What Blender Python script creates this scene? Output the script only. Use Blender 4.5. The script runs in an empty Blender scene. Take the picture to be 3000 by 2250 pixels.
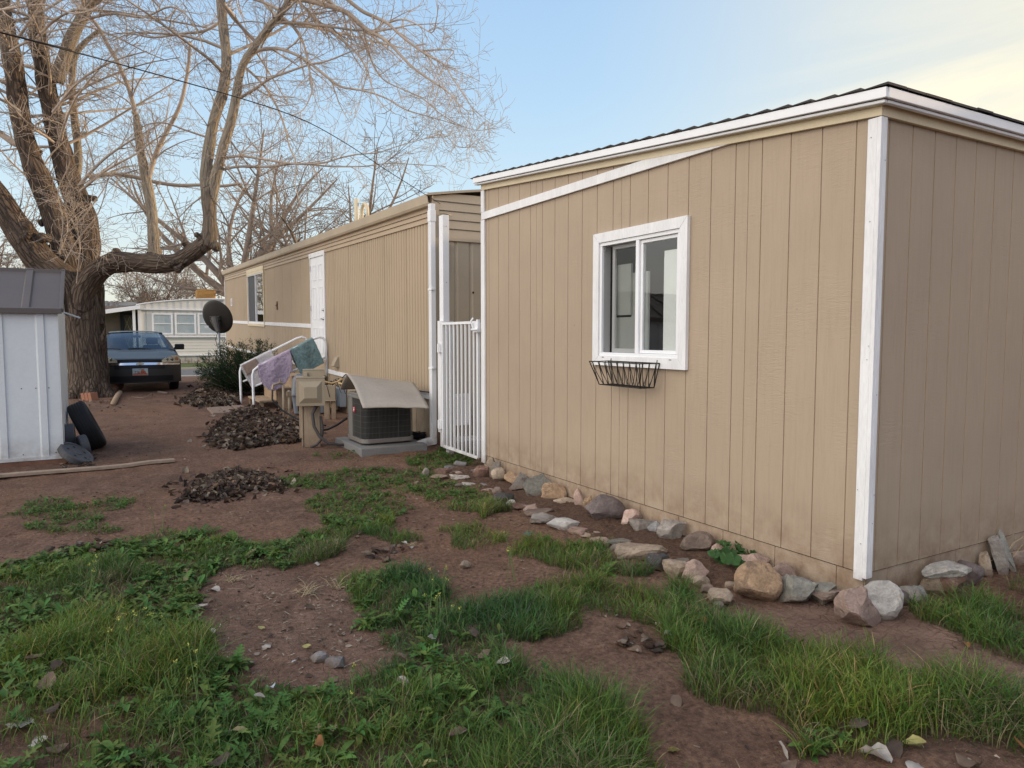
import bpy, bmesh, math, random
import numpy as np
from mathutils import Vector, Matrix, noise as mn
random.seed(7)
RNG = np.random.default_rng(11)
C = bpy.context.scene.collection
R = math.radians
# ---------------------------------------------------------------- view maths
# World axes follow the buildings: +Y runs along the long walls away from the
# viewer, +X runs across (towards the far side of the buildings).
YAW = R(29.76); CZ = 1.42; F = 2080.0; PIT = math.atan(140/2080)
CA, SA = math.cos(YAW), math.sin(YAW); CP, SP = math.cos(PIT), math.sin(PIT)
def ray(px, py):
    X = px-1500; d = 1125-py
    Y = F*CP+d*SP; Z = -F*SP+d*CP
    return CA*X+SA*Y, -SA*X+CA*Y, Z, Y
def at(px, py, depth):
    a, b, c, Y = ray(px, py); t = depth/Y
    return Vector((a*t, b*t, CZ+c*t))
def gnd(px, py, z=0.0):
    a, b, c, Y = ray(px, py); t = (z-CZ)/c
    return Vector((a*t, b*t, z))
def wx(px, py, x):
    a, b, c, Y = ray(px, py); t = x/a
    return Vector((x, b*t, CZ+c*t))
def wy(px, py, y):
    a, b, c, Y = ray(px, py); t = y/b
    return Vector((a*t, y, CZ+c*t))
def depth_of(p): return SA*p[0]+CA*p[1]

def sstep(a, b, x):
    t = min(1, max(0, (x-a)/(b-a))); return t*t*(3-2*t)
def nz(x, y, s, k=0.0): return mn.noise(Vector((x*s, y*s, k)))
def gh(x, y):
    """height of the ground"""
    base = 0.12*sstep(8, 18, y)*(1-sstep(20, 27, y))
    fade = 1-sstep(20, 26, y)
    if x < -30 or x > 30 or y < -30: return base
    return base+fade*(0.022*nz(x, y, .7)+0.010*nz(x, y, 2.3, 3)+0.004*nz(x, y, 7, 5))

def lin(r, g, b):
    f = lambda v: (v/12.92 if v <= .04045 else ((v+.055)/1.055)**2.4)
    return tuple(f(v/255) for v in (r, g, b))

# ---------------------------------------------------------------- objects
ORG = {}
def tag(o, label=None, cat=None, group=None, kind=None):
    if label: o['label'] = label
    if cat: o['category'] = cat
    if group: o['group'] = group
    if kind: o['kind'] = kind
    return o
def thing(name, label, cat, loc=(0, 0, 0), group=None):
    o = bpy.data.objects.new(name, None); C.objects.link(o)
    o.location = loc; o.empty_display_size = .1
    ORG[o.name] = Vector(loc)
    return tag(o, label, cat, group)

class MB:
    def __init__(s, tf=None):
        s.v = []; s.f = []; s.mi = []; s.tf = tf; s.tint = None; s.m = 0
    def add(s, vs, fs):
        n = len(s.v)
        for p in vs:
            p = Vector(p); s.v.append(s.tf(p) if s.tf else p)
        for f in fs: s.f.append(tuple(i+n for i in f)); s.mi.append(s.m)
    def box(s, a, b, M=None):
        x0, y0, z0 = a; x1, y1, z1 = b
        vs = [Vector(p) for p in ((x0, y0, z0), (x1, y0, z0), (x1, y1, z0), (x0, y1, z0), (x0, y0, z1), (x1, y0, z1), (x1, y1, z1), (x0, y1, z1))]
        if M: vs = [M @ v for v in vs]
        s.add(vs, [(0, 3, 2, 1), (4, 5, 6, 7), (0, 1, 5, 4), (1, 2, 6, 5), (2, 3, 7, 6), (3, 0, 4, 7)])
    def quad(s, a, b, c, d): s.add([a, b, c, d], [(0, 1, 2, 3)])
    def poly(s, pts): s.add(pts, [tuple(range(len(pts)))])
    def tube(s, pts, r, n=8, cap=True, up=None):
        pts = [Vector(p) for p in pts]
        if not hasattr(r, '__len__'): r = [r]*len(pts)
        vs = []; fs = []; k = len(pts)
        prev = None
        for i, p in enumerate(pts):
            t = (pts[min(i+1, k-1)]-pts[max(i-1, 0)])
            if t.length < 1e-9: t = Vector((0, 0, 1))
            t.normalize()
            if prev is None:
                ref = Vector((0, 0, 1)) if abs(t.z) < .9 else Vector((1, 0, 0))
                e1 = t.cross(ref).normalized()
            else:
                e1 = prev-t*prev.dot(t)
                e1 = e1.normalized() if e1.length > 1e-6 else t.orthogonal().normalized()
            prev = e1; e2 = t.cross(e1)
            for j in range(n):
                a = 2*math.pi*j/n
                vs.append(p+(e1*math.cos(a)+e2*math.sin(a))*r[i])
        for i in range(k-1):
            for j in range(n):
                fs.append((i*n+j, i*n+(j+1) % n, (i+1)*n+(j+1) % n, (i+1)*n+j))
        if cap:
            fs.append(tuple(range(n-1, -1, -1))); fs.append(tuple((k-1)*n+j for j in range(n)))
        s.add(vs, fs)
    def lathe(s, prof, M, n=24):
        """prof = [(radius, height)] about local z, placed by matrix M"""
        vs = []; fs = []
        for r, h in prof:
            for j in range(n):
                a = 2*math.pi*j/n; vs.append(M @ Vector((r*math.cos(a), r*math.sin(a), h)))
        for i in range(len(prof)-1):
            for j in range(n): fs.append((i*n+j, i*n+(j+1) % n, (i+1)*n+(j+1) % n, (i+1)*n+j))
        s.add(vs, fs)
    def prism(s, poly, d0, d1, axis):
        """poly in the two other axes, extruded along axis from d0 to d1"""
        def P(a, b, d):
            return {'x': (d, a, b), 'y': (a, d, b), 'z': (a, b, d)}[axis]
        n = len(poly)
        vs = [P(a, b, d0) for a, b in poly]+[P(a, b, d1) for a, b in poly]
        s.add(vs, [tuple(range(n-1, -1, -1)), tuple(range(n, 2*n))]+[(i, (i+1) % n, n+(i+1) % n, n+i) for i in range(n)])
    def grid(s, fn, nu, nv):
        vs = [fn(i/nu, j/nv) for j in range(nv+1) for i in range(nu+1)]
        s.add(vs, [(j*(nu+1)+i, j*(nu+1)+i+1, (j+1)*(nu+1)+i+1, (j+1)*(nu+1)+i) for j in range(nv) for i in range(nu)])
    def build(s, name, mat, parent=None, smooth=False, bevel=0, fix=True, solid=0, tints=None):
        if parent is not None: o0 = ORG[parent.name]
        else:
            xs = [p.x for p in s.v]; ys = [p.y for p in s.v]; zs = [p.z for p in s.v]
            o0 = Vector(((min(xs)+max(xs))/2, (min(ys)+max(ys))/2, min(zs)))
        me = bpy.data.meshes.new(name)
        me.from_pydata([p-o0 for p in s.v], [], s.f)
        mats = mat if isinstance(mat, (list, tuple)) else [mat]
        for m in mats: me.materials.append(m)
        if len(mats) > 1: me.polygons.foreach_set('material_index', s.mi)
        if tints is not None:
            at_ = me.color_attributes.new('tint', 'FLOAT_COLOR', 'POINT')
            at_.data.foreach_set('color', np.asarray(tints, dtype=np.float32).ravel())
        if fix and len(s.f) < 60000:
            bm = bmesh.new(); bm.from_mesh(me)
            bmesh.ops.recalc_face_normals(bm, faces=bm.faces); bm.to_mesh(me); bm.free()
        if smooth: me.polygons.foreach_set('use_smooth', [True]*len(me.polygons))
        me.update()
        o = bpy.data.objects.new(name, me); C.objects.link(o)
        if parent is not None: o.parent = parent
        else: o.location = o0
        ORG[o.name] = o0
        if bevel:
            b = o.modifiers.new('bevel', 'BEVEL'); b.width = bevel; b.segments = 2; b.limit_method = 'ANGLE'; b.angle_limit = R(40)
            b.harden_normals = False
        if solid:
            b = o.modifiers.new('thick', 'SOLIDIFY'); b.thickness = solid; b.offset = 0
        return o

def comps(mb):
    """connected pieces of a builder"""
    par = list(range(len(mb.v)))
    def find(a):
        while par[a] != a: par[a] = par[par[a]]; a = par[a]
        return a
    for f in mb.f:
        r0 = find(f[0])
        for i in f[1:]: par[find(i)] = r0
    gr = {}
    for f in mb.f: gr.setdefault(find(f[0]), []).append(f)
    return list(gr.values())
def build_split(mb, name, mat, parent, **kw):
    out = []
    for fs in comps(mb):
        ids = sorted({i for f in fs for i in f}); mp_ = {i: k for k, i in enumerate(ids)}
        q = MB(); q.v = [mb.v[i] for i in ids]; q.f = [tuple(mp_[i] for i in f) for f in fs]; q.mi = [0]*len(q.f)
        out.append(q.build(name, mat, parent, **kw))
    return out

def np_mesh(name, V, faces_list, mat, tint=None, parent=None, smooth=False, loc=None):
    """V (N,3) float; faces_list = list of int arrays (M,k)"""
    me = bpy.data.meshes.new(name)
    o0 = np.array(ORG[parent.name]) if parent is not None else (np.array(loc) if loc is not None else np.zeros(3))
    V = np.asarray(V, dtype=np.float32)-o0.astype(np.float32)
    me.vertices.add(len(V)); me.vertices.foreach_set('co', V.ravel())
    idx = np.concatenate([f.ravel() for f in faces_list]).astype(np.int32)
    tot = np.concatenate([np.full(len(f), f.shape[1]) for f in faces_list]).astype(np.int32)
    st = np.concatenate([[0], np.cumsum(tot)[:-1]]).astype(np.int32)
    me.loops.add(len(idx)); me.loops.foreach_set('vertex_index', idx)
    me.polygons.add(len(tot)); me.polygons.foreach_set('loop_start', st)
    try: me.polygons.foreach_set('loop_total', tot)
    except Exception: pass
    if smooth: me.polygons.foreach_set('use_smooth', np.ones(len(tot), dtype=bool))
    me.materials.append(mat)
    if tint is not None:
        a = me.color_attributes.new('tint', 'FLOAT_COLOR', 'POINT')
        a.data.foreach_set('color', np.asarray(tint, dtype=np.float32).ravel())
    me.update(calc_edges=True); me.validate()
    o = bpy.data.objects.new(name, me); C.objects.link(o)
    if parent is not None: o.parent = parent
    else: o.location = o0
    ORG[o.name] = Vector(o0)
    return o

# ---------------------------------------------------------------- materials
class NT:
    def __init__(s, m): s.t = m.node_tree; s.n = s.t.nodes; s.l = s.t.links
    def new(s, typ, **kw):
        n = s.n.new(typ)
        for k, v in kw.items(): setattr(n, k, v)
        return n
    def link(s, a, b): s.l.new(a, b)
    def val(s, sock, v):
        if isinstance(v, bpy.types.NodeSocket): s.link(v, sock)
        else: sock.default_value = v
    def noise(s, vec, scale, detail=4, rough=.55, dist=0):
        n = s.new('ShaderNodeTexNoise'); s.link(vec, n.inputs['Vector'])
        n.inputs['Scale'].default_value = scale; n.inputs['Detail'].default_value = detail
        n.inputs['Roughness'].default_value = rough; n.inputs['Distortion'].default_value = dist
        return n.outputs['Fac']
    def ramp(s, fac, p0, p1, c0=(0, 0, 0, 1), c1=(1, 1, 1, 1)):
        n = s.new('ShaderNodeValToRGB'); s.link(fac, n.inputs[0])
        e = n.color_ramp.elements; e[0].position = p0; e[1].position = p1
        e[0].color = tuple(c0)[:3]+(1,); e[1].color = tuple(c1)[:3]+(1,)
        return n.outputs[0]
    def mix(s, fac, a, b, mode='MIX'):
        n = s.new('ShaderNodeMix', data_type='RGBA', blend_type=mode)
        s.val(n.inputs[0], fac)
        for i, v in ((6, a), (7, b)):
            if not isinstance(v, bpy.types.NodeSocket): v = tuple(v)[:3]+(1,)
            s.val(n.inputs[i], v)
        return n.outputs[2]
    def math(s, op, a, b=0.0, clamp=False):
        n = s.new('ShaderNodeMath', operation=op, use_clamp=clamp); s.val(n.inputs[0], a); s.val(n.inputs[1], b)
        return n.outputs[0]
    def mapping(s, vec, scale=(1, 1, 1), loc=(0, 0, 0), rot=(0, 0, 0)):
        n = s.new('ShaderNodeMapping'); s.link(vec, n.inputs[0])
        n.inputs['Scale'].default_value = scale; n.inputs['Location'].default_value = loc; n.inputs['Rotation'].default_value = rot
        return n.outputs[0]
    def bump(s, h, strength, dist=.01, normal=None):
        n = s.new('ShaderNodeBump'); s.link(h, n.inputs['Height'])
        n.inputs['Strength'].default_value = strength; n.inputs['Distance'].default_value = dist
        if normal is not None: s.link(normal, n.inputs['Normal'])
        return n.outputs[0]

def base_mat(name):
    m = bpy.data.materials.new(name); m.use_nodes = True
    nt = NT(m); b = nt.n['Principled BSDF']
    return m, nt, b

MATS = {}
def pm(name, col, rough=.7, var=.12, vs=4.0, fine=.06, fs=60.0, bump=.15, bs=None, bd=.004, stretch=(1, 1, 1),
       metal=0.0, spec=.35, grime=None, gcol=(.16, .10, .07), spots=None, coat=0):
    """general painted / stone / wood surface: two scales of colour variation, bump and optional ground grime (z0,z1)"""
    if name in MATS: return MATS[name]
    m, nt, b = base_mat(name)
    tc = nt.new('ShaderNodeNewGeometry').outputs['Position']
    v = nt.mapping(tc, stretch)
    n1 = nt.noise(v, vs, 5); n2 = nt.noise(v, fs, 3)
    c = nt.mix(nt.ramp(n1, .3, .7), [x*(1-var) for x in col], [min(1, x*(1+var)) for x in col])
    c = nt.mix(fine, c, nt.ramp(n2, .3, .7, [x*.45 for x in col], [min(1, x*1.5) for x in col]))
    if spots:
        n3 = nt.noise(v, spots[1], 6, .65)
        c = nt.mix(nt.ramp(n3, spots[2], spots[2]+.08), c, spots[0])
    if grime:
        sep = nt.new('ShaderNodeSeparateXYZ'); nt.link(tc, sep.inputs[0])
        mr = nt.new('ShaderNodeMapRange'); nt.link(sep.outputs[2], mr.inputs[0])
        mr.inputs[1].default_value = grime[0]; mr.inputs[2].default_value = grime[1]
        mr.inputs[3].default_value = 1; mr.inputs[4].default_value = 0
        g = nt.math('MULTIPLY', mr.outputs[0], nt.ramp(nt.noise(tc, 6, 6, .7), .3, .65), True)
        c = nt.mix(g, c, gcol)
    nt.link(c, b.inputs['Base Color'])
    b.inputs['Roughness'].default_value = rough; b.inputs['Metallic'].default_value = metal
    b.inputs['Specular IOR Level'].default_value = spec
    if coat: b.inputs['Coat Weight'].default_value = coat; b.inputs['Coat Roughness'].default_value = .06
    if bump:
        nt.link(nt.bump(nt.noise(v, bs or fs, 4), bump, bd), b.inputs['Normal'])
    MATS[name] = m
    return m

def tint_mat(name, rough=.6, trans=.25, spec=.25, var=.1, bump=0, bs=80):
    m, nt, b = base_mat(name)
    a = nt.new('ShaderNodeVertexColor', layer_name='tint').outputs[0]
    pos = nt.new('ShaderNodeNewGeometry').outputs['Position']
    n = nt.noise(pos, 25, 3)
    c = nt.mix(1.0, a, nt.ramp(n, .3, .7, [1-var*1.5]*3, [1.0]*3), 'MULTIPLY')
    nt.link(c, b.inputs['Base Color']); b.inputs['Roughness'].default_value = rough
    b.inputs['Specular IOR Level'].default_value = spec
    if bump: nt.link(nt.bump(nt.noise(pos, bs, 3), bump, .004), b.inputs['Normal'])
    if trans:
        tr = nt.new('ShaderNodeBsdfTranslucent'); nt.link(c, tr.inputs[0])
        mx = nt.new('ShaderNodeMixShader'); mx.inputs[0].default_value = trans
        nt.link(b.outputs[0], mx.inputs[1]); nt.link(tr.outputs[0], mx.inputs[2])
        nt.link(mx.outputs[0], nt.n['Material Output'].inputs[0])
    return m

def glass_mat(name, tintc=(1, 1, 1), refl=.0, rough=.02, mult=1.15):
    m = bpy.data.materials.new(name); m.use_nodes = True
    nt = NT(m); nt.n.remove(nt.n['Principled BSDF'])
    tr = nt.new('ShaderNodeBsdfTransparent'); tr.inputs[0].default_value = tuple(tintc)+(1,)
    gl = nt.new('ShaderNodeBsdfGlossy'); gl.inputs['Roughness'].default_value = rough
    fr = nt.new('ShaderNodeLayerWeight'); fr.inputs[0].default_value = .5
    f = nt.math('ADD', nt.math('MULTIPLY', nt.math('POWER', fr.outputs['Facing'], 4.0), .9*mult), refl+.05*mult, True)
    pos = nt.new('ShaderNodeNewGeometry').outputs['Position']
    nt.link(nt.bump(nt.noise(pos, 1.7, 2), .04, .05), gl.inputs['Normal'])
    mx = nt.new('ShaderNodeMixShader'); nt.link(f, mx.inputs[0])
    nt.link(tr.outputs[0], mx.inputs[1]); nt.link(gl.outputs[0], mx.inputs[2])
    nt.link(mx.outputs[0], nt.n['Material Output'].inputs[0])
    return m

def siding_mat(name, col, grime=None, bs=.45, mottled=.06, seed=0.0):
    """rough sawn painted wood: vertical grain relief, uneven paint"""
    m, nt, b = base_mat(name)
    pos = nt.new('ShaderNodeNewGeometry').outputs['Position']
    p1 = nt.mapping(pos, (1, 1, 1), (seed, seed, seed))
    big = nt.noise(p1, 1.1, 4); grain = nt.noise(nt.mapping(pos, (55, 55, 3.2)), 1, 5, .6, .6)
    cross = nt.noise(nt.mapping(pos, (14, 14, 70)), 1, 4, .6, 1.2)
    patch = nt.ramp(nt.noise(p1, 2.7, 3), .45, .6)
    c = nt.mix(nt.ramp(big, .3, .7), [x*(1-mottled) for x in col], [x*(1+mottled) for x in col])
    c = nt.mix(nt.math('MULTIPLY', nt.ramp(grain, .25, .55, (1, 1, 1), (0, 0, 0)), .16), c, [x*.55 for x in col])
    dots = nt.new('ShaderNodeTexVoronoi'); nt.link(nt.mapping(pos, (3, 3, 3.1)), dots.inputs['Vector']); dots.inputs['Scale'].default_value = 1
    c = nt.mix(nt.ramp(dots.outputs['Distance'], .012, .02, (.7, .7, .7), (0, 0, 0)), c, [x*.3 for x in col])
    if grime:
        sep = nt.new('ShaderNodeSeparateXYZ'); nt.link(pos, sep.inputs[0])
        mr = nt.new('ShaderNodeMapRange'); nt.link(sep.outputs[2], mr.inputs[0])
        mr.inputs[1].default_value = grime[0]; mr.inputs[2].default_value = grime[1]
        mr.inputs[3].default_value = 1.0; mr.inputs[4].default_value = 0
        g = nt.math('MULTIPLY', mr.outputs[0], nt.ramp(nt.noise(pos, 7, 6, .7), .35, .7), True)
        c = nt.mix(g, c, (.17, .10, .06))
    nt.link(c, b.inputs['Base Color']); b.inputs['Roughness'].default_value = .62
    b.inputs['Specular IOR Level'].default_value = .3
    h = nt.mix(patch, grain, cross)
    nt.link(nt.bump(h, bs, .006), b.inputs['Normal'])
    return m

BEIGE = (.375, .292, .214)
m_shed = siding_mat('shed_siding', BEIGE, (.05, .5))
m_home = siding_mat('home_siding', (.385, .298, .207), (.0, .45), .08, .05, 4.0)
m_homeend = pm('home_end', (.40, .335, .25), .5, .06, 2, bump=.03)
m_white = pm('white_trim', (.72, .72, .73), .55, .10, 3, .12, 30, .3, stretch=(3, 3, .6), grime=(.0, .35), spots=((.45, .43, .41), 40, .70))
m_white2 = pm('white_metal', (.76, .77, .79), .4, .04, 3, .04, 40, .03, grime=(.0, .3), spots=((.35, .24, .17), 25, .74))
m_cream = pm('cream_board', (.62, .53, .37), .6, .06, 3)
m_shingle = pm('roof_shingle', (.055, .05, .048), .9, .3, 5, .4, 120, .5)
m_dark = pm('dark_void', (.012, .012, .012), .9, .1, bump=0)
m_gutter = pm('home_gutter', (.42, .345, .25), .5, .08, 3, bump=.05, spots=((.28, .22, .16), 12, .66))
m_roofsheet = pm('roof_sheet', (.45, .44, .41), .5, .1, 2, bump=.05)
m_glass = glass_mat('window_glass', (.90, .93, .92), .03)
m_steel = pm('steel', (.45, .45, .46), .35, .1, metal=.9, bump=.03)
m_black = pm('black_wire', (.02, .017, .015), .5, .2, bump=.05)
m_rubber = pm('rubber', (.022, .022, .024), .75, .25, 6, .2, 80, .2)
m_plastic = pm('grey_plastic', (.17, .175, .19), .45, .06, bump=.03)
m_woodold = pm('old_wood', (.33, .235, .15), .75, .18, 4, .3, 20, .4, stretch=(8, 1, 8))
m_nail = pm('nail_head', (.30, .28, .27), .6, .2, bump=0)
m_woodpost = pm('post_wood', (.34, .26, .18), .8, .15, 4, .35, 20, .4, stretch=(12, 12, 1), grime=(-.02, .25))
m_conc = pm('concrete', (.27, .255, .24), .9, .12, 5, .25, 90, .35, grime=(-.02, .1))
m_tan = pm('tan_paint', (.33, .27, .19), .5, .07, 4, .05, 40, .05, spots=((.2, .15, .1), 18, .72))
# ---------------------------------------------------------------- camera, sun, sky
scn = bpy.context.scene
cam = bpy.data.objects.new('camera', bpy.data.cameras.new('camera')); C.objects.link(cam)
cam.location = (0, 0, CZ); cam.data.sensor_width = 36; cam.data.lens = 36*F/3000
cam.data.clip_end = 20000; cam.data.clip_start = .05
cam.rotation_euler = (math.pi/2-PIT, 0, -YAW)
scn.camera = cam
scn.view_settings.view_transform = 'Standard'; scn.view_settings.look = 'None'; scn.view_settings.exposure = 0
EL, AZ = R(9), R(98)
sd = Vector((math.sin(AZ)*math.cos(EL), math.cos(AZ)*math.cos(EL), math.sin(EL)))
sl = bpy.data.lights.new('sun', 'SUN'); sl.energy = 4.6; sl.angle = R(.6); sl.color = (1, .74, .46)
so = bpy.data.objects.new('sun', sl); C.objects.link(so)
so.rotation_euler = (-sd).to_track_quat('-Z', 'Y').to_euler()
w = bpy.data.worlds.new('World'); scn.world = w; w.use_nodes = True
nt = NT(w); bg = nt.n['Background']
sky = nt.new('ShaderNodeTexSky'); sky.sky_type = 'NISHITA'; sky.sun_disc = False
sky.sun_elevation = EL; sky.sun_rotation = AZ; sky.air_density = 1.0; sky.dust_density = .6; sky.ozone_density = 1.5
geo = nt.new('ShaderNodeTexCoord').outputs['Generated']
nrm = nt.new('ShaderNodeVectorMath', operation='NORMALIZE'); nt.link(geo, nrm.inputs[0]); dv = nrm.outputs[0]
sep = nt.new('ShaderNodeSeparateXYZ'); nt.link(dv, sep.inputs[0]); zz = sep.outputs[2]
def dotdir(v):
    n = nt.new('ShaderNodeVectorMath', operation='DOT_PRODUCT'); nt.link(dv, n.inputs[0])
    n.inputs[1].default_value = Vector(v).normalized(); return n.outputs['Value']
# the NISHITA sky, softened towards pale blue haze at the horizon
skyc = nt.mix(1.0, sky.outputs[0], (.115,)*3, 'MULTIPLY')
def mrange(v, a, b, c, d, smooth=True):
    n = nt.new('ShaderNodeMapRange'); n.interpolation_type = 'SMOOTHSTEP' if smooth else 'LINEAR'
    nt.link(v, n.inputs[0])
    for i, k in enumerate((a, b, c, d)): n.inputs[i+1].default_value = k
    return n.outputs[0]
blue = nt.ramp(zz, 0, 1)
rp = nt.new('ShaderNodeValToRGB'); nt.link(zz, rp.inputs[0]); e = rp.color_ramp.elements
e[0].position = 0; e[0].color = (.95, .90, .72, 1); e[1].position = 1; e[1].color = (.22, .40, .78, 1)
for p_, c_ in ((.05, (.92, .96, .88)), (.15, (.76, .96, 1.06)), (.32, (.55, .80, 1.06)), (.55, (.39, .63, .98))):
    q = rp.color_ramp.elements.new(p_); q.color = c_+(1,)
skyc = nt.mix(.85, skyc, rp.outputs[0])
# blue tint added to the unseen sky behind the viewer, cools the end wall
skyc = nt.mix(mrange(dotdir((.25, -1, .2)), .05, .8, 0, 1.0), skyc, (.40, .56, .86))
# warm glow round the low sun side
sunny = mrange(dotdir((math.sin(AZ), math.cos(AZ), .22)), .45, .99, 0, 1)
skyc = nt.mix(nt.math('MULTIPLY', sunny, .75), skyc, (1.05, .93, .66))
# thin clouds
pl = nt.new('ShaderNodeVectorMath', operation='DIVIDE'); nt.link(dv, pl.inputs[0])
cz_ = nt.new('ShaderNodeCombineXYZ'); zc = nt.math('MAXIMUM', nt.math('ADD', zz, .10), .04)
for i in range(3): nt.link(zc, cz_.inputs[i])
nt.link(cz_.outputs[0], pl.inputs[1])
cn = nt.noise(nt.mapping(pl.outputs[0], (1.0, .35, 1), (3.1, .7, 0), (0, 0, .7)), 1.3, 7, .6, .4)
cl = nt.math('MULTIPLY', nt.ramp(cn, .40, .60), mrange(zz, 0.05, .55, 1.0, .0))
lo = nt.noise(nt.mapping(dv, (1, 1, 9)), 2.2, 6, .6, .3)
cl2 = nt.math('MULTIPLY', nt.ramp(lo, .45, .68), mrange(zz, .03, .16, .75, 0))
cloudc = nt.mix(mrange(dotdir((.93, .35, .30)), .80, .98, 0, 1), (.95, .97, .96), (1.35, 1.18, .80))
cloudmask = nt.math('MULTIPLY', cl, mrange(dotdir((.93, .40, .27)), .925, .998, .0, 1.0))
skyc = nt.mix(cloudmask, skyc, cloudc)
skyc = nt.mix(cl2, skyc, nt.mix(sunny, (.95, .90, .78), (1.3, 1.05, .75)))
# added unseen bright bank at the viewer's back left, fill light for the walls
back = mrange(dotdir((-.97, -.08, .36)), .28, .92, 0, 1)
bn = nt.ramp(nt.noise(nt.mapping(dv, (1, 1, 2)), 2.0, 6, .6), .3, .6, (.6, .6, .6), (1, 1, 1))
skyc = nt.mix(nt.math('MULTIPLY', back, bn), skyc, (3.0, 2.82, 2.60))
below = mrange(zz, -.02, .0, 1, 0)
skyc = nt.mix(below, skyc, (.2, .16, .13))
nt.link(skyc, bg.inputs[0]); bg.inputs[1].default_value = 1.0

# ---------------------------------------------------------------- ground
DS = 3000/2212.0
def gp(poly, k=DS, z=0.0):
    return [tuple(gnd(x*k, y*k, z))[:2] for x, y in poly]
def in_poly(X, Y, poly):
    ins = np.zeros(X.shape, bool); n = len(poly)
    for i in range(n):
        x0, y0 = poly[i]; x1, y1 = poly[(i+1) % n]
        if y0 == y1: continue
        c = ((y0 > Y) != (y1 > Y)) & (X < (x1-x0)*(Y-y0)/(y1-y0)+x0)
        ins ^= c
    return ins
def vnoise(X, Y, s, seed=0):
    """vectorised value noise"""
    rs = np.random.default_rng(seed); T = rs.random((256, 256))
    x = X*s; y = Y*s; xi = np.floor(x).astype(int); yi = np.floor(y).astype(int)
    fx = x-xi; fy = y-yi; fx = fx*fx*(3-2*fx); fy = fy*fy*(3-2*fy)
    g = lambda a, b: T[a % 256, b % 256]
    return (g(xi, yi)*(1-fx)*(1-fy)+g(xi+1, yi)*fx*(1-fy)+g(xi, yi+1)*(1-fx)*fy+g(xi+1, yi+1)*fx*fy)*2-1
def ghv(X, Y):
    def ss(a, b, v):
        t = np.clip((v-a)/(b-a), 0, 1); return t*t*(3-2*t)
    base = .12*ss(8, 18, Y)*(1-ss(20, 27, Y))
    fade = (1-ss(20, 26, Y))*(np.abs(X) < 30)*(Y > -30)
    return base+fade*(.020*vnoise(X, Y, .9, 1)+.010*vnoise(X, Y, 3.1, 2)+.004*vnoise(X, Y, 9, 3))
def gh(x, y): return float(ghv(np.array([float(x)]), np.array([float(y)]))[0])

G_POS = [  # grassy areas, outlined where they lie on the ground
 ([(-300,1240),(60,1225),(100,1205),(220,1180),(330,1160),(420,1155),(500,1178),(560,1182),(640,1165),(700,1150),(760,1170),(700,1205),(640,1215),(520,1230),(450,1250),(425,1310),(440,1400),(500,1470),(600,1490),(700,1500),(780,1485),(860,1410),(790,1370),(770,1300),(735,1240),(850,1240),(950,1270),(1000,1310),(1090,1290),(1250,1255),(1290,1265),(1265,1320),(1200,1370),(1100,1390),(1120,1440),(1200,1480),(1340,1530),(1400,1580),(1450,1659),(1470,1800),(-400,1800)], 1.0),
 ([(600,1030),(720,1015),(850,1015),(920,985),(1000,975),(1040,1000),(930,1020),(960,1040),(1040,1050),(1105,1110),(1040,1118),(960,1100),(850,1060),(700,1060),(610,1058)], .8),
 ([(650,1100),(720,1060),(850,1065),(890,1105),(840,1145),(905,1170),(830,1182),(730,1165),(690,1130)], .85),
 ([(950,1150),(1060,1140),(1090,1180),(1000,1192)], .6),
 ([(1110,1195),(1160,1178),(1230,1178),(1310,1200),(1390,1244),(1380,1256),(1290,1246),(1150,1212)], .9),
 ([(980,1330),(1010,1310),(1290,1262),(1400,1278),(1470,1296),(1540,1330),(1600,1365),(1560,1390),(1440,1390),(1360,1330),(1260,1320),(1180,1380),(1060,1390)], .9),
 ([(1400,1400),(1480,1375),(1560,1350),(1620,1370),(1700,1400),(1780,1410),(2000,1460),(2212,1540),(2500,1620),(2500,1720),(2212,1640),(1950,1600),(1700,1640),(1640,1560),(1520,1480)], 1.0),
 ([(1975,1318),(2070,1312),(2130,1318),(2212,1328),(2500,1355),(2500,1450),(2212,1430),(2080,1395),(1990,1330)], .8),
 ([(2150,1235),(2212,1200),(2400,1190),(2400,1260),(2212,1290),(2150,1275)], .5),
 ([(20,1100),(110,1082),(220,1090),(290,1080),(285,1098),(200,1112),(235,1145),(150,1158),(60,1150),(10,1120)], .75),
 ([(900,1010),(950,965),(1040,975),(1045,1000),(980,1015)], .7),
 ([(680,985),(760,975),(780,990),(700,1000)], .25), ([(300,1165),(370,1150),(420,1165)], .5),
]
G_NEG = [
 ([(-50,1560),(60,1545),(150,1560),(240,1590),(220,1640),(100,1690),(-50,1690)], .75),
 ([(300,1600),(420,1590),(440,1650),(330,1700)], .7),
 ([(1455,1560),(1520,1560),(1560,1659),(1540,1800),(1440,1800)], .9),
]
GP = [(gp(p), d) for p, d in G_POS]; GN = [(gp(p), d) for p, d in G_NEG]
def grass_density(X, Y):
    """0..1 grass cover at ground points (edges broken up by noise)"""
    wxn = .10*vnoise(X, Y, 4, 21)+.05*vnoise(X, Y, 11, 22); wyn = .10*vnoise(X, Y, 4, 23)+.05*vnoise(X, Y, 11, 24)
    D = np.zeros(X.shape)
    for p, d in GP: D = np.maximum(D, in_poly(X+wxn, Y+wyn, p)*d)
    for p, d in GN: D = np.where(in_poly(X+wxn, Y+wyn, p), D*(1-d), D)
    return D
BED = gp([(1060,1000),(1110,1020),(1180,1050),(1330,1110),(1480,1160),(1640,1220),(1740,1262),(1700,1290),(1600,1290),(1500,1255),(1420,1215),(1300,1175),(1160,1115),(1050,1060),(960,1030),(990,1005)])
MOUND = gp([(440,1240),(560,1230),(740,1250),(780,1360),(850,1400),(760,1490),(600,1490),(480,1450)])
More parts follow.
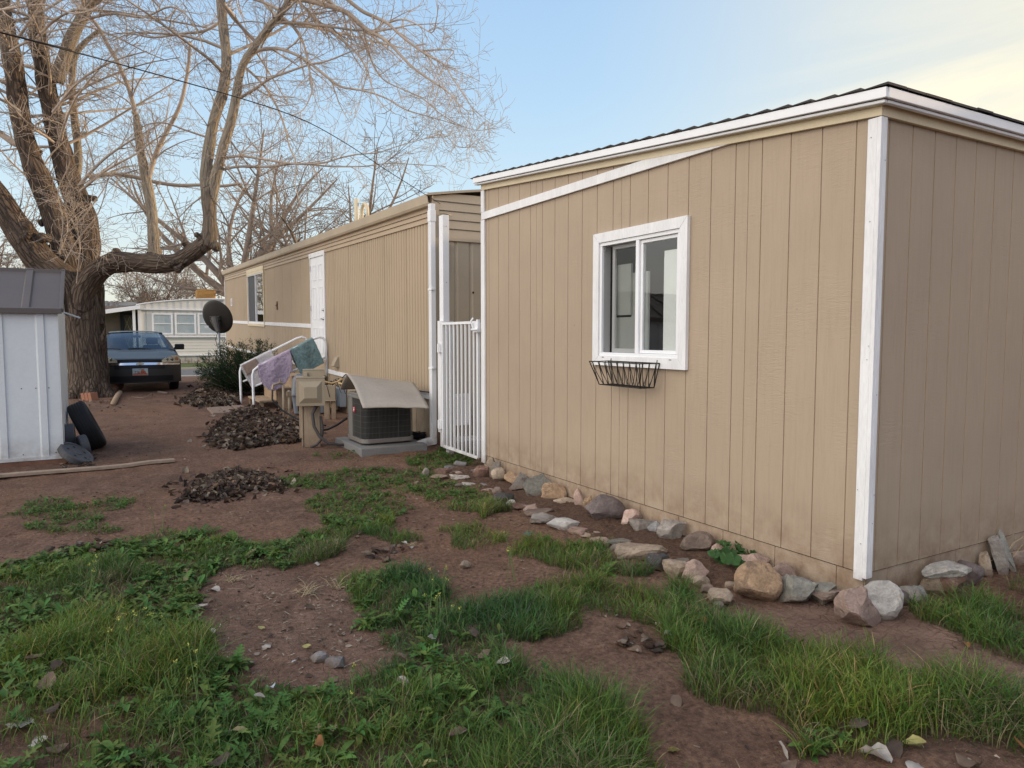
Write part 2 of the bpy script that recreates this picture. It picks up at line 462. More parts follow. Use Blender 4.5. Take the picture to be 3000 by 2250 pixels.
PATH = gp([(1560,1320),(1700,1300),(1950,1310),(2212,1440),(2500,1560),(2500,1640),(2212,1540),(1900,1430),(1620,1370)])
def axis_coords(lo, hi, step, far, g=1.22):
    a = list(np.arange(lo, hi, step)); s = step; v = a[-1]
    while v < far: s *= g; v += s; a.append(v)
    s = step; v = a[0]; b = []
    while v > -far: s *= g; v -= s; b.append(v)
    return np.array(b[::-1]+a)
gx = axis_coords(-4.2, 5.6, .035, 9000); gy = axis_coords(.6, 9.5, .04, 9000, 1.16)
GX, GY = np.meshgrid(gx, gy)
GZ = ghv(GX, GY)
bed = in_poly(GX+.05*vnoise(GX, GY, 5, 4), GY, BED).astype(float)
gd = np.zeros(GX.shape); near = (np.abs(GX) < 14) & (GY > -2) & (GY < 16)
gd[near] = grass_density(GX[near], GY[near])
mound = in_poly(GX, GY, MOUND).astype(float); path = in_poly(GX+.08*vnoise(GX, GY, 3, 5), GY+.08*vnoise(GX, GY, 3, 6), PATH).astype(float)
fine = (np.abs(GX) < 6) & (GY > 0) & (GY < 10)
GZ += np.where(fine, bed*(.03+.012*vnoise(GX, GY, 17, 7))+.007*vnoise(GX, GY, 23, 8)+(1-path*.6)*(.011*np.minimum(0, vnoise(GX, GY, 6.5, 15)+.1)+.006*np.abs(vnoise(GX, GY, 13, 9))), 0)
nx_, ny_ = len(gx), len(gy)
V = np.stack([GX, GY, GZ], -1).reshape(-1, 3)
ii = (np.arange(ny_-1)[:, None]*nx_+np.arange(nx_-1)[None, :]).ravel()
Fq = np.stack([ii, ii+1, ii+nx_+1, ii+nx_], -1)
far = (np.clip((GY-21.5)/1.0, 0, 1))
T = np.stack([bed, gd, mound*.5+path, np.ones_like(gd)], -1).reshape(-1, 4)
m_ground, nt, b = base_mat('ground_soil')
att = nt.new('ShaderNodeVertexColor', layer_name='tint').outputs[0]
sp_ = nt.new('ShaderNodeSeparateColor'); nt.link(att, sp_.inputs[0])
pos = nt.new('ShaderNodeNewGeometry').outputs['Position']
n_big = nt.noise(pos, .55, 4); n_mid = nt.noise(pos, 3.5, 7, .65); n_fin = nt.noise(pos, 38, 6, .7); n_gr = nt.noise(pos, 160, 3, .7)
vo = nt.new('ShaderNodeTexVoronoi'); nt.link(pos, vo.inputs['Vector']); vo.inputs['Scale'].default_value = 55; vo.inputs['Randomness'].default_value = 1
vo2 = nt.new('ShaderNodeTexVoronoi', feature='DISTANCE_TO_EDGE'); nt.link(nt.mapping(pos, (1, 1, 1)), vo2.inputs['Vector']); vo2.inputs['Scale'].default_value = 17
c = nt.mix(nt.ramp(n_mid, .32, .68), (.185, .108, .074), (.335, .205, .145))
c = nt.mix(nt.math('MULTIPLY', nt.ramp(n_big, .4, .62), .5), c, (.36, .19, .115))
c = nt.mix(nt.ramp(n_fin, .35, .62, (.75,)*3, (0, 0, 0)), c, (.055, .036, .029))
c = nt.mix(nt.math('MULTIPLY', sp_.outputs[2], .55), c, nt.mix(nt.ramp(n_mid, .35, .65), (.21, .137, .105), (.37, .245, .19)))
c = nt.mix(nt.math('MULTIPLY', sp_.outputs[0], .75), c, nt.mix(nt.ramp(n_fin, .35, .65), (.060, .038, .028), (.150, .092, .062)))
gm = nt.math('MULTIPLY', sp_.outputs[1], nt.ramp(nt.noise(pos, 12, 5, .6), .35, .6))
c = nt.mix(nt.math('MULTIPLY', gm, .6), c, (.045, .048, .022))
# damp and trodden blotches
c = nt.mix(nt.math('MULTIPLY', nt.ramp(nt.noise(pos, 1.5, 5, .7, .8), .50, .62), .35), c, (.085, .055, .043))
# pale grit and little stones
c = nt.mix(nt.ramp(vo.outputs['Distance'], .14, .20, (.75,)*3, (0, 0, 0)), c, nt.mix(nt.ramp(nt.noise(pos, 21, 2), .45, .6), c, (.30, .235, .19)))
nt.link(c, b.inputs['Base Color']); b.inputs['Roughness'].default_value = .95; b.inputs['Specular IOR Level'].default_value = .15
hh = nt.math('ADD', nt.math('MULTIPLY', n_fin, 1.0), nt.math('MULTIPLY', n_gr, .35))
crack = nt.ramp(vo2.outputs['Distance'], 0.0, .06)
hh = nt.math('ADD', hh, nt.math('MULTIPLY', nt.math('MULTIPLY', crack, sp_.outputs[2]), .35))
nt.link(nt.bump(hh, 1.0, .035), b.inputs['Normal'])
g_o = np_mesh('ground', V, [Fq], m_ground, T, smooth=True); tag(g_o, kind='structure')

# road, verges, hills
m_asph = pm('asphalt', (.105, .11, .12), .85, .12, 2, .3, 150, .3)
m_strip = pm('kerb_conc', (.30, .28, .25), .9, .1, 4)
RY0, RY1 = 27.7, 32.4
mb = MB(); mb.box((-200, RY0, -.3), (200, RY1, .03)); tag(mb.build('road', m_asph), kind='structure')
mb = MB(); mb.box((-200, RY0-.55, -.3), (200, RY0-.003, .034)); mb.box((-200, RY1+.003, -.3), (200, RY1+.22, .11)); tag(mb.build('kerb', m_strip, bevel=.02), kind='structure')
m_lawn = pm('lawn', (.06, .085, .022), .95, .35, 3, .5, 30, .6)
mb = MB(); mb.box((-200, RY1+.224, -.3), (200, RY1+9, .105)); tag(mb.build('lawn', m_lawn), kind='structure')
m_hill = pm('hill_rock', (.36, .42, .50), .95, .15, .004, bump=0)
mb = MB()
def hillf(u, v):
    x = -5200+u*10400; y = 5200+v*900
    h = (45+35*mn.noise(Vector((x*.0012, 1, 0)))+25*mn.noise(Vector((x*.004, 5, 0)))+75*math.exp(-((x+180)/300)**2))
    return (x, y, -3+max(6, h)*math.sin(math.pi*min(1, v+.02)*.5)*1.25)
mb.grid(hillf, 220, 6); tag(mb.build('hills', m_hill, smooth=True), kind='structure')
# ---------------------------------------------------------------- walls with real grooves
def profile_wall(mb, axis, const, out, t0, t1, zb, zt, prof, holes=()):
    """wall sheet; prof(t0,t1) -> list of (t, depth inward); zb/zt functions of t; holes (ta,tb,za,zb)"""
    pts = prof(t0, t1)
    ts = [p[0] for p in pts]
    for h in holes:
        for e in (h[0], h[1]):
            if all(abs(e-t) > 1e-4 for t in ts):
                for i in range(len(pts)-1):
                    if pts[i][0] < e < pts[i+1][0]:
                        k = (e-pts[i][0])/(pts[i+1][0]-pts[i][0])
                        pts.insert(i+1, (e, pts[i][1]+k*(pts[i+1][1]-pts[i][1]))); ts = [p[0] for p in pts]; break
    def P(t, d, z):
        return (const-out*d, t, z) if axis == 'x' else (t, const-out*d, z)
    for (ta, da), (tb, db) in zip(pts, pts[1:]):
        m = (ta+tb)/2; segs = [(zb(ta), zb(tb), zt(ta), zt(tb))]
        for h in holes:
            if h[0] <= m <= h[1] and tb-ta > 1e-6:
                a = segs.pop(); segs.append((a[0], a[1], h[2], h[2])); segs.append((h[3], h[3], a[2], a[3]))
        for s in segs:
            mb.quad(P(ta, da, s[0]), P(tb, db, s[1]), P(tb, db, s[3]), P(ta, da, s[2]))
def grooves(step, w, d, off=0.0):
    def f(t0, t1):
        pts = [(t0, 0)]; t = t0+off if off > 0 else t0+step
        while t < t1-w:
            pts += [(t-w/2, 0), (t-w/2+.001, d), (t+w/2-.001, d), (t+w/2, 0)]; t += step
        pts.append((t1, 0)); return [(a, b) for a, b in pts if t0 <= a <= t1]
    return f
def t111(step, w, d, off):
    g = grooves(step, w, d, off)
    def f(t0, t1):
        pts = g(t0, t1); t = t0+off+step*3.5
        while t < t1-.1:
            pts += [(t-.0022, 0), (t-.0015, .004), (t+.0015, .004), (t+.0022, 0)]; t += step*6
        return sorted(pts)
    return f
def ribs(step, d, seam=0, seamd=.01):
    def f(t0, t1):
        pts = []; t = t0; n = 0
        while t < t1:
            pts += [(t, 0), (t+step*.44, 0), (t+step*.54, d), (t+step*.64, d), (t+step*.74, 0)]; n += 1
            if seam and n % seam == 0: pts += [(t+step*.80, 0), (t+step*.82, seamd), (t+step*.88, seamd), (t+step*.90, 0)]
            t += step
        pts.append((t1, 0)); return [p for p in pts if p[0] <= t1]
    return f
const = lambda z: (lambda t: z)
def nails(mb, axis, const_, out, pts, r=.004):
    for t, z in pts:
        c_ = Vector((const_+out*.001, t, z)) if axis == 'x' else Vector((t, const_+out*.001, z))
        n_ = Vector((out, 0, 0)) if axis == 'x' else Vector((0, out, 0))
        M = Matrix.Translation(c_) @ n_.to_track_quat('Z', 'Y').to_matrix().to_4x4()
        mb.lathe([(r, 0), (r*.7, .002), (0, .0025)], M, 7)

# ======================================================= beige storage building
SX, SY0, SY1, SX1 = 3.41, 2.245, 6.56, 7.07
shed = thing('storage_building', 'beige wood sided storage building with white corner trim and dark sloping shingle roof', 'building', (SX, SY0, 0))
zroof = lambda y: 2.56+(y-SY0)*.091         # top of the siding under the sloping frieze
# window in the long wall, read off where it sits
wa = wx(2021.6, 628.8, SX-.02); wb = wx(1735, 1069, SX-.02); wc = wx(1743.3, 687.8, SX-.02); wd = wx(2006, 1083.6, SX-.02)
WY0 = (wa.y+wd.y)/2; WY1 = (wb.y+wc.y)/2; WZ1 = (wa.z+wc.z)/2; WZ0 = (wb.z+wd.z)/2

TW = .062
hole = (WY0+TW, WY1-TW, WZ0+TW, WZ1-TW)
ZS = .18
GRV = t111(.2032, .0075, .006, .2032*.62)
mb = MB()
profile_wall(mb, 'x', SX, -1, SY0, SY1, const(ZS), lambda t: zroof(t)+.03, GRV, [hole])
o = mb.build('wall', m_shed, shed, fix=False)
mb = MB(); profile_wall(mb, 'y', SY0, -1, SX, SX1, const(ZS), const(2.62), grooves(.2032, .009, .007, .2032*.40)); mb.build('wall', m_shed, shed, fix=False)
mb = MB()
mb.quad((SX1, SY0, 0), (SX1, SY1, 0), (SX1, SY1, 2.9), (SX1, SY0, 2.6)); mb.quad((SX, SY1, 0), (SX1, SY1, 0), (SX1, SY1, 3.0), (SX, SY1, 3.0))
mb.build('wall', m_shed, shed, fix=False)
# skirt band below the seam, set back, with butt joints
mb = MB(); profile_wall(mb, 'x', SX+.007, -1, SY0, SY1, const(-.1), const(ZS-.006), grooves(.41, .005, .008, .17)); mb.build('skirt', m_shed, shed, fix=False)
mb = MB(); profile_wall(mb, 'y', SY0+.007, -1, SX, SX1, const(-.1), const(ZS-.006), grooves(.33, .005, .008, .21)); mb.build('skirt', m_shed, shed, fix=False)
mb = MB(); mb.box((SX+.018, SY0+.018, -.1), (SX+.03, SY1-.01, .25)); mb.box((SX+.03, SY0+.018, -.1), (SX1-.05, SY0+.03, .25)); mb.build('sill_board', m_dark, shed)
# roof slab, shingles, white drip edge, cream frieze
OV = .085
def zr(y): return 2.628+(y-2.17)*.091
yA, yB, xA, xB = SY0-OV, SY1+.06, SX-OV, SX1+OV
def slab(mb, z0, z1, ya, yb, xa, xb):
    mb.prism([(ya, zr(ya)+z0), (yb, zr(yb)+z0), (yb, zr(yb)+z1), (ya, zr(ya)+z1)], xa, xb, 'x')
mb = MB(); slab(mb, -.045, -.002, yA+.02, yB-.02, xA+.02, xB-.02); mb.build('roof', m_cream, shed)
mb = MB()
rr = random.Random(3)
y = yA-.012; row = 0
while y < yB:
    x = xA-.012+(-.08 if row % 2 else 0)
    y1 = min(y+.145, yB+.012)
    while x < xB:
        x1 = min(x+rr.choice((.16, .2, .24)), xB+.012); x0_ = max(x, xA-.012)
        if x1-x0_ > .02:
            e = rr.uniform(0, .006); zz0 = zr(y)+.010+e; zz1 = zr(y1)+.003
            mb.add([(x0_+.003, y, zz0-.006), (x1-.003, y, zz0-.006), (x1-.003, y, zz0+.006), (x0_+.003, y, zz0+.006), (x0_+.003, y1+.05, zz1+.002), (x1-.003, y1+.05, zz1+.002)],
                   [(0, 1, 2, 3), (3, 2, 5, 4), (0, 3, 4), (1, 5, 2)])
        x = x1
    y += .145; row += 1
mb.build('shingles', m_shingle, shed, fix=False)
mb = MB()
# drip edge along the long side (sloping) and the short side (level)
mb.prism([(yA, zr(yA)-.05), (yB, zr(yB)-.05), (yB, zr(yB)+.0), (yA, zr(yA)+.0)], xA-.004, xA+.016, 'x')
mb.box((xA+.018, yA-.004, zr(yA)-.05), (xB, yA+.016, zr(yA)+.0))
mb.build('fascia', m_white2, shed, bevel=.003)
mb = MB()
mb.prism([(yA+.018, zr(yA)-.068), (yB, zr(yB)-.068), (yB, zr(yB)-.052), (yA+.018, zr(yA)-.052)], xA+.014, xA+.04, 'x')
mb.box((xA+.042, yA+.014, zr(yA)-.068), (xB, yA+.04, zr(yA)-.052))
mb.build('drip_edge', m_white2, shed, bevel=.004)
mb = MB()
mb.prism([(SY0-.025, zr(SY0)-.12), (yB-.06, zr(yB-.06)-.12), (yB-.06, zr(yB-.06)-.046), (SY0-.025, zr(SY0)-.046)], SX-.026, SX-.003, 'x')
mb.prism([(yA+.04, zr(yA)-.069), (yB-.01, zr(yB)-.069), (yB-.01, zr(yB)-.055), (yA+.04, zr(yA)-.055)], xA+.041, SX-.027, 'x')
mb.box((SX-.002, SY0-.026, zr(SY0)-.12), (SX1, SY0-.003, zr(SY0)-.046))
mb.build('frieze_board', m_cream, shed, bevel=.002)
# older straight eave board
mb = MB(); LB = 2.607
fb = lambda y: zr(y)-.122
mb.prism([(3.05, 2.606), (SY1, LB), (SY1, LB+.075), (4.05, LB+.073), (3.05, 2.61)], SX-.024, SX-.002, 'x')
# corner boards
mb.box((SX-.023, SY0-.001, ZS-.035), (SX-.002, SY0+.050, zr(SY0)-.122))
mb.build('eave_trim', m_white, shed, bevel=.002)
mb = MB(); mb.box((SX-.024, SY0-.024, ZS-.02), (SX-.002, SY0-.0015, zr(SY0)-.122)); mb.box((SX-.0015, SY0-.024, ZS-.02), (SX+.028, SY0-.002, zr(SY0)-.122)); mb.build('corner_trim', m_white, shed, bevel=.002)
mb = MB(); mb.box((SX-.022, SY1-.062, .10), (SX-.002, SY1+.015, LB-.002)); mb.box((SX-.022, SY1-.055, LB+.077), (SX-.002, SY1+.012, zr(SY1)-.123)); mb.build('corner_trim', m_white, shed, bevel=.002)
mb = MB()
nails(mb, 'x', SX-.024, -1, [(SY0+.02+rr.uniform(-.02, .02), z) for z in (.34, .62, 1.3, 1.37, 2.0, 2.42)], .0028)
nails(mb, 'y', SY0-.025, -1, [(SX+.014+rr.uniform(-.01, .01), z) for z in (.45, .6, 1.12, 1.7, 2.3)], .0028)
build_split(mb, 'nail', m_nail, shed)
# ---- slider window
def frame4(mb, x0, x1, y0, y1, z0, z1, w):
    mb.box((x0, y0, z0), (x1, y1, z0+w)); mb.box((x0, y0, z1-w), (x1, y1, z1))
    mb.box((x0+.0004, y0, z0+w), (x1-.0004, y0+w, z1-w)); mb.box((x0+.0004, y1-w, z0+w), (x1-.0004, y1, z1-w))
def miter(mb, x0, x1, y0, y1, z0, z1, w, g=.0012):
    Y0, Y1, Z0, Z1 = y0, y1, z0, z1
    for pl_ in ([(Y0+g, Z0), (Y1-g, Z0), (Y1-w-g, Z0+w), (Y0+w+g, Z0+w)], [(Y0+w+g, Z1-w), (Y1-w-g, Z1-w), (Y1-g, Z1), (Y0+g, Z1)],
                [(Y0, Z0+g), (Y0+w, Z0+w+g), (Y0+w, Z1-w-g), (Y0, Z1-g)], [(Y1-w, Z0+w+g), (Y1, Z0+g), (Y1, Z1-g), (Y1-w, Z1-w-g)]):
        mb.prism(pl_, x0, x1, 'x')
mb = MB(); miter(mb, SX-.030, SX-.002, WY0, WY1, WZ0, WZ1, TW+.012); nails(mb, 'x', SX-.03, -1, [(WY0+.03, WZ0+.3), (WY0+.03, WZ0+.75), (WY1-.03, WZ0+.5), (WY0+.4, WZ1-.03), (WY0+.7, WZ0+.03)], .003)
win = mb.build('window', m_white, shed, bevel=.002)
y0, y1, z0, z1 = WY0+TW+.012, WY1-TW-.012, WZ0+TW+.012, WZ1-TW-.012
ym = (y0+y1)/2
mb = MB(); frame4(mb, SX-.018, SX+.07, y0, y1, z0, z1, .028)
mb.box((SX-.017, ym-.018, z0+.028), (SX+.03, ym+.018, z1-.028)); mb.build('frame', m_white2, win, bevel=.003)
mb = MB(); frame4(mb, SX+.0, SX+.022, y0+.03, ym-.02, z0+.03, z1-.03, .024); mb.build('sash', m_white2, win, bevel=.002)     # near half
mb = MB(); frame4(mb, SX+.030, SX+.052, ym-.02, y1-.10, z0+.03, z1-.03, .030); mb.build('sash', m_white2, win, bevel=.002)
mb = MB(); mb.quad((SX+.010, y0+.054, z0+.054), (SX+.010, ym-.044, z0+.054), (SX+.010, ym-.044, z1-.054), (SX+.010, y0+.054, z1-.054)); mb.build('pane', m_glass, win)
mb = MB(); mb.quad((SX+.042, ym+.0, z0+.06), (SX+.042, y1-.13, z0+.06), (SX+.042, y1-.13, z1-.06), (SX+.042, ym+.0, z1-.06)); mb.build('pane', m_glass, win)
m_screen = glass_mat('insect_screen', (.62, .62, .61), .0, .6, .25)
mb = MB(); mb.quad((SX+.002, ym+.02, z0+.03), (SX+.002, y1-.03, z0+.03), (SX+.002, y1-.03, z1-.03), (SX+.002, ym+.02, z1-.03)); mb.build('screen', m_screen, win)
mb = MB()
for zz_ in (z0+.05, z1-.05): frame4(mb, SX-.002, SX+.0, y1-.055, y1-.035, zz_-.012, zz_+.012, .003)
for yy_ in (y0+.06, y1-.08): mb.box((SX-.032, yy_, WZ0+.062), (SX-.0302, yy_+.025, WZ0+.068))
build_split(mb, 'latch', m_plastic, win)
# white panels stacked just inside the glass, dark room behind
m_panel = pm('white_panel', (.66, .66, .64), .45, .05, bump=.02)
def room_board(y0_, y1_, z0_, z1_, x=SX+.12):
    mb = MB(); mb.box((x, y0_, z0_), (x+.018, y1_, z1_)); return mb
pz = lambda f: z0+(z1-z0)*f; py_ = lambda f: y1-(y1-y0)*f    # f measured from the left edge of the opening in the photo
boards = [(py_(.985), py_(.69), pz(.02), pz(.86), SX+.10), (py_(.41), py_(.20), pz(.02), pz(.72), SX+.17), (py_(.24), py_(.06), pz(.36), pz(.80), SX+.13), (py_(.30), py_(.02), pz(.0), pz(.34), SX+.14), (py_(.62), py_(.56), pz(.0), pz(.82), SX+.20)]
panels = []
for i, (a, b_, c_, d_, x_) in enumerate(boards):
    x_ = SX+.055+(x_-SX-.10)*.5; sh_ = -1.17*(x_-SX-.02); a += sh_; b_ += sh_
    mb = room_board(min(a, b_), max(a, b_), c_, d_, x_)
    if i == 0:
        M_ = lambda y_, z_: Matrix.Translation((x_-.001, y_, z_)) @ Matrix.Rotation(-math.pi/2, 4, 'Y')
    lab = ['wide white board with a row of peg holes standing inside the right window pane', 'white board leaning inside the left window pane behind the short one',
           'short white board hung inside the left window pane', 'low white board at the foot of the left window pane', 'narrow white strip behind the middle of the window'][i]
    bo = mb.build('board', m_panel); tag(bo, lab, 'board', 'white boards stored inside the window')
    if i == 0:
        h_ = MB(); yc = a+(b_-a)*.25
        for q in range(5): h_.lathe([(.005, .002), (0, .003)], Matrix.Translation((x_, yc, pz(.52)-q*.038)) @ Matrix.Rotation(-math.pi/2, 4, 'Y'), 8)
        h_.lathe([(.011, .002), (0, .003)], Matrix.Translation((x_, a+(b_-a)*.40, pz(.83))) @ Matrix.Rotation(-math.pi/2, 4, 'Y'), 10)
        build_split(h_, 'peg_hole', m_dark, bo)
mb = MB(); mb.box((SX+.9, SY0+.1, 0), (SX+.93, SY1-.1, 2.6)); mb.build('inner_wall', pm('inner_ply', (.10, .08, .06), .8), shed)
# ---- wire planter basket on the window sill trim
def wire(pts, r=.0032): return pts, r
bas = thing('wire_basket', 'empty black wire planter basket hanging under the window', 'planter basket', (SX-.03, WY0+.5, WZ0))
bl = wx(1650+365/2.764, 580+1318/2.764, SX-.035); br_ = wx(1650+780/2.764, 580+1340/2.764, SX-.035)
fl = wx(1650+192/2.764, 580+1380/2.764, SX-.20); fr_ = wx(1650+600/2.764, 580+1405/2.764, SX-.20)
by0, by1 = br_.y, bl.y; bz = (bl.z+br_.z)/2; bx0, bx1 = SX-.035, SX-.215

zb_ = bz-.175; ins = .055
def rim(z, x0, x1, y0_, y1_): return [(x0, y0_, z), (x0, y1_, z), (x1, y1_, z), (x1, y0_, z), (x0, y0_, z)]
mb = MB(); mb.tube(rim(bz, bx0, bx1, by0, by1), .0042, 6); mb.build('rim', m_black, bas, smooth=True)
mb = MB(); mb.tube(rim(zb_, bx0, bx1+ins, by0+ins, by1-ins), .0038, 6)
for (xa, ya, xb, yb) in ((bx0, by0, bx0, by0+ins), (bx0, by1, bx0, by1-ins), (bx1, by0, bx1+ins, by0+ins), (bx1, by1, bx1+ins, by1-ins)):
    mb.tube([Vector((xa, ya, bz)).lerp(Vector((xb, yb, zb_)), t)+Vector((0, 0, -.02*math.sin(math.pi*t)*0)) for t in (0, .3, .6, 1)], .0042, 6)
mb.build('frame', m_black, bas, smooth=True)
mb = MB()
N = 8
for side in (0, 1):
    x_t = (bx0, bx1)[side]; x_b = (bx0, bx1+ins)[side]
    for k in range(N):
        ya = by0+(by1-by0)*(k)/N; yb = by0+(by1-by0)*(k+1)/N; yc = (ya+yb)/2
        for s_, yt_ in ((-1, ya), (1, yb)):
            pts = []
            for t in (0, .25, .5, .75, 1):
                ytop = yc; ybot = yt_
                ybx = by0+ins+(ybot-by0)*(by1-by0-2*ins)/(by1-by0)
                pts.append(Vector((x_t+(x_b-x_t)*t, ytop+(ybx-ytop)*(t**1.6), bz+(zb_-bz)*t)))
            mb.tube(pts, .0026, 5, False)
for e_ in (0, 1):
    y_t = (by0, by1)[e_]; y_b = (by0+ins, by1-ins)[e_]
    for k in range(3):
        xa = bx0+(bx1-bx0)*k/3; xb_ = bx0+(bx1-bx0)*(k+1)/3; xc = (xa+xb_)/2
        for xt_ in (xa, xb_):
            pts = [Vector((xc+((bx0+(xt_-bx0)*.72)-xc)*(t**1.6), y_t+(y_b-y_t)*t, bz+(zb_-bz)*t)) for t in (0, .25, .5, .75, 1)]
            mb.tube(pts, .0026, 5, False)
mb.build('scroll_wire', m_black, bas, smooth=True)
mb = MB()
for k in range(1, 12):
    y_ = by0+ins+(by1-by0-2*ins)*k/12; mb.tube([(bx0, y_, zb_), (bx1+ins, y_, zb_)], .0026, 5, False)
for k in (1, 2):
    x_ = bx0+(bx1+ins-bx0)*k/3; mb.tube([(x_, by0+ins, zb_-.002), (x_, by1-ins, zb_-.002)], .0026, 5, False)
for y_ in (by0+.03, by1-.03): mb.tube([(bx0, y_, bz), (bx0+.004, y_, bz+.02), (SX-.03, y_, bz+.022)], .003, 5)
mb.build('base_wire', m_black, bas, smooth=True)

# ======================================================= long mobile home
HX, HY0, HY1, HX1 = 3.68, 8.53, 26.6, 7.3
TILT = .0255
def ht(p): p = Vector(p); p.z += TILT*(p.y-HY0); return p
home = thing('mobile_home', 'long tan mobile home with ribbed metal siding, white side door and low roof', 'mobile home', (HX, HY0, 0))
zl = lambda px, py: (lambda p: (p.y, p.z-TILT*(p.y-HY0)))(wx(px, py, HX))
dT = zl(912, 750); dR = zl(957, 743); dL = zl(914, 760)
DY0, DY1 = zl(955, 900)[0], zl(913, 900)[0]
DZ1 = (zl(955, 745)[1]+zl(912, 752)[1])/2; DZ0 = DZ1-2.03
wL, wR = zl(728, 900)[0], zl(775, 900)[0]
wT = (zl(728, 802)[1]+zl(775, 794)[1])/2; wB = (zl(732, 948)[1]+zl(775, 953)[1])/2

ZT = 2.90      # top of the vertical sheets
ZG0, ZG1 = 3.08, 3.22
zTrim = .60
BELT = 1.46
mb = MB(ht)
profile_wall(mb, 'x', HX, -1, HY0, DY0, const(zTrim), const(ZT), ribs(.1, .017, 9, .03))
o = mb.build('wall_sheet', m_home, home, fix=False)
mb = MB(ht)
profile_wall(mb, 'x', HX, -1, DY1, HY1, const(BELT), const(ZT), ribs(.1, .017, 9, .03), [(wR, wL, wB, wT)])
mb.build('wall_sheet', m_home, home, fix=False)
mb = MB(ht); profile_wall(mb, 'x', HX, -1, DY1, HY1, const(zTrim), const(BELT), grooves(.31, .012, .012)); mb.build('wall_panel', m_home, home, fix=False)
mb = MB(ht); mb.quad((HX+.004, DY0, DZ1), (HX+.004, DY1, DZ1), (HX+.004, DY1, ZT), (HX+.004, DY0, ZT)); mb.quad((HX+.004, DY0, -.3), (HX+.004, DY1, -.3), (HX+.004, DY1, DZ0), (HX+.004, DY0, DZ0)); build_split(mb, 'wall_panel', m_home, home, fix=False)
mb = MB(ht); profile_wall(mb, 'x', HX+.012, -1, HY0, HY1, const(-.6), const(zTrim), grooves(.29, .010, .012)); mb.build('skirting', m_home, home, fix=False)
mb = MB(ht)
mb.box((HX-.012, HY0, zTrim-.01), (HX+.01, DY0-.04, zTrim+.065)); mb.box((HX-.012, DY1+.04, zTrim-.01), (HX+.01, HY1, zTrim+.05))
mb.box((HX-.014, DY1+.05, BELT-.03), (HX+.01, HY1, BELT+.055)); mb.box((HX-.016, HY1-.06, -.3), (HX-.002, HY1+.004, ZT)); mb.build('trim_board', m_white, home, bevel=.002)
# lapped band and gutter above
mb = MB(ht)
segs = [HY0, 11.2, 13.1, 16.0, 18.2, 21.5, 24.2, HY1]
for a, b_ in zip(segs, segs[1:]):
    for k, (za, zb2) in enumerate(((ZT-.02, ZT+.05), (ZT+.052, ZT+.115), (ZT+.117, ZG0+.02))):
        mb.prism([(HX-.018, za), (HX-.002, zb2), (HX+.01, zb2), (HX+.01, za)], a+.004, b_-.004, 'y')
mb.build('lap_band', m_home, home, fix=True)
mb = MB(ht); mb.prism([(HX-.075, ZG0+.03), (HX-.085, ZG1), (HX-.078, ZG1+.006), (HX-.06, ZG0+.04), (HX-.0, ZG0), (HX-.0, ZG0-.01), (HX-.06, ZG0)], HY0-.06, HY1+.1, 'y')
mb.box((HX-.001, HY0-.05, ZG0), (HX+.012, HY1+.05, ZG1-.01)); mb.build('gutter', m_gutter, home)
def arch(x): return .20*math.sin(math.pi*min(1, max(0, (x-HX)/(HX1-HX))))
mb = MB(ht)
mb.grid(lambda u, v: (HX-.07+(HX1-HX+.14)*u, HY0-.05+(HY1-HY0+.15)*v, ZG1-.005+arch(HX+(HX1-HX)*u)+(.012*nz(u*30, v*90, 1) if u < .05 else 0)), 24, 80)
mb.build('roof', m_roofsheet, home, smooth=True)
# end wall facing the viewer: horizontal laps over ribbed sheets
mb = MB(); profile_wall(mb, 'y', HY0, -1, HX, HX1, const(.35), const(2.72), ribs(.22, .012)); mb.build('end_wall', m_homeend, home, fix=False)
mb = MB()
for k in range(5):
    za = 2.70+k*.115; zb2 = za+.113
    n_ = 12
    for i in range(n_):
        xa = HX+(HX1-HX)*i/n_; xb2 = HX+(HX1-HX)*(i+1)/n_
        ta = min(zb2, ZG1-.01+arch(xa)); tb = min(zb2, ZG1-.01+arch(xb2))
        if ta > za or tb > za: mb.quad((xa, HY0-.022, za), (xb2, HY0-.022, za), (xb2, HY0-.006, max(tb, za)), (xa, HY0-.006, max(ta, za)))
mb.box((HX-.01, HY0-.026, 2.66), (HX1, HY0-.004, 2.70))
mb.build('end_siding', m_homeend, home, fix=False)
mb = MB()
pts = [(HX-.06+(HX1-HX+.12)*i/20, ZG1-.012+arch(HX+(HX1-HX)*i/20)) for i in range(21)]
mb.prism(pts+[(a, b_+.03) for a, b_ in pts[::-1]], HY0-.055, HY0-.02, 'y')
mb.box((HX-.012, HY0-.03, .3), (HX+.10, HY0-.002, ZG0+.05)); mb.build('end_trim', m_homeend, home)
mb = MB(); mb.box((HX+.02, HY0+.03, -.2), (HX1, HY0+.04, .4)); mb.quad((HX1, HY0, -.3), (HX1, HY1, -.3), (HX1, HY1, 3.7), (HX1, HY0, 3.3)); mb.quad((HX, HY1, -.3), (HX1, HY1, -.3), (HX1, HY1, 3.7), (HX, HY1, 3.7)); mb.build('back_wall', m_home, home, fix=False)
# cable block on the end wall
mb = MB(); mb.tube([(HX+.11, HY0-.05, 3.0), (HX+.2, HY0-.06, 2.99), (HX+.26, HY0-.05, 2.98)], .012, 6); mb.tube([(HX+.12, HY0-.04, 2.98), (HX+.13, HY0-.035, 2.7), (HX+.26, HY0-.03, 2.6), (HX+.22, HY0-.03, 2.1), (HX+.2, HY0-.03, 1.2)], .006, 5); mb.build('cable_drop', m_tan, home, smooth=True)
mb = MB(); nails(mb, 'y', HY0-.002, -1, [(HX+.55, 1.55), (HX+.6, 2.0)], .016); build_split(mb, 'cable_hole', m_dark, home)
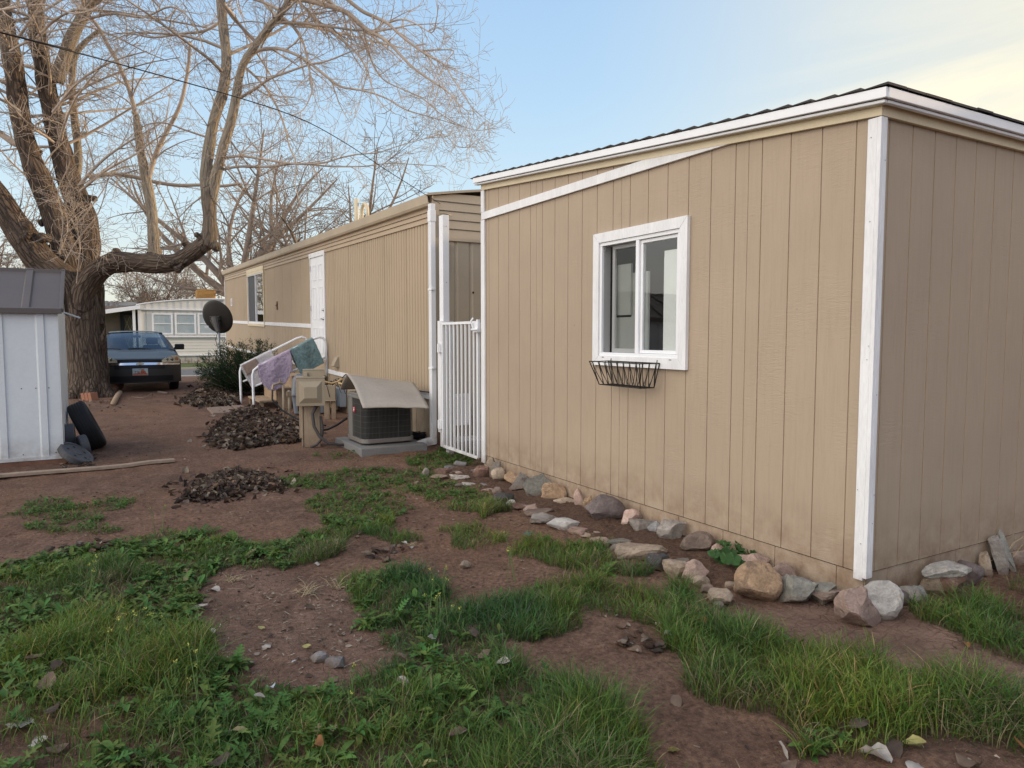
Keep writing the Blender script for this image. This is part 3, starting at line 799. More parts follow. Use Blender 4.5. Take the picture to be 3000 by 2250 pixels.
# door
mb = MB(ht); 
w_ = .075
mb.box((HX-.03, DY0-.01, DZ1-.02), (HX-.001, DY1+.06, DZ1+.07)); mb.box((HX-.026, DY0-.0, DZ0), (HX-.001, DY0+w_*.7, DZ1-.021)); mb.box((HX-.026, DY1-w_*.7, DZ0), (HX-.001, DY1, DZ1-.021))
mb.build('door_frame', m_white, home, bevel=.002)
dy0, dy1 = DY0+w_*.7, DY1-w_*.7
mb = MB(ht); mb.box((HX-.012, dy0+.002, DZ0+.01), (HX-.001, dy1-.002, DZ1-.024))
dr = mb.build('door', m_white2, home)
mb = MB(ht); mid = (dy0+dy1)/2; hw = (dy1-dy0)/2
for s_ in (-1, 1):
    for za, zb2 in ((.12, .62), (.78, 1.42), (1.55, 1.86)):
        a = mid+s_*hw*.47; ww = hw*.27
        miter(mb, HX-.020, HX-.0125, a-ww, a+ww, DZ0+za, DZ0+zb2, .022, 0)
mb.build('door_panel', m_white2, dr, bevel=.002)
hy = dy0+.07
for z_, kind in ((DZ0+.97, 'deadbolt'), (DZ0+.80, 'handle')):
    mb = MB(ht); M = Matrix.Translation((HX-.012, hy, z_)) @ Matrix.Rotation(-math.pi/2, 4, 'Y')
    mb.lathe([(.03, 0), (.03, .012), (.018, .02), (.018, .035), (0, .036)], M, 16)
    if kind == 'handle': mb.tube([(HX-.045, hy, z_), (HX-.055, hy+.02, z_), (HX-.05, hy+.11, z_-.005)], [.012, .011, .009], 8)
    mb.build(kind, m_steel, dr, smooth=True)
for z_ in (DZ0+.25, DZ0+1.0, DZ0+1.8):
    mb = MB(ht); mb.tube([(HX-.03, dy1+.002, z_-.05), (HX-.03, dy1+.002, z_+.05)], .008, 8); mb.build('hinge', m_steel, dr)
# far window
mb = MB(ht); miter(mb, HX-.028, HX-.002, wR-.04, wL+.04, wB-.05, wT+.03, .07); mb.box((HX-.032, wR-.05, wT+.031), (HX-.002, wL+.05, wT+.13))
wn = mb.build('window', m_cream, home, bevel=.002)
mb = MB(ht); frame4(mb, HX-.018, HX+.02, wR+.03, wL-.03, wB+.02, wT-.04, .025); ymw = (wR+wL)/2; mb.box((HX-.017, ymw-.02, wB+.045), (HX+.019, ymw+.02, wT-.065)); mb.build('frame', m_white2, wn)
mb = MB(ht); mb.quad((HX+.008, wR+.05, wB+.04), (HX+.008, ymw, wB+.04), (HX+.008, ymw, wT-.06), (HX+.008, wR+.05, wT-.06)); mb.build('pane', glass_mat('mirror_glass', (.3, .3, .3), .45), wn)
mb = MB(ht); mb.quad((HX+.008, ymw, wB+.04), (HX+.008, wL-.05, wB+.04), (HX+.008, wL-.05, wT-.06), (HX+.008, ymw, wT-.06)); mb.build('screen', pm('screen_cloth', (.055, .055, .06), .6, bump=0), wn)
mb = MB(ht); mb.box((HX+.06, wR, wB), (HX+.07, wL, wT)); mb.build('curtain', m_dark, wn)
# vents, outlet
va, vb_ = wx(680, 895, HX), wx(674, 878, HX)
mb = MB(); yv = va.y; zv = (va.z+vb_.z)/2
frame4(mb, HX-.02, HX-.001, yv-.16, yv+.16, zv-.12, zv+.12, .03)
for k in range(4): mb.box((HX-.012, yv-.13, zv-.08+k*.045), (HX-.004, yv+.13, zv-.062+k*.045))
mb.build('wall_vent', m_white, home)
oa = wx(813, 894, HX)
mb = MB(); mb.box((HX-.03, oa.y-.05, oa.z-.11), (HX-.001, oa.y+.05, oa.z+.09)); mb.prism([(HX-.06, oa.z-.02), (HX-.031, oa.z+.03), (HX-.031, oa.z-.02)], oa.y-.04, oa.y+.04, 'y'); mb.build('outlet_box', pm('rusty_box', (.20, .13, .08), .6, .4, 20), home, bevel=.004)
ta_ = wx(700, 1000, HX)
mb = MB(); mb.prism([(ta_.y-.2, ta_.z), (ta_.y+.22, ta_.z-.16), (ta_.y-.2, ta_.z-.18)], HX-.012, HX-.001, 'x'); mb.prism([(ta_.y-.2, ta_.z+.0), (ta_.y-.2, ta_.z-.18), (ta_.y+.22, ta_.z-.02)], HX-.010, HX-.001, 'x'); mb.build('patch_plate', pm('patch', (.14, .12, .10), .6), home)
ha = wx(990, 1072, HX); hb = wx(990, 1046, HX)
mb = MB(); y_, za, zb2 = ha.y, ha.z, hb.z
mb.add([(HX-.11, y_+.10, za), (HX-.11, y_-.10, za), (HX-.001, y_-.10, za-.03), (HX-.001, y_+.10, za-.03), (HX-.03, y_+.09, zb2), (HX-.03, y_-.09, zb2), (HX-.001, y_-.09, zb2+.01), (HX-.001, y_+.09, zb2+.01)],
       [(0, 1, 5, 4), (1, 2, 6, 5), (3, 0, 4, 7), (4, 5, 6, 7), (0, 3, 2, 1)])
mb.build('vent_hood', m_tan, home, bevel=.003)
# black cable hanging along the bottom trim
mb = MB()
ck = [(1000, 1140), (1002, 1108), (1012, 1097), (1030, 1099), (1060, 1108), (1100, 1120), (1180, 1135), (1230, 1146), (1264, 1150)]
mb.tube([wx(a, b_, HX-.03) for a, b_ in ck], .009, 6); mb.build('cable', m_rubber, home, smooth=True)
# breaker box on the skirting
ba, bb = wx(989, 1181, HX), wx(1015, 1139, HX)
mb = MB(); mb.box((HX-.11, min(ba.y, bb.y), min(ba.z, bb.z)-.02), (HX-.001, max(ba.y, bb.y)+.05, max(ba.z, bb.z))); mb.build('breaker_box', pm('box_grey', (.25, .29, .33), .5, .1, spots=((.15, .12, .1), 14, .7)), home, bevel=.006)
# downspout
def ds(mb, xa, ya, xb, yb, z0_, z1_): mb.box((xa, ya, z0_), (xb, yb, z1_))
dsy = HY0-.02
pA = wx(1264.2, 700, HX-.09); pB = wx(1283, 700, HX-.09)
mb = MB(); X0 = 3.59; Y0 = 8.33
mb.box((X0, Y0, .12), (X0+.062, Y0+.085, 3.08)); 
for k in (.25, .5, .75): mb.box((X0-.003, Y0+.085*k-.006, .13), (X0, Y0+.085*k+.006, 3.07))
mb.box((X0-.006, Y0-.006, 2.86), (X0+.068, Y0+.091, 3.0)); mb.box((X0-.006, Y0-.02, 1.0), (X0+.03, Y0+.095, 1.025)); mb.box((X0-.006, Y0-.02, 2.0), (X0+.03, Y0+.095, 2.025))
e0 = Vector((X0+.03, Y0+.04, .15)); 
mb.prism([(X0+.062, .13), (X0+.062, .04), (X0-.24, -.005), (X0-.24, .07), (X0-.01, .125)], Y0, Y0+.083, 'y')
mb.build('downspout', m_white2, home, bevel=.006)
# roof pipes
pv = wx(1045, 648, HX+.55); pt = wx(1040, 585, HX+.55)
mb = MB(); mb.tube([pv-Vector((0, 0, .25)), Vector((pv.x, pv.y, pt.z))], .045, 14); mb.build('vent_pipe', m_cream, home, smooth=True)
pu = wx(1060, 640, HX+.7); 
mb = MB(); zc_ = pu.z+.0
mb.tube([Vector((pu.x, pu.y, zc_-.3)), Vector((pu.x, pu.y, zc_+.08))]+[Vector((pu.x+.0, pu.y-.17+.17*math.cos(a), zc_+.08+.17*math.sin(a))) for a in [math.pi*k/10 for k in range(1, 11)]]+[Vector((pu.x, pu.y-.34, zc_-.05))], .035, 12); mb.build('vent_pipe', m_cream, home, smooth=True)

# ======================================================= posts and gate between the two buildings
g0 = wy(1296, 960, HY0-.10)
post = thing('gate_post', 'tall white board post at the corner of the mobile home beside the downspout', 'post', (3.49, 7.68, 0))
pa, pb = wx(1284, 800, 3.47), wx(1308, 800, 3.47)

PY = 7.66
mb = MB(); mb.box((3.452, PY, .10), (3.532, PY+.035, 2.83)); mb.box((3.452, PY+.037, .10), (3.487, PY+.11, 2.83)); mb.build('board', m_white2, post, bevel=.003)
mb = MB(); mb.box((3.54, PY+.06, -.1), (3.61, PY+.14, 1.6)); mb.box((3.415, PY-.01, .28), (3.449, PY+.09, 1.60)); mb.build('hinge_board', m_white, post, bevel=.003)
nb = MB(); nails(nb, 'y', PY-.001, -1, [(3.495, 2.7), (3.495, 2.05), (3.49, 1.4)], .006); build_split(nb, 'nail', m_nail, post)
gate = thing('gate', 'white metal bar gate hung between the home and the storage building', 'gate', (3.43, 6.6, 0))
ga, gb = Vector((3.42, 7.60, 0)), Vector((3.40, 6.66, 0)); GZ0, GZ1 = .13, 1.565

mb = MB()
def bar(mb, p, q, r=.014):
    d = (q-p); L = d.length; M = Matrix.Translation(p) @ d.to_track_quat('Z', 'Y').to_matrix().to_4x4()
    mb.box((-r, -r, 0), (r, r, L), M)
for a, b_ in ((ga+Vector((0, 0, GZ0)), ga+Vector((0, 0, GZ1+.03))), (gb+Vector((0, 0, GZ0)), gb+Vector((0, 0, GZ1+.03)))): bar(mb, a, b_, .016)
for z_ in (GZ0, GZ1): bar(mb, ga.lerp(gb, .014)+Vector((0, 0, z_)), ga.lerp(gb, .986)+Vector((0, 0, z_)), .0145)
mb.build('frame', m_white2, gate, bevel=.002)
for k in range(1, 9):
    q = ga.lerp(gb, k/9); mb = MB(); bar(mb, q+Vector((0, 0, GZ0+.015)), q+Vector((0, 0, GZ1-.015)), .0095); mb.build('bar', m_white2, gate)
for z_ in (.38, 1.28):
    mb = MB(); mb.box((3.385, 7.61, z_-.05), (3.413, 7.70, z_+.05)); mb.tube([(3.38, 7.64, z_-.06), (3.38, 7.64, z_+.06)], .012, 8); mb.build('hinge', m_white, gate, bevel=.004)
mb = MB(); mb.box((3.36, 6.60, 1.46), (3.40, 6.70, 1.56)); mb.tube([(3.35, 6.58, 1.49), (3.35, 6.72, 1.49)], .012, 8); mb.tube([(3.35, 6.68, 1.49), (3.33, 6.69, 1.58), (3.36, 6.7, 1.61)], .010, 8); build_split(mb, 'latch', m_white2, gate, bevel=.004)
# things behind the gate
lat = thing('lattice_panel', 'white plastic lattice panel leaning behind the gate', 'lattice', (3.95, 8.45, 0))
la = wy(1323, 1247, HY0-.12); lb = wy(1366, 1153, HY0-.12)
mb = MB(); y_ = HY0-.12; lx0, lx1, lz0, lz1 = la.x, lb.x+.05, max(.03, la.z), lb.z
mb.box((lx0, y_-.012, lz0), (lx1, y_-.002, lz0+.04)); mb.box((lx0, y_-.012, lz1-.04), (lx1, y_-.002, lz1)); mb.box((lx0, y_-.0125, lz0+.04), (lx0+.035, y_-.002, lz1-.04)); mb.box((lx1-.035, y_-.0125, lz0+.04), (lx1, y_-.002, lz1-.04)); mb.build('frame', m_white2, lat)
mb = MB()
n_ = 6
for s_ in (1, -1):
    for k in range(-n_, 2*n_):
        t = lx0+(lx1-lx0)*k/n_; pts = []
        a = Vector((t, 0, lz0)); b_ = Vector((t+s_*(lz1-lz0), 0, lz1))
        # clip to the frame
        def clipx(p, q):
            d = q-p; t0_, t1_ = 0.0, 1.0
            for lo, hi, pp, dd in ((lx0, lx1, p.x, d.x),):
                ta, tb = (lo-pp)/dd, (hi-pp)/dd
                t0_ = max(t0_, min(ta, tb)); t1_ = min(t1_, max(ta, tb))
            return (p+d*t0_, p+d*t1_) if t1_ > t0_ else None
        r_ = clipx(a, b_)
        if r_:
            p, q = r_; o_ = y_-(.001 if s_ > 0 else -.004)
            d = (q-p).normalized(); nn = Vector((-d.z, 0, d.x))*.014
            mb.add([(p+nn)+Vector((0, o_, 0)), (q+nn)+Vector((0, o_, 0)), (q-nn)+Vector((0, o_, 0)), (p-nn)+Vector((0, o_, 0))], [(0, 1, 2, 3)])
mb.build('slats', m_white2, lat)
mb = MB(); mb.box((3.72, 7.9, -.02), (4.15, 8.3, .12)); mb.build('concrete_block', m_conc, None, bevel=.008)
tag(bpy.data.objects['concrete_block'], 'grey concrete block on the ground behind the gate', 'block')
# ======================================================= air conditioner, pad, cover
px0, px1_, py0, py1_ = 2.60, 3.45, 8.16, 9.28
G0 = gh(3.0, 8.7)
mb = MB(); mb.box((px0, py0, G0-.05), (px1_, py1_, G0+.07)); pad = mb.build('concrete_pad', pm('pad_conc', (.19, .185, .18), .85, .12, 5, .2, 80, .3), bevel=.01); tag(pad, 'grey concrete slab under the outdoor air conditioner', 'pad')
ac = thing('air_conditioner', 'outdoor air conditioner with dark wire grille half covered by a bent board', 'air conditioner', (3.0, 8.7, G0+.09))
ax0, ax1, ay0, ay1 = 2.69, 3.36, 8.36, 9.04; zb0, zb1 = G0+.095, G0+.70
def rrect(x0, x1, y0, y1, r, n=5):
    pts = []
    for cx, cy, a0 in ((x1-r, y1-r, 0), (x0+r, y1-r, 90), (x0+r, y0+r, 180), (x1-r, y0+r, 270)):
        for k in range(n+1):
            a = R(a0+90*k/n); pts.append((cx+r*math.cos(a), cy+r*math.sin(a)))
    return pts
m_acm = pm('ac_metal', (.20, .19, .175), .5, .08, bump=.05, grime=(.0, .2))
m_coil = pm('ac_coil', (.018, .018, .018), .6, .3, 60, stretch=(1, 1, .02), bump=.3, bs=200)
m_wireg = pm('ac_wire', (.10, .097, .09), .5, .1, bump=0)
mb = MB(); mb.prism(rrect(ax0-.01, ax1+.01, ay0-.01, ay1+.01, .10), zb0, zb0+.05, 'z'); mb.prism(rrect(ax0+.08, ax1-.08, ay0+.08, ay1-.08, .05), zb0-.02, zb0, 'z'); mb.build('base', m_acm, ac, bevel=.004)
mb = MB(); mb.prism(rrect(ax0+.02, ax1-.02, ay0+.02, ay1-.02, .08), zb0+.05, zb1-.06, 'z'); mb.build('coil', m_coil, ac)
mb = MB(); mb.prism(rrect(ax0-.008, ax1+.008, ay0-.008, ay1+.008, .09), zb1-.065, zb1-.028, 'z'); mb.prism(rrect(ax0+.01, ax1-.01, ay0+.01, ay1-.01, .09), zb1-.028, zb1, 'z'); mb.build('top', m_acm, ac, bevel=.006)
# corner access panel (left side as seen)
mb = MB(); mb.box((ax0-.004, ay1-.26, zb0+.051), (ax0+.012, ay1-.10, zb1-.066)); mb.build('access_panel', m_acm, ac, bevel=.002)
g = MB(); per = rrect(ax0, ax1, ay0, ay1, .09, 6); n_ = len(per)
# evenly spaced points on the outline
pl_ = [Vector((a, b_, 0)) for a, b_ in per]; L = [0]
for i in range(n_): L.append(L[-1]+(pl_[(i+1) % n_]-pl_[i]).length)
def onper(s_):
    s_ %= L[-1]
    for i in range(n_):
        if L[i] <= s_ <= L[i+1]: return pl_[i].lerp(pl_[(i+1) % n_], (s_-L[i])/max(1e-9, L[i+1]-L[i]))
s_ = 0; st = L[-1]/150
for k in range(150):
    p = onper(k*st); r_ = .0014 if k % 15 else .0030
    g.tube([(p.x, p.y, zb0+.03), (p.x, p.y, zb1-.06)], r_, 4, False)
for k in range(1, 7):
    z_ = zb0+.05+(zb1-zb0-.11)*k/7; pp = [onper(j*L[-1]/60) for j in range(61)]
    g.tube([(p.x, p.y, z_) for p in pp], .0018, 4, False)
g.build('grille', m_wireg, ac, fix=False)
m_red = pm('badge_red', (.45, .03, .05), .4, .05, bump=0)
yb_ = ay0+.10+(ay1-ay0)*.32; zbd = zb0+.40
mb = MB(); mb.prism([(yb_-.03, zbd-.02), (yb_-.01, zbd-.045), (yb_+.045, zbd-.035), (yb_+.045, zbd+.03), (yb_-.03, zbd+.03)], ax0-.012, ax0-.004, 'x'); bd = mb.build('badge', m_red, ac)
mb = MB()
for a, b_, c_, d_ in ((yb_-.02, yb_+.035, zbd+.014, zbd+.02), (yb_-.018, yb_-.006, zbd-.01, zbd+.006), (yb_-.001, yb_+.01, zbd-.01, zbd+.006), (yb_+.015, yb_+.026, zbd-.01, zbd+.006), (yb_-.01, yb_+.035, zbd-.024, zbd-.019)):
    mb.box((ax0-.0135, a, c_), (ax0-.0122, b_, d_))
mb.build('lettering', pm('badge_white', (.8, .75, .75), .5, .02, bump=0), bd)
# bent cover board
cA = at(1016.6, 1099.5, 9.15); cB = at(1212, 1119, 9.35); cC = at(1063, 1195, 8.12); cD = at(1257, 1197, 8.32); cE = at(996.7, 1137.5, 9.42); cF = at(1185, 1135, 9.7)
def sheet(u, v):
    # v 0..1 front flap edge to ridge, 1..2 ridge to rear flap edge
    if v <= 1:
        a = cC.lerp(cA, v); b_ = cD.lerp(cB, v); s_ = math.sin(math.pi*v)*.045*(1-.6*u)
    else:
        t = v-1; a = cA.lerp(cE, t); b_ = cB.lerp(cF, t); s_ = math.sin(math.pi*t)*.01
    p = a.lerp(b_, u); p.z += s_+.012*math.sin(3*u+v*2)+.008*mn.noise(Vector((u*4, v*3, 2))); return p
def sheetf(u, v):
    return sheet(u, v*2)
mb = MB(); mb.grid(sheetf, 20, 24)
cov = mb.build('cover_board', pm('cover_tan', (.33, .29, .245), .6, .09, 3, .12, 30, .12, spots=((.16, .12, .09), 9, .73)), smooth=True, solid=.013)
tag(cov, 'weathered tan board bent over the top of the air conditioner', 'board')

# ======================================================= electrical pedestal
PX, PYY = 2.28, 9.18; PG = gh(PX, PYY)
ped = thing('meter_pedestal', 'tan electrical meter box on a thick square wooden post with hanging cables', 'electrical box', (PX, PYY, PG))
VM = Matrix.Translation((PX, PYY, 0)) @ Matrix.Rotation(R(-16), 4, 'Z')    # local -y faces the viewer
mb = MB(); mb.box((-.105, -.09, PG-.1), (.105, .09, .56), VM); mb.build('post', m_woodpost, ped, bevel=.012)
mb = MB(); mb.box((-.155, -.06, .12), (-.107, -.02, .56), VM); mb.box((-.128, -.10, PG-.05), (-.107, -.06, .56), VM); build_split(mb, 'side_board', m_woodpost, ped, bevel=.004)
zb2, zt2 = .545, .905
mb = MB(); mb.box((-.175, -.20, zb2+.01), (.165, -.03, zt2-.01), VM); mb.build('meter_box', m_tan, ped, bevel=.008)
mb = MB(); a, b_ = .17, .18; y0_ = -.203
def fr(x0, z0, x1, z1, y): return [VM @ Vector(p) for p in ((x0, y, z0), (x1, y, z0), (x1, y, z1), (x0, y, z1))]
q0 = fr(-.18, zb2, .17, zt2-.015, -.202); q1 = fr(-.18, zb2, .17, zt2-.015, -.222); q2 = fr(-.145, zb2+.035, .135, zt2-.05, -.224); q3 = fr(-.08, zb2+.10, .075, zt2-.12, -.262)
mb.add(q0+q1+q2+q3, [(3, 2, 1, 0)]+[(r_*4+i, r_*4+(i+1) % 4, (r_+1)*4+(i+1) % 4, (r_+1)*4+i) for r_ in range(3) for i in range(4)]+[(12, 13, 14, 15)])
mb.build('cover', m_tan, ped, bevel=.002)
mb = MB(); mb.box((-.185, -.225, zt2-.014), (.175, -.02, zt2+.006), VM); mb.box((-.10, -.10, zt2+.006), (.165, .05, zt2+.085), VM); mb.box((-.085, -.14, zt2+.006), (-.04, -.101, zt2+.06), VM); mb.box((-.105, -.105, zt2+.086), (.17, .055, zt2+.094), VM); mb.build('upper_box', m_tan, ped, bevel=.005)
mb = MB()
pt_ = lambda x, y, z: VM @ Vector((x, y, z))
mb.tube([pt_(.05, -.12, .56), pt_(.06, -.15, .53), pt_(.01, -.17, .44), pt_(.03, -.2, .28), pt_(.10, -.22, .15), pt_(.20, -.25, .07), pt_(.34, -.22, .04), pt_(.48, -.16, .03)], [.02, .021, .021, .02, .02, .019, .018, .018], 10)
mb.tube([pt_(.11, -.10, .40), pt_(.13, -.14, .25), pt_(.12, -.18, .12), pt_(.06, -.2, .05), pt_(-.02, -.2, .02)], .017, 9)
build_split(mb, 'conduit', pm('conduit', (.06, .052, .05), .6, .1, bump=.2, bs=150), ped, smooth=True)
mb = MB(); hs = [at(934, 1262, 9.4), at(960, 1258, 9.6), at(990, 1243, 9.5), at(1015, 1226, 9.3)]
mb.tube(hs, .016, 8); tag(mb.build('hose', m_rubber, smooth=True), 'dark hose on the dirt running from the pedestal to the air conditioner', 'hose')
# water pipes with valve left of the pedestal
wp = gnd(832, 1240, .05); wpp = thing('standpipe', 'tan water pipes with a faucet rising from the leaf pile', 'water pipe', wp)
mb = MB(); 
for dx in (0, .085): mb.tube([wp+Vector((dx, 0, -.1)), wp+Vector((dx, 0, .62-.1*(dx > 0)))], .017, 10)
build_split(mb, 'pipe', m_tan, wpp, smooth=True)
mb = MB(); mb.box((wp.x+.05, wp.y-.03, wp.z+.42), (wp.x+.12, wp.y+.03, wp.z+.50)); mb.tube([wp+Vector((.0, 0, .62)), wp+Vector((-.06, -.01, .64)), wp+Vector((-.16, -.03, .61)), wp+Vector((-.17, -.03, .54))], .018, 9); mb.tube([wp+Vector((-.05, -.01, .64)), wp+Vector((-.05, -.01, .70))], .012, 8); mb.build('faucet', pm('brass', (.35, .28, .19), .45, .2, metal=.6), wpp, bevel=.003)
mb = MB(); mb.tube([wp+Vector((-.17, -.03, .53)), wp+Vector((-.18, -.05, .38)), wp+Vector((-.05, -.12, .22)), wp+Vector((.12, -.3, .1)), wp+Vector((.3, -.5, .03)), wp+Vector((.5, -.62, .0))], .014, 8)
tag(mb.build('hose', m_rubber, smooth=True), 'dark hose drooping from the faucet into the leaves', 'hose')
# small junction box on a short post
jp = gnd(967, 1226, .05); jb = thing('junction_box', 'small tan junction box on a short wooden post with loose wires', 'electrical box', jp)
JM = Matrix.Translation(jp) @ Matrix.Rotation(R(-20), 4, 'Z')
mb = MB(); mb.box((-.09, -.05, -.1), (.0, .04, .30), JM); mb.box((.03, -.05, -.1), (.10, .03, .31), JM); build_split(mb, 'post', m_woodpost, jb, bevel=.005)
mb = MB(); mb.box((-.10, -.13, .31), (.10, .0, .56), JM); mb.box((-.11, -.14, .30), (.11, .01, .315), JM); mb.build('box', m_tan, jb, bevel=.006)
mb = MB()
rr = random.Random(5)
for k in range(9):
    p = JM @ Vector((rr.uniform(-.09, .12), -.06+rr.uniform(-.05, .05), .56)); q = p+Vector((rr.uniform(-.08, .12), rr.uniform(-.06, .06), rr.uniform(.03, .12))); r_ = q+Vector((rr.uniform(0, .1), 0, rr.uniform(-.25, .05)))
    mb.tube([p, p.lerp(q, .6)+Vector((0, 0, .03)), q, r_], .005, 5)
build_split(mb, 'wire', m_rubber, jb, smooth=True)
ec = [(929, 1114), (950, 1118), (972, 1123), (990, 1118), (1000, 1110), (1008, 1113), (1003, 1125), (993, 1122), (1000, 1130)]
mb = MB(); mb.tube([at(a, b_, 11.2+.05*i) for i, (a, b_) in enumerate(ec)], .014, 8); tag(mb.build('garden_cable', pm('yellow_hose', (.55, .40, .20), .5), smooth=True), 'yellow cable looping from the meter box to the wall', 'cable')
# pet carrier
cx, cy = 3.12, 12.75; cg = gh(cx, cy)
pc = thing('pet_carrier', 'large grey plastic pet carrier with ventilation holes beside the steps', 'pet carrier', (cx, cy, cg))
CM = Matrix.Translation((cx, cy, cg)) @ Matrix.Rotation(R(-12), 4, 'Z')
def shell(mb, z0, z1, w0, w1, d0, d1):
    pts = []
    for z, w_, d_ in ((z0, w0, d0), (z1, w1, d1)):
        pts += [CM @ Vector((a, b_, z)) for a, b_ in rrect(-w_, w_, -d_, d_, .06, 3)]
    n = len(pts)//2
    mb.add(pts, [tuple(range(n-1, -1, -1)), tuple(range(n, 2*n))]+[(i, (i+1) % n, n+(i+1) % n, n+i) for i in range(n)])
mb = MB(); shell(mb, .02, .34, .26, .30, .38, .42); mb.build('lower_shell', pm('carrier_low', (.20, .22, .25), .5), pc, bevel=.01)
mb = MB(); shell(mb, .35, .60, .30, .27, .42, .38); shell(mb, .60, .68, .27, .20, .38, .30); mb.build('upper_shell', m_plastic, pc, bevel=.01)
mb = MB(); shell(mb, .33, .36, .32, .32, .44, .44); mb.build('rim', m_plastic, pc, bevel=.004)
mb = MB()
for row in range(3):
    for k in range(9):
        x_ = -.22+k*.055+(row % 2)*.027; z_ = .47+row*.038; yy = -.405
        mb.lathe([(.014, 0), (0, .001)], CM @ Matrix.Translation((x_, yy-.002+row*.006, z_)) @ Matrix.Rotation(math.pi/2, 4, 'X'), 4)
build_split(mb, 'air_hole', m_dark, pc)
mb = MB(); mb.box((-.2, -.425, .07), (.05, -.402, .32), CM); mb.build('door_opening', m_dark, pc)
mb = MB(); mb.box((.02, -.445, .15), (.10, -.426, .24), CM); mb.box((-.02, -.44, .05), (.06, -.43, .085), CM); build_split(mb, 'sticker', m_white2, pc)
mb = MB(); mb.tube([CM @ Vector(p) for p in ((-.08, 0, .68), (-.07, 0, .74), (.07, 0, .74), (.08, 0, .68))], .012, 8); mb.build('handle', m_black, pc, smooth=True)

# ======================================================= entry steps, rails and mats
SG = gh(2.8, 14.1)
stp = thing('entry_steps', 'low wooden entry steps under the white side door', 'steps', (2.9, 14.1, SG))
sy0, sy1 = 13.60, 14.80
def step(x0, x1, zt_, n):
    mb = MB()
    for k in range(n):
        a = x0+(x1-x0)*k/n; mb.box((a+.003, sy0, zt_-.035), (a+(x1-x0)/n-.003, sy1, zt_))
    return mb
step(2.42, 2.72, SG+.16, 2).build('tread', m_woodold, stp, bevel=.004)
step(2.72, 3.02, SG+.38, 2).build('tread', m_woodold, stp, bevel=.004)
step(3.02, 3.66, SG+.60, 4).build('tread', m_woodold, stp, bevel=.004)
mb = MB(); mb.box((2.73, sy0+.02, SG+.125), (2.75, sy1-.02, SG+.345)); mb.build('riser', m_woodold, stp); mb = MB(); mb.box((3.03, sy0+.02, SG+.345), (3.05, sy1-.02, SG+.565)); mb.build('riser', m_woodold, stp)
mb = MB(); mb.prism([(2.76, SG+.345), (2.76, SG-.02), (3.0, SG-.02), (3.0, SG+.345)], sy0+.01, sy0+.04, 'y'); mb.box((3.06, sy0+.01, SG-.02), (3.14, sy0+.05, SG+.56)); mb.box((3.55, sy0+.01, SG-.02), (3.63, sy0+.05, SG+.56)); mb.box((2.44, sy0+.02, SG-.02), (2.50, sy0+.06, SG+.12)); mb.box((2.44, sy1-.06, SG-.02), (2.50, sy1-.02, SG+.12)); build_split(mb, 'support', m_woodold, stp)
def rail(y_, lab):
    base = gnd(745 if y_ < 14 else 707, 1206 if y_ < 14 else 1188, SG)
    x0 = 2.31; SG_ = SG; 
    t = thing('handrail', lab, 'handrail', (x0, y_, SG), 'white tube handrails beside the steps')
    lo = [Vector((x0-.02, y_, SG-.03)), Vector((x0, y_, SG+.0)), Vector((x0-.01, y_, .72)), Vector((x0+.01, y_, .80)), Vector((x0+.08, y_, .86))]
    hi = [Vector((3.42, y_, 1.375)), Vector((3.52, y_, 1.405)), Vector((3.59, y_, 1.385)), Vector((3.635, y_, 1.32)), Vector((3.645, y_, 1.22)), Vector((3.645, y_, .68))]
    mb = MB(); mb.tube(lo+hi, .023, 12); mb.build('tube', m_white2, t, smooth=True)
    mb = MB(); mb.tube([lo[3]+Vector((.03, 0, -.28)), Vector((3.63, y_, 1.02))], .018, 10); mb.build('lower_tube', m_white2, t, smooth=True)
    return (lo[-1], hi[0])
rN = rail(13.50, 'near white tube handrail draped with the purple and teal mats')
rF = rail(14.90, 'far white tube handrail with the tan and white mat')
def mat_tex(name, col, col2, scale=24):
    m, nt, b = base_mat(name)
    pos = nt.new('ShaderNodeNewGeometry').outputs['Position']
    n = nt.noise(pos, scale, 4, .7, 1.5); c = nt.mix(nt.ramp(n, .35, .65), col, col2)
    nt.link(c, b.inputs['Base Color']); b.inputs['Roughness'].default_value = 1; b.inputs['Specular IOR Level'].default_value = .05
    b.inputs['Sheen Weight'].default_value = .3
    nt.link(nt.bump(nt.noise(pos, scale*5, 4, .8), 1.0, .02), b.inputs['Normal'])
    return m
def rug(name, t0, t1, drop, drop2, r, mat, lab, sag=.0, round_=0, skew=0, two=None):
    a, b_ = r; d = b_-a
    def f(u, v):
        t = t0+(t1-t0)*u; top = a+d*t+Vector((0, 0, .03))
        s_ = v*2-1
        edge = 1-round_*(abs(2*u-1)**2.6)*.55
        if s_ < 0: L_ = -s_*drop*edge; p = top+Vector((skew*L_, -.028-.03*min(1, L_*6)+.012*math.sin(9*u+L_*5), -L_-.02*min(1, L_*20)))
        else: L_ = s_*drop2*edge; p = top+Vector((skew*L_, .028+.03*min(1, L_*6)+.01*math.sin(7*u), -L_-.02*min(1, L_*20)))
        p.x += .008*mn.noise(p*9); p.z += .006*mn.noise(p*14); p.y += .010*mn.noise(p*22)
        return p
    mb = MB(); mb.grid(f, 40, 60)
    o = mb.build(name, mat, smooth=True, solid=.022); return tag(o, lab, 'bath mat', 'mats drying on the handrails')
m_purple = mat_tex('mat_purple', (.36, .28, .38), (.56, .46, .58)); m_teal = mat_tex('mat_teal', (.11, .185, .195), (.20, .29, .30), 14); m_wht = mat_tex('mat_white', (.48, .46, .47), (.66, .64, .65)); m_mtan = mat_tex('mat_tan', (.30, .22, .18), (.38, .29, .24))
rug('purple_mat', .0, .56, .56, .42, rN, m_purple, 'fluffy pale purple bath mat hung over the near handrail', round_=1.0, skew=.12)
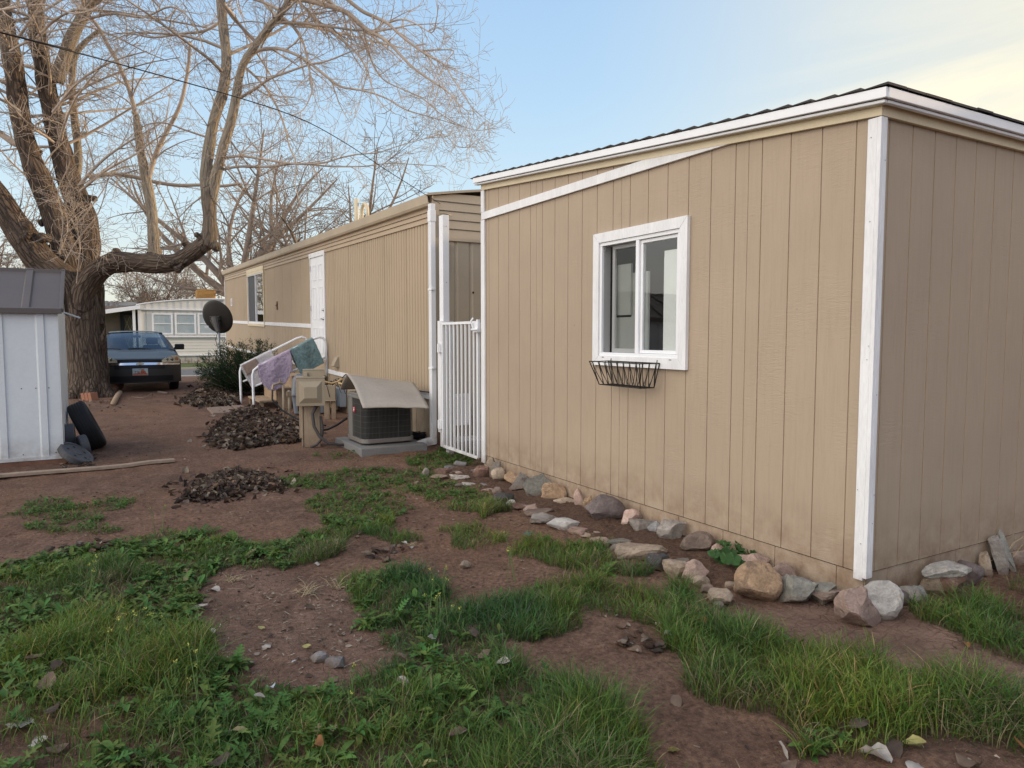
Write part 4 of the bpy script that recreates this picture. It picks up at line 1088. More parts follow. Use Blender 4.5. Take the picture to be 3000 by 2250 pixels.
rug('teal_mat', .56, .98, .46, .36, rN, m_teal, 'grey teal bath mat hung high on the near handrail', skew=.40)
rug('white_mat', -.08, .50, .45, .30, rF, m_wht, 'white bath mat with a tan block hung on the far handrail', skew=.45)
a_, d_ = rF[0], rF[1]-rF[0]
mb = MB(); mb.grid(lambda u, v: a_+d_*(-.06+.26*u)+Vector((.45*.20*v, -.075, .02-.20*v)), 8, 8); mb.build('mat_patch', m_mtan, bpy.data.objects['white_mat'] if False else None, smooth=True, solid=.012)
mp = bpy.data.objects['mat_patch']; ORG['white_mat'] = ORG.get('white_mat'); wm = bpy.data.objects['white_mat']; mp.location = ORG['mat_patch']-ORG['white_mat']; mp.parent = wm
# pavers by the steps
pv = [((155, 960), (250, 950), (300, 1000), (205, 1003)), ((252, 950), (345, 948), (400, 992), (303, 998)), ((355, 940), (440, 938), (470, 958), (375, 960)), ((375, 962), (470, 958), (520, 990), (420, 995))]
labs = ['brown square paver at the far left of the row by the steps', 'second brown paver from the left by the steps', 'brown paver nearest the shrub by the steps', 'brown paver at the foot of the handrail']
for q, lb_ in zip(pv, labs):
    P_ = [gnd(550+x/2.765, 850+y/2.765, .09) for x, y in q]
    mb = MB(); mb.add([p+Vector((0, 0, -.05)) for p in P_]+[p+Vector((0, 0, .02)) for p in P_], [(3, 2, 1, 0), (4, 5, 6, 7), (0, 1, 5, 4), (1, 2, 6, 5), (2, 3, 7, 6), (3, 0, 4, 7)])
    tag(mb.build('paver', pm('paver_brown', (.22, .155, .12), .9, .12, 6, .3, 60, .2), bevel=.006), lb_, 'paver', 'pavers by the steps')

# ======================================================= satellite dish
dc = at(632, 931, 17.3); dg = gh(dc.x+.1, dc.y)
dish = thing('satellite_dish', 'dark round satellite dish on a grey pole beside the juniper', 'satellite dish', (dc.x+.08, dc.y, dg))
dn = Vector((.70, .70, .34)).normalized()          # the dish looks away from the viewer
DM = Matrix.Translation(dc) @ dn.to_track_quat('Z', 'Y').to_matrix().to_4x4()
m_dish = pm('dish_dark', (.035, .032, .028), .55, .08, bump=.02)
prof = [(0, -.0)]+[(.42*k/8, .075*(k/8)**2) for k in range(1, 9)]+[(.417, .082)]+[(.415*k/8, .075*(k/8)**2+.008) for k in range(8, 0, -1)]+[(0, .008)]
# the dish is wider than tall
mb = MB(); mb.lathe(prof, DM @ Matrix.Diagonal((1.0, 1.0, 1, 1)), 36); mb.build('reflector', m_dish, dish, smooth=True)
ptop = at(640, 974, 17.12); pmid = DM @ Vector((0, 0, -.03)); m_brk = pm('bracket', (.09, .085, .08), .5, .2, metal=.5)
mb = MB(); mb.tube([pmid, pmid.lerp(ptop, .6), ptop], [.10, .065, .045], 10); mb.box((-.14, -.05, -.055), (.14, .05, -.004), DM); mb.tube([pmid+Vector((-.10, 0, -.05)), ptop+Vector((0, 0, -.04))], .022, 6); mb.tube([pmid+Vector((.10, -.05, -.08)), ptop+Vector((0, 0, -.04))], .022, 6); mb.build('bracket', m_brk, dish, bevel=.008)
mb = MB(); mb.tube([Vector((ptop.x+.05, ptop.y, dg-.1)), Vector((ptop.x, ptop.y, ptop.z+.02))], .028, 12); mb.build('pole', m_steel, dish, smooth=True)
mb = MB(); mb.tube([ptop+Vector((-.03, -.05, -.02)), ptop+Vector((-.08, -.06, -.18)), ptop+Vector((-.02, -.05, -.36)), ptop+Vector((.03, -.035, -.5))], .007, 6); mb.build('cable', m_black, dish, smooth=True)
mb = MB(); lp_ = Matrix.Translation(at(609, 957, 17.05)) @ dn.to_track_quat('Z', 'Y').to_matrix().to_4x4()
q = [at(x, y, 17.0) for x, y in ((600, 961), (611, 961), (611, 954), (600, 954))]
mb.add([p for p in q], [(0, 1, 2, 3)]); mb.build('sticker', m_white2, dish, solid=.003)
pf = DM @ Vector((0, -.30, .35))
mb = MB(); mb.tube([DM @ Vector((0, -.02, .0)), DM @ Vector((0, .38, .12)), DM @ Vector((0, .30, .40))], .014, 8); mb.build('feed_arm', m_steel, dish)

# ======================================================= small metal shed at the left
KX, KY = -.455, 9.28; KG = gh(KX, KY)
ms = thing('metal_shed', 'small white metal garden shed with brown standing seam roof', 'garden shed', (KX, KY, KG))
m_mw = pm('shed_white', (.64, .67, .68), .38, .05, 1.5, .05, 30, .04, grime=(.05, .35), gcol=(.32, .28, .24))
m_mb = pm('shed_brown', (.105, .088, .080), .45, .07, 2, bump=.04)
KW, KD = 3.0, 1.65; ke, kr = 1.70, 2.175; kx0 = KX-KW
def seams(step, w, d, off):
    def f(t0, t1):
        pts = [(t0, 0)]; t = t1-off
        L_ = []
        while t > t0+w: L_.append(t); t -= step
        for t in L_[::-1]: pts += [(t-w/2, 0), (t-w/2+.018, -d), (t+w/2-.006, -d), (t+w/2, 0)]
        pts.append((t1, 0)); return pts
    return f
zb3 = KG+.10
mb = MB(); profile_wall(mb, 'y', KY, -1, kx0, KX, const(zb3), const(ke), seams(.37, .085, .016, .16)); mb.build('front_wall', m_mw, ms, fix=False)
mb = MB(); profile_wall(mb, 'x', KX, 1, KY, KY+KD, const(zb3), const(ke), seams(.30, .06, .012, .1)); mb.build('side_wall', m_mw, ms, fix=False)
mb = MB(); mb.poly([(KX, KY, ke), (KX, KY+KD, ke), (KX, KY+KD/2, kr-.01)]); mb.poly([(kx0, KY, ke), (kx0, KY+KD, ke), (kx0, KY+KD/2, kr-.01)])
mb.quad((kx0, KY, zb3), (kx0, KY+KD, zb3), (kx0, KY+KD, ke), (kx0, KY, ke)); mb.quad((kx0, KY+KD, zb3), (KX, KY+KD, zb3), (KX, KY+KD, ke), (kx0, KY+KD, ke)); mb.build('gable', m_mw, ms, fix=False)
mb = MB(); mb.prism([(KY-.001, ke-.02), (KY-.001, ke+.005), (KY+KD/2, kr+.0), (KY+KD+.001, ke+.005), (KY+KD+.001, ke-.02), (KY+KD/2, kr-.03)], KX+.001, KX+.014, 'x'); mb.tube([(KX+.02, KY+KD*.5, ke+.01), (KX+.20, KY+KD*.5, ke-.06)], .012, 6); mb.box((KX+.001, KY-.001, zb3), (KX+.012, KY+.06, ke)); mb.build('edge_trim', m_mw, ms, bevel=.002)
dz = (kr-ke)/(KD/2)
def rp_(x, t, h): return (x, KY-.05+t*(KD/2+.05), ke-.05*dz+t*(KD/2+.05)*dz+h)
mb = MB()
mb.add([rp_(kx0-.03, 0, .02), rp_(KX+.05, 0, .02), rp_(KX+.05, 1, .02), rp_(kx0-.03, 1, .02), (KX+.05, KY+KD+.05, ke-.01), (kx0-.03, KY+KD+.05, ke-.01)], [(0, 1, 2, 3), (3, 2, 4, 5)])
x_ = KX-.28
while x_ > kx0:
    a = [rp_(x_-.045, 0, .021), rp_(x_-.03, 0, .045), rp_(x_+.03, 0, .045), rp_(x_+.045, 0, .021), rp_(x_-.045, 1, .021), rp_(x_-.03, 1, .045), rp_(x_+.03, 1, .045), rp_(x_+.045, 1, .021)]
    mb.add(a, [(0, 1, 5, 4), (1, 2, 6, 5), (2, 3, 7, 6), (0, 3, 2, 1)]); x_ -= .37
mb.build('roof', m_mb, ms, fix=False)
mb = MB(); mb.prism([(KY-.065, ke-.035), (KY-.065, ke+.022), (KY-.045, ke+.03), (KY-.045, ke-.035)], kx0-.04, KX+.052, 'x'); mb.prism([(KY-.05, ke-.02), (KY+KD/2, kr+.0), (KY+KD/2, kr+.045), (KY-.05, ke+.022)], KX+.0305, KX+.066, 'x'); mb.prism([(KY+KD/2-.05, kr-.02), (KY+KD/2-.04, kr+.035), (KY+KD/2+.04, kr+.035), (KY+KD/2+.05, kr-.02)], kx0-.03, KX+.055, 'x'); mb.build('roof_trim', m_mb, ms, bevel=.003)
mb = MB(); nails(mb, 'y', KY-.001, -1, [(KX-.10, zb3+.75), (KX-.22, zb3+.75), (KX-.35, zb3+.75), (KX-.72, zb3+.75), (KX-.06, zb3+.03), (KX-.36, zb3+.03), (KX-.8, zb3+.03)], .006); build_split(mb, 'screw', m_black, ms)
mb = MB(); mb.box((kx0, KY-.03, KG-.12), (KX+.08, KY+KD, KG+.06)); mb.build('base_boards', pm('red_wood', (.17, .085, .055), .9, .25, 4, .3, 30, .3), ms, bevel=.006)
mb = MB(); mb.box((kx0, KY-.035, KG+.062), (KX+.02, KY+.002, KG+.10)); mb.build('sill', m_mw, ms, bevel=.002)
# plank lying along the shed
q0 = gnd(0, 1385, .07); q1 = gnd(510, 1340, .07)
d = (q1-q0).normalized(); q0 = q0-d*1.3
BM = Matrix.Translation(q0) @ Matrix.Rotation(math.atan2(d.y, d.x), 4, 'Z')
L_ = (q1-q0).length
mb = MB(); n_ = 12
for k in range(n_):
    pass
def zg(t): p = q0+d*t; return gh(p.x, p.y)-.07+.012
vs = []; fs = []
for k in range(n_+1):
    t = L_*k/n_; zt_ = .035+.010*math.sin(t*2.1)+zg(t)
    for y_, z_ in ((-.045, 0), (.045, 0), (.045, .032), (-.045, .032)): vs.append(BM @ Vector((t, y_+.008*math.sin(t*1.3), z_+zt_-.03)))
for k in range(n_):
    for j in range(4): fs.append((k*4+j, k*4+(j+1) % 4, (k+1)*4+(j+1) % 4, (k+1)*4+j))
fs += [(0, 1, 2, 3), tuple(n_*4+j for j in (3, 2, 1, 0))]
mb.add(vs, fs); tag(mb.build('plank', pm('plank', (.30, .225, .165), .85, .15, 6, .3, 20, .3), bevel=.004), 'long thin weathered plank lying on the dirt in front of the metal shed', 'plank')
# tyre leaning on the shed side, three plate weights
def tyre(name, M, ro, ri, w_, mat, lab, cat, group=None, rim=False, parent=None):
    t = thing(name, lab, cat, M.to_translation(), group) if parent is None else parent
    mb = MB(); pr = [(ri, -w_*.42), (ri+.03, -w_*.5), (ro*.86, -w_*.52), (ro*.96, -w_*.46), (ro, -w_*.36), (ro, w_*.36), (ro*.96, w_*.46), (ro*.86, w_*.52), (ri+.03, w_*.5), (ri, w_*.42), (ri, -w_*.42)]
    mb.lathe(pr, M, 48)
    tt = mb.build('tread_ring' if parent is None else 'tyre', mat, t, smooth=True)
    mb = MB()
    for z in (-.22, -.07, .07, .22):
        mb.lathe([(ro+.0005, w_*z-.004), (ro+.0015, w_*z-.003), (ro+.0015, w_*z+.003), (ro+.0005, w_*z+.004)], M, 48)
    mb.build('tread_groove', m_black, tt if parent is not None else t)
    return t
tc = gnd(237, 1305, .1); 
TM = Matrix.Translation(Vector((-.235, 10.35, gh(-.235, 10.35)+.29))) @ Matrix.Rotation(R(1), 4, 'Z') @ Matrix.Rotation(R(66), 4, 'Y')
tyre('old_tyre', TM, .315, .19, .20, m_rubber, 'worn black car tyre leaning against the side of the metal shed', 'tyre')
m_plate = pm('plate_grey', (.07, .07, .075), .6, .15, 8, .15, 60, .15)
def plate(M, ro, w_, lab):
    t = thing('weight_plate', lab, 'weight plate', M.to_translation(), 'round grey plates beside the metal shed')
    mb = MB(); mb.lathe([(0, -w_/2), (.03, -w_/2), (ro-.01, -w_/2), (ro, -w_/2+.01), (ro, w_/2-.01), (ro-.01, w_/2), (ro-.035, w_/2), (ro-.04, w_/2-.008), (.05, w_/2-.008), (.045, w_/2), (.0, w_/2)], M, 32); mb.build('disc', m_plate, t)
    mb = MB()
    for k in range(5):
        a = 2*math.pi*k/5; MM = M @ Matrix.Translation((ro*.55*math.cos(a), ro*.55*math.sin(a), w_/2-.006)); mb.lathe([(.016, 0), (0, .001)], MM, 10)
    build_split(mb, 'hole', m_dark, t)
plate(Matrix.Translation((-.395, 9.80, KG+.24)) @ Matrix.Rotation(R(86), 4, 'Y'), .15, .10, 'round grey plate standing upright against the metal shed')
plate(Matrix.Translation((-.26, 9.62, KG+.13)) @ Matrix.Rotation(R(12), 4, 'Z') @ Matrix.Rotation(R(80), 4, 'Y'), .14, .09, 'round grey plate standing in front of the tyre')
plate(Matrix.Translation((-.33, 9.30, KG+.09)) @ Matrix.Rotation(R(-25), 4, 'Z') @ Matrix.Rotation(R(38), 4, 'Y'), .19, .075, 'round grey plate leaning flat on the others with its holes up')

# ======================================================= overhead line
cp = [(-60, 80, 5.9), (0, 95, 6.0), (350, 188, 6.9), (705, 288, 7.8), (880, 348, 8.2), (1007, 416, 8.6), (1152, 511, 9.0), (1290, 597, 9.15)]
mb = MB(); pts = [at(a, b_, c_) for a, b_, c_ in cp]
def cr(P_, n):
    out = []
    for i in range(len(P_)-1):
        p0 = P_[max(0, i-1)]; p1 = P_[i]; p2 = P_[i+1]; p3 = P_[min(len(P_)-1, i+2)]
        for k in range(n):
            t = k/n; out.append(.5*((2*p1)+(p2-p0)*t+(2*p0-5*p1+4*p2-p3)*t*t+(3*p1-p0-3*p2+p3)*t**3))
    out.append(P_[-1]); return out
pts = [pts[0]+(pts[0]-pts[1]).normalized()*9]+pts
q_ = cr(pts, 5); mb.tube(q_, [.0075-.0035*i/(len(q_)-1) for i in range(len(q_))], 6); tag(mb.build('overhead_line', m_black, smooth=True), 'black overhead cable running from the tree to the roof corner of the mobile home', 'cable')
# ======================================================= parked car (local frame: x across, y back from the nose, z up)
CX, CYY = .68, 18.55; CG = gh(.7, 20)
car = thing('parked_car', 'dark grey sedan parked nose first on the dirt drive behind the tree', 'car', (CX, CYY+2.3, CG))
def ct(p): return Vector((p[0]+CX, p[1]+CYY, p[2]+CG))
m_paint = pm('car_paint', (.040, .038, .036), .50, .06, 2, .02, 300, 0, spec=.35, coat=.25)
m_carglass = glass_mat('car_glass', (.30, .36, .38), .07)
m_trimb = pm('car_black', (.012, .012, .013), .45, .1, bump=.05)
m_chrome = pm('chrome', (.72, .72, .74), .12, .03, metal=1, bump=0)
HWd = .885
def fy(x, z):
    a = abs(x)/HWd
    return .30*a**3.4+.05*((z-.50)/.3)**2*(1 if z > .5 else .5)
def topz(x):    # nose edge of the bonnet
    return .775-.02*(abs(x)/HWd)**2
mb = MB(ct)
mb.grid(lambda u, v: (lambda x, z: (x, fy(x, z), z))(-HWd+2*HWd*u, .22+(topz(-HWd+2*HWd*u)-.22)*v), 40, 14)
mb.build('bumper', m_paint, car, smooth=True)
def hoodz(x, y):
    a = abs(x)/HWd; return .775+.205*sstep(-.15, 1.25, y)**.9-.045*a**4-.012*a*a*math.cos(y)+(.012 if .45 < a < .78 else 0)*sstep(.2, .9, y)
mb = MB(ct)
mb.grid(lambda u, v: (lambda x: (lambda y0_: (lambda y: (x, y, min(hoodz(x, y), .98) if v > 0 else topz(x)))(y0_+(1.28-y0_)*v))(fy(x, .76)))(-HWd*.97+2*HWd*.97*u), 40, 16)
mb.build('bonnet', m_paint, car, smooth=True)
def side(s_):
    mb = MB(ct)
    def f(u, v):
        y = fy(HWd, .6)+(4.55-fy(HWd, .6))*u
        zb_ = .23
        for yc in (.93, 3.63):
            if abs(y-yc) < .37: zb_ = max(zb_, .31+math.sqrt(.37**2-(y-yc)**2))
        zt_ = min(.93+.06*sstep(.3, 1.4, y), .99)-(.11*(1-sstep(.2, 1.2, y)))
        z = zb_+(zt_-zb_)*v
        return (s_*(HWd-.05*(v**3)-.02*(1-v)**3), y, z)
    mb.grid(f, 70, 8); return mb
for s_ in (-1, 1): side(s_).build('side_panel', m_paint, car, smooth=True)
mb = MB(ct); mb.grid(lambda u, v: (lambda x: (x, 4.72-.15*(abs(x)/HWd)**3, .3+.68*v))(-HWd*.98+2*HWd*.98*u), 20, 4); mb.build('rear', m_paint, car, smooth=True)
mb = MB(ct); mb.grid(lambda u, v: (lambda x, y: (x, y, .985+.02*math.sin(math.pi*u)))(-.84+1.68*u, 4.05+.66*v), 20, 4); mb.box((-.82, 1.20, .90), (.82, 1.34, .955)); mb.build('boot_lid', m_paint, car, smooth=True)
# cabin
def cab(y):    # half width at belt, half width at roof, roof z
    return .80, .60, 1.435
zbelt = .975
W0 = lambda x: Vector((x, 1.22+.10*(abs(x)/.8)**2, zbelt)); W1 = lambda x: Vector((x*.74, 2.02+.07*(abs(x)/.8)**2, 1.405-.03*(abs(x)/.8)**2))
mb = MB(ct); mb.grid(lambda u, v: (lambda x: W0(x).lerp(W1(x), v)+Vector((0, 0, .035*math.sin(math.pi*v))))(-.74+1.48*u), 16, 6); mb.build('windscreen', m_carglass, car, smooth=True)
mb = MB(ct)
mb.grid(lambda u, v: (lambda x, y: (x, y, 1.405+.045*math.sin(math.pi*(.12+.76*v))-.03*(abs(x)/.6)**2.5))(-.60+1.2*u, 2.02+.07*(2*u-1)**2+1.35*v), 16, 12)
mb.build('roof', m_paint, car, smooth=True)
mb = MB(ct)
for s_ in (-1, 1):
    w0 = W0(s_*.74); w1 = W1(s_*.74)
    o0 = Vector((s_*.835, 1.26, zbelt-.005)); o1 = Vector((s_*.605, 2.10, 1.375))
    n_ = 6
    for k in range(n_):
        a, b_ = k/n_, (k+1)/n_; up = lambda t: Vector((0, 0, .035*math.sin(math.pi*t)))
        mb.quad(w0.lerp(w1, a)+up(a), w0.lerp(w1, b_)+up(b_), o0.lerp(o1, b_)+up(b_), o0.lerp(o1, a)+up(a))
    for (ya, yb_, yc, yd) in ((2.42, 2.50, 2.45, 2.52), (3.40, 4.05, 3.2, 3.45)):
        mb.quad((s_*.835, ya, zbelt), (s_*.835, yb_, zbelt), (s_*.605, yd, 1.39), (s_*.605, yc, 1.39))
    mb.quad((s_*.60, 2.05, 1.405), (s_*.60, 3.40, 1.395), (s_*.625, 3.40, 1.36), (s_*.625, 2.05, 1.36))
build_split(mb, 'pillar', m_paint, car, smooth=False)
for s_ in (-1, 1):
    mb = MB(ct); mb.quad((s_*.833, 1.3, zbelt), (s_*.833, 3.9, zbelt), (s_*.61, 3.35, 1.385), (s_*.603, 2.12, 1.385)); mb.build('side_window', m_carglass, car)
mb = MB(ct); mb.grid(lambda u, v: (Vector((-.76+1.52*u, 4.08, .99)).lerp(Vector((-.58+1.16*u, 3.38, 1.40)), v)), 6, 4); mb.build('rear_window', glass_mat('car_glass_rear', (.7, .75, .78), .03), car)
m_seat = pm('seat_cloth', (.035, .036, .040), .9, .1)
for s_ in (-1, 1):
    mb = MB(ct); mb.box((s_*.38-.22, 2.25, .45), (s_*.38+.22, 2.42, 1.08)); se = mb.build('seat', m_seat, car, bevel=.06)
    mb = MB(ct); mb.box((s_*.38-.14, 2.30, 1.09), (s_*.38+.14, 2.40, 1.27)); mb.build('headrest', m_seat, se, bevel=.05)
mb = MB(ct); mb.box((-.76, 1.34, .80), (.76, 1.75, .965)); mb.build('dashboard', m_seat, car, bevel=.04)
mb = MB(ct); MW = Matrix.Translation((.38, 1.88, .98)) @ Matrix.Rotation(R(-62), 4, 'X')
mb.lathe([(.18+.014*math.cos(a), .014*math.sin(a)) for a in [2*math.pi*k/8 for k in range(9)]], MW, 24); mb.build('steering_wheel', m_seat, car, smooth=True)
mb = MB(ct); mb.box((-.11, 1.93, 1.27), (.11, 1.97, 1.33)); mb.build('mirror', m_trimb, car, bevel=.01)
for s_ in (-1, 1):
    mb = MB(ct); mb.box((s_*.97-.115, 1.45, .965), (s_*.97+.105, 1.58, 1.11)); mb.box((min(s_*.83, s_*.88), 1.47, .975), (max(s_*.83, s_*.88), 1.54, 1.03)); mb.build('door_mirror', m_trimb, car, bevel=.035)
mb = MB(ct)
for x0 in (-.35, .30): mb.tube([(x0, 1.20, .985), (x0-.18, 1.25, 1.0), (x0-.50, 1.24, .998)], .010, 6)
build_split(mb, 'wiper', m_trimb, car)
# front details, laid on the curved nose
def patch(zlo, zhi, x0, x1, off, nu=14, nv=3):
    mb = MB(ct)
    mb.grid(lambda u, v: (lambda x: (lambda z: (x, fy(x, z)-off, z))(zlo(x)+(zhi(x)-zlo(x))*v))(x0+(x1-x0)*u), nu, nv); return mb
patch(lambda x: .545, lambda x: .765-.01*abs(x), -.52, .52, .006).build('grille', m_trimb, car, smooth=True)
patch(lambda x: .255, lambda x: .385, -.70, .70, .007).build('lower_intake', m_trimb, car, smooth=True)
gr = bpy.data.objects['grille']
mb = MB(ct)
for z_ in (.600, .715, .735):
    mb.grid(lambda u, v, z_=z_: (lambda x: (x, fy(x, z_)-.009-.001*v, z_+.004*v))(-.50+1.0*u), 12, 1)
mb.build('slats', pm('slat_dark', (.06, .06, .062), .3, metal=.6, bump=0), gr)
patch(lambda x: .640-.012*(abs(x)/.85)**2, lambda x: .695-.025*(abs(x)/.85)**2, -.86, .86, .018, 30, 3).build('chrome_bar', m_chrome, car, smooth=True)
m_lamp = pm('lamp_lens', (.55, .50, .36), .15, .15, 6, .1, 40, 0, coat=1, spec=.6)
m_bulb = pm('lamp_bowl', (.35, .33, .29), .12, .1, metal=.8, bump=0); m_amber = pm('lamp_amber', (.45, .16, .05), .2, .1, bump=0, coat=.8)
for s_ in (-1, 1):
    def zl_(x): a = (abs(x)-.46)/.40; return .695-.0*a
    def zh_(x): a = (abs(x)-.46)/.40; return .70+.155*math.sin(math.pi*min(.60, .10+.52*a))
    xs = sorted((s_*.46, s_*.862))
    hl = patch(zl_, zh_, xs[0], xs[1], .012, 14, 5).build('headlight', m_lamp, car, smooth=True)
    for cx_, r_, mm, nm in ((.565, .042, m_bulb, 'lamp_bowl'), (.665, .055, m_bulb, 'lamp_bowl'), (.79, .052, m_amber, 'indicator')):
        mb = MB(ct); z_ = .765; M = Matrix.Translation((s_*cx_, fy(cx_, z_)-.014, z_)) @ Matrix.Rotation(math.pi/2, 4, 'X') @ Matrix.Rotation(R(s_*(12+28*(cx_ > .7))), 4, 'Y')
        mb.lathe([(r_, 0), (r_*.9, .006), (r_*.55, .003), (r_*.3, .010), (0, .012)], M, 20); mb.build(nm, mm, hl, smooth=True)
# bow tie emblem
m_gold = pm('emblem_gold', (.72, .62, .38), .25, .05, metal=.6, bump=0)
em = [(-.085, -.016), (-.028, -.016), (-.028, -.026), (.028, -.026), (.028, -.016), (.075, -.016), (.088, .016), (.028, .016), (.028, .026), (-.028, .026), (-.028, .016), (-.074, .016)]
mb = MB(ct); mb.prism([(a, b_+.668) for a, b_ in em], fy(0, .668)-.034, fy(0, .668)-.020, 'y'); mb.build('emblem', m_gold, car, bevel=.002)
# number plate
def text_mesh(body, size, loc, mat, parent, name='lettering', rot=(math.pi/2, 0, 0), ext=.0008, xscale=1):
    cu = bpy.data.curves.new(name, 'FONT'); cu.body = body; cu.size = size; cu.extrude = ext; cu.align_x = 'CENTER'; cu.align_y = 'CENTER'
    tmp = bpy.data.objects.new('t', cu); C.objects.link(tmp)
    dg_ = bpy.context.evaluated_depsgraph_get(); me = bpy.data.meshes.new_from_object(tmp.evaluated_get(dg_))
    bpy.data.objects.remove(tmp); me.materials.clear(); me.materials.append(mat)
    o = bpy.data.objects.new(name, me); C.objects.link(o); o.parent = parent
    o.location = Vector(loc)-ORG[parent.name]; o.rotation_euler = rot; o.scale = (xscale, 1, 1); ORG[o.name] = Vector(loc); return o
m_pl = pm('plate_pale', (.42, .52, .54), .4, .03, bump=0); m_pr = pm('plate_red', (.50, .17, .10), .5, .08, bump=0); m_prd = pm('plate_dark', (.12, .02, .015), .5, bump=0); m_blk = pm('plate_ink', (.02, .02, .03), .5, bump=0)
mb = MB(ct); mb.box((-.16, -.020, .40), (.16, -.010, .56)); pl = mb.build('number_plate', m_pl, car, bevel=.003)
mb = MB(ct)
mb.prism([(-.152, .405), (.152, .405), (.152, .44), (.10, .47), (.05, .47), (.03, .462), (-.02, .465), (-.06, .455), (-.152, .447)], -.0215, -.0202, 'y')
mb.prism([(-.005, .462), (.01, .50), (.02, .53), (.05, .545), (.075, .54), (.09, .51), (.105, .49), (.11, .465), (.09, .462)], -.0213, -.0203, 'y')
mb.build('red_arch', m_pr, pl)
text_mesh('T78 3RE', .088, ct((-.002, -.0225, .463)), m_prd, pl, xscale=.80); text_mesh('UTAH', .034, ct((.015, -.0225, .541)), m_blk, pl)
for (xw, yw) in ((-.76, .93), (.76, .93), (-.76, 3.63), (.76, 3.63)):
    M = Matrix.Translation(ct((xw, yw, .315))) @ Matrix.Rotation(math.pi/2, 4, 'Y')
    wh = bpy.data.objects.new('wheel', None); C.objects.link(wh); wh.parent = car; wl = ct((xw, yw, .315)); wh.location = wl-ORG[car.name]; ORG[wh.name] = wl; wh.empty_display_size = .1
    mb = MB(); pr = [(.20, -.09), (.30, -.10), (.315, -.08), (.315, .08), (.30, .10), (.20, .09), (.20, -.09)]; mb.lathe(pr, M, 36); mb.build('tyre', m_rubber, wh, smooth=True)
    mb = MB(); mb.lathe([(0, -.07), (.05, -.075), (.17, -.06), (.2, -.085), (.2, .085), (.17, .06), (.05, .075), (0, .07)], M, 24); mb.build('rim', m_steel, wh, smooth=True)
mb = MB(ct); mb.box((-.70, .35, .20), (.70, 4.5, .34)); mb.box((-.62, .45, .34), (.62, 4.4, .7)); mb.build('underbody', m_dark, car)
# dark wells behind the arches
# ======================================================= trees
def smooth_path(pts, rad, n=5):
    P_ = [Vector(p) for p in pts]; out = []; ro = []
    for i in range(len(P_)-1):
        p0 = P_[max(0, i-1)]; p1 = P_[i]; p2 = P_[i+1]; p3 = P_[min(len(P_)-1, i+2)]
        for k in range(n):
            t = k/n; out.append(.5*((2*p1)+(p2-p0)*t+(2*p0-5*p1+4*p2-p3)*t*t+(3*p1-p0-3*p2+p3)*t**3)); ro.append(rad[i]+(rad[i+1]-rad[i])*t)
    out.append(P_[-1]); ro.append(rad[-1]); return out, ro
# bark whose furrows follow each limb (attribute 'bark' = limb space coordinate)
def bark_mat(name, lo, hi, up=None):
    m, nt, b = base_mat(name)
    a = nt.new('ShaderNodeAttribute'); a.attribute_name = 'bark'; v = a.outputs['Vector']
    n1 = nt.noise(nt.mapping(v, (22, 22, 3.2)), 1, 5, .65, .8); n2 = nt.noise(nt.mapping(v, (60, 60, 14)), 1, 4, .6); n3 = nt.noise(nt.mapping(v, (2, 2, 1.5)), 1, 3)
    vo = nt.new('ShaderNodeTexVoronoi', feature='DISTANCE_TO_EDGE'); nt.link(nt.mapping(v, (17, 17, 3.0)), vo.inputs['Vector']); vo.inputs['Scale'].default_value = 1
    e = nt.ramp(vo.outputs['Distance'], .0, .22)
    h = nt.math('ADD', nt.math('MULTIPLY', e, .6), nt.math('MULTIPLY', n1, .8))
    c = nt.mix(nt.ramp(h, .35, 1.05), lo, hi); c = nt.mix(nt.math('MULTIPLY', nt.ramp(n3, .35, .65), .4), c, [x*1.25 for x in hi])
    c = nt.mix(nt.ramp(n2, .3, .5, (.4,)*3, (0, 0, 0)), c, [x*.5 for x in lo])
    if up:     # thinner, smoother limbs turn paler
        sz = nt.new('ShaderNodeAttribute'); sz.attribute_name = 'thin'
        c = nt.mix(sz.outputs['Fac'], c, nt.mix(nt.ramp(n1, .3, .7), [x*.72 for x in up], up))
    nt.link(c, b.inputs['Base Color']); b.inputs['Roughness'].default_value = .92; b.inputs['Specular IOR Level'].default_value = .15
    nt.link(nt.bump(h, 1.0, .028), b.inputs['Normal']); return m
m_bark = bark_mat('bark', (.030, .022, .018), (.135, .102, .078), (.33, .28, .215))
TD = 15.3
def L(pts, depth, w0, w1, n=5, dd=0):
    """limb from photo outline points; widths in photo pixels; depth at both ends"""
    k = len(pts); P_ = []; r_ = []
    for i, (a, b_) in enumerate(pts):
        t = i/(k-1); d = depth+dd*t; P_.append(at(a, b_, d)); r_.append((w0+(w1-w0)*t)*d/2085/2)
    return smooth_path(P_, r_, n)
limbs = []
base = gnd(262, 1163, .10)
trunk_pts = [(266, 1200), (262, 1140), (252, 1060), (243, 980), (236, 915), (228, 868)]
tp = [at(a, b_, TD) for a, b_ in trunk_pts]; tr_ = [w*TD/2085/2 for w in (128, 104, 92, 92, 98, 98)]
limbs.append(smooth_path(tp, tr_, 4)+(1,))
def add(pts, w0, w1, d=TD, dd=0, major=1): limbs.append(L(pts, d, w0, w1, 5, dd)+(major,))
add([(225, 900), (190, 830), (126, 769), (85, 715), (47, 660), (-5, 575), (-60, 500), (-130, 400)], 100, 50, TD, -.8)            # left leaning
add([(268, 1150), (264, 1040), (262, 950), (258, 840), (251, 765), (250, 655), (228, 590), (206, 538), (180, 452), (154, 339), (131, 226), (113, 113), (106, -20), (110, -160)], 92, 34, TD+.45, -.2)   # rear stem going up
add([(262, 960), (215, 830), (196, 747), (172, 665), (150, 604), (118, 532), (88, 452), (57, 316), (40, 181), (20, 90), (0, -20), (-20, -130)], 78, 34, TD+.2, -.6)
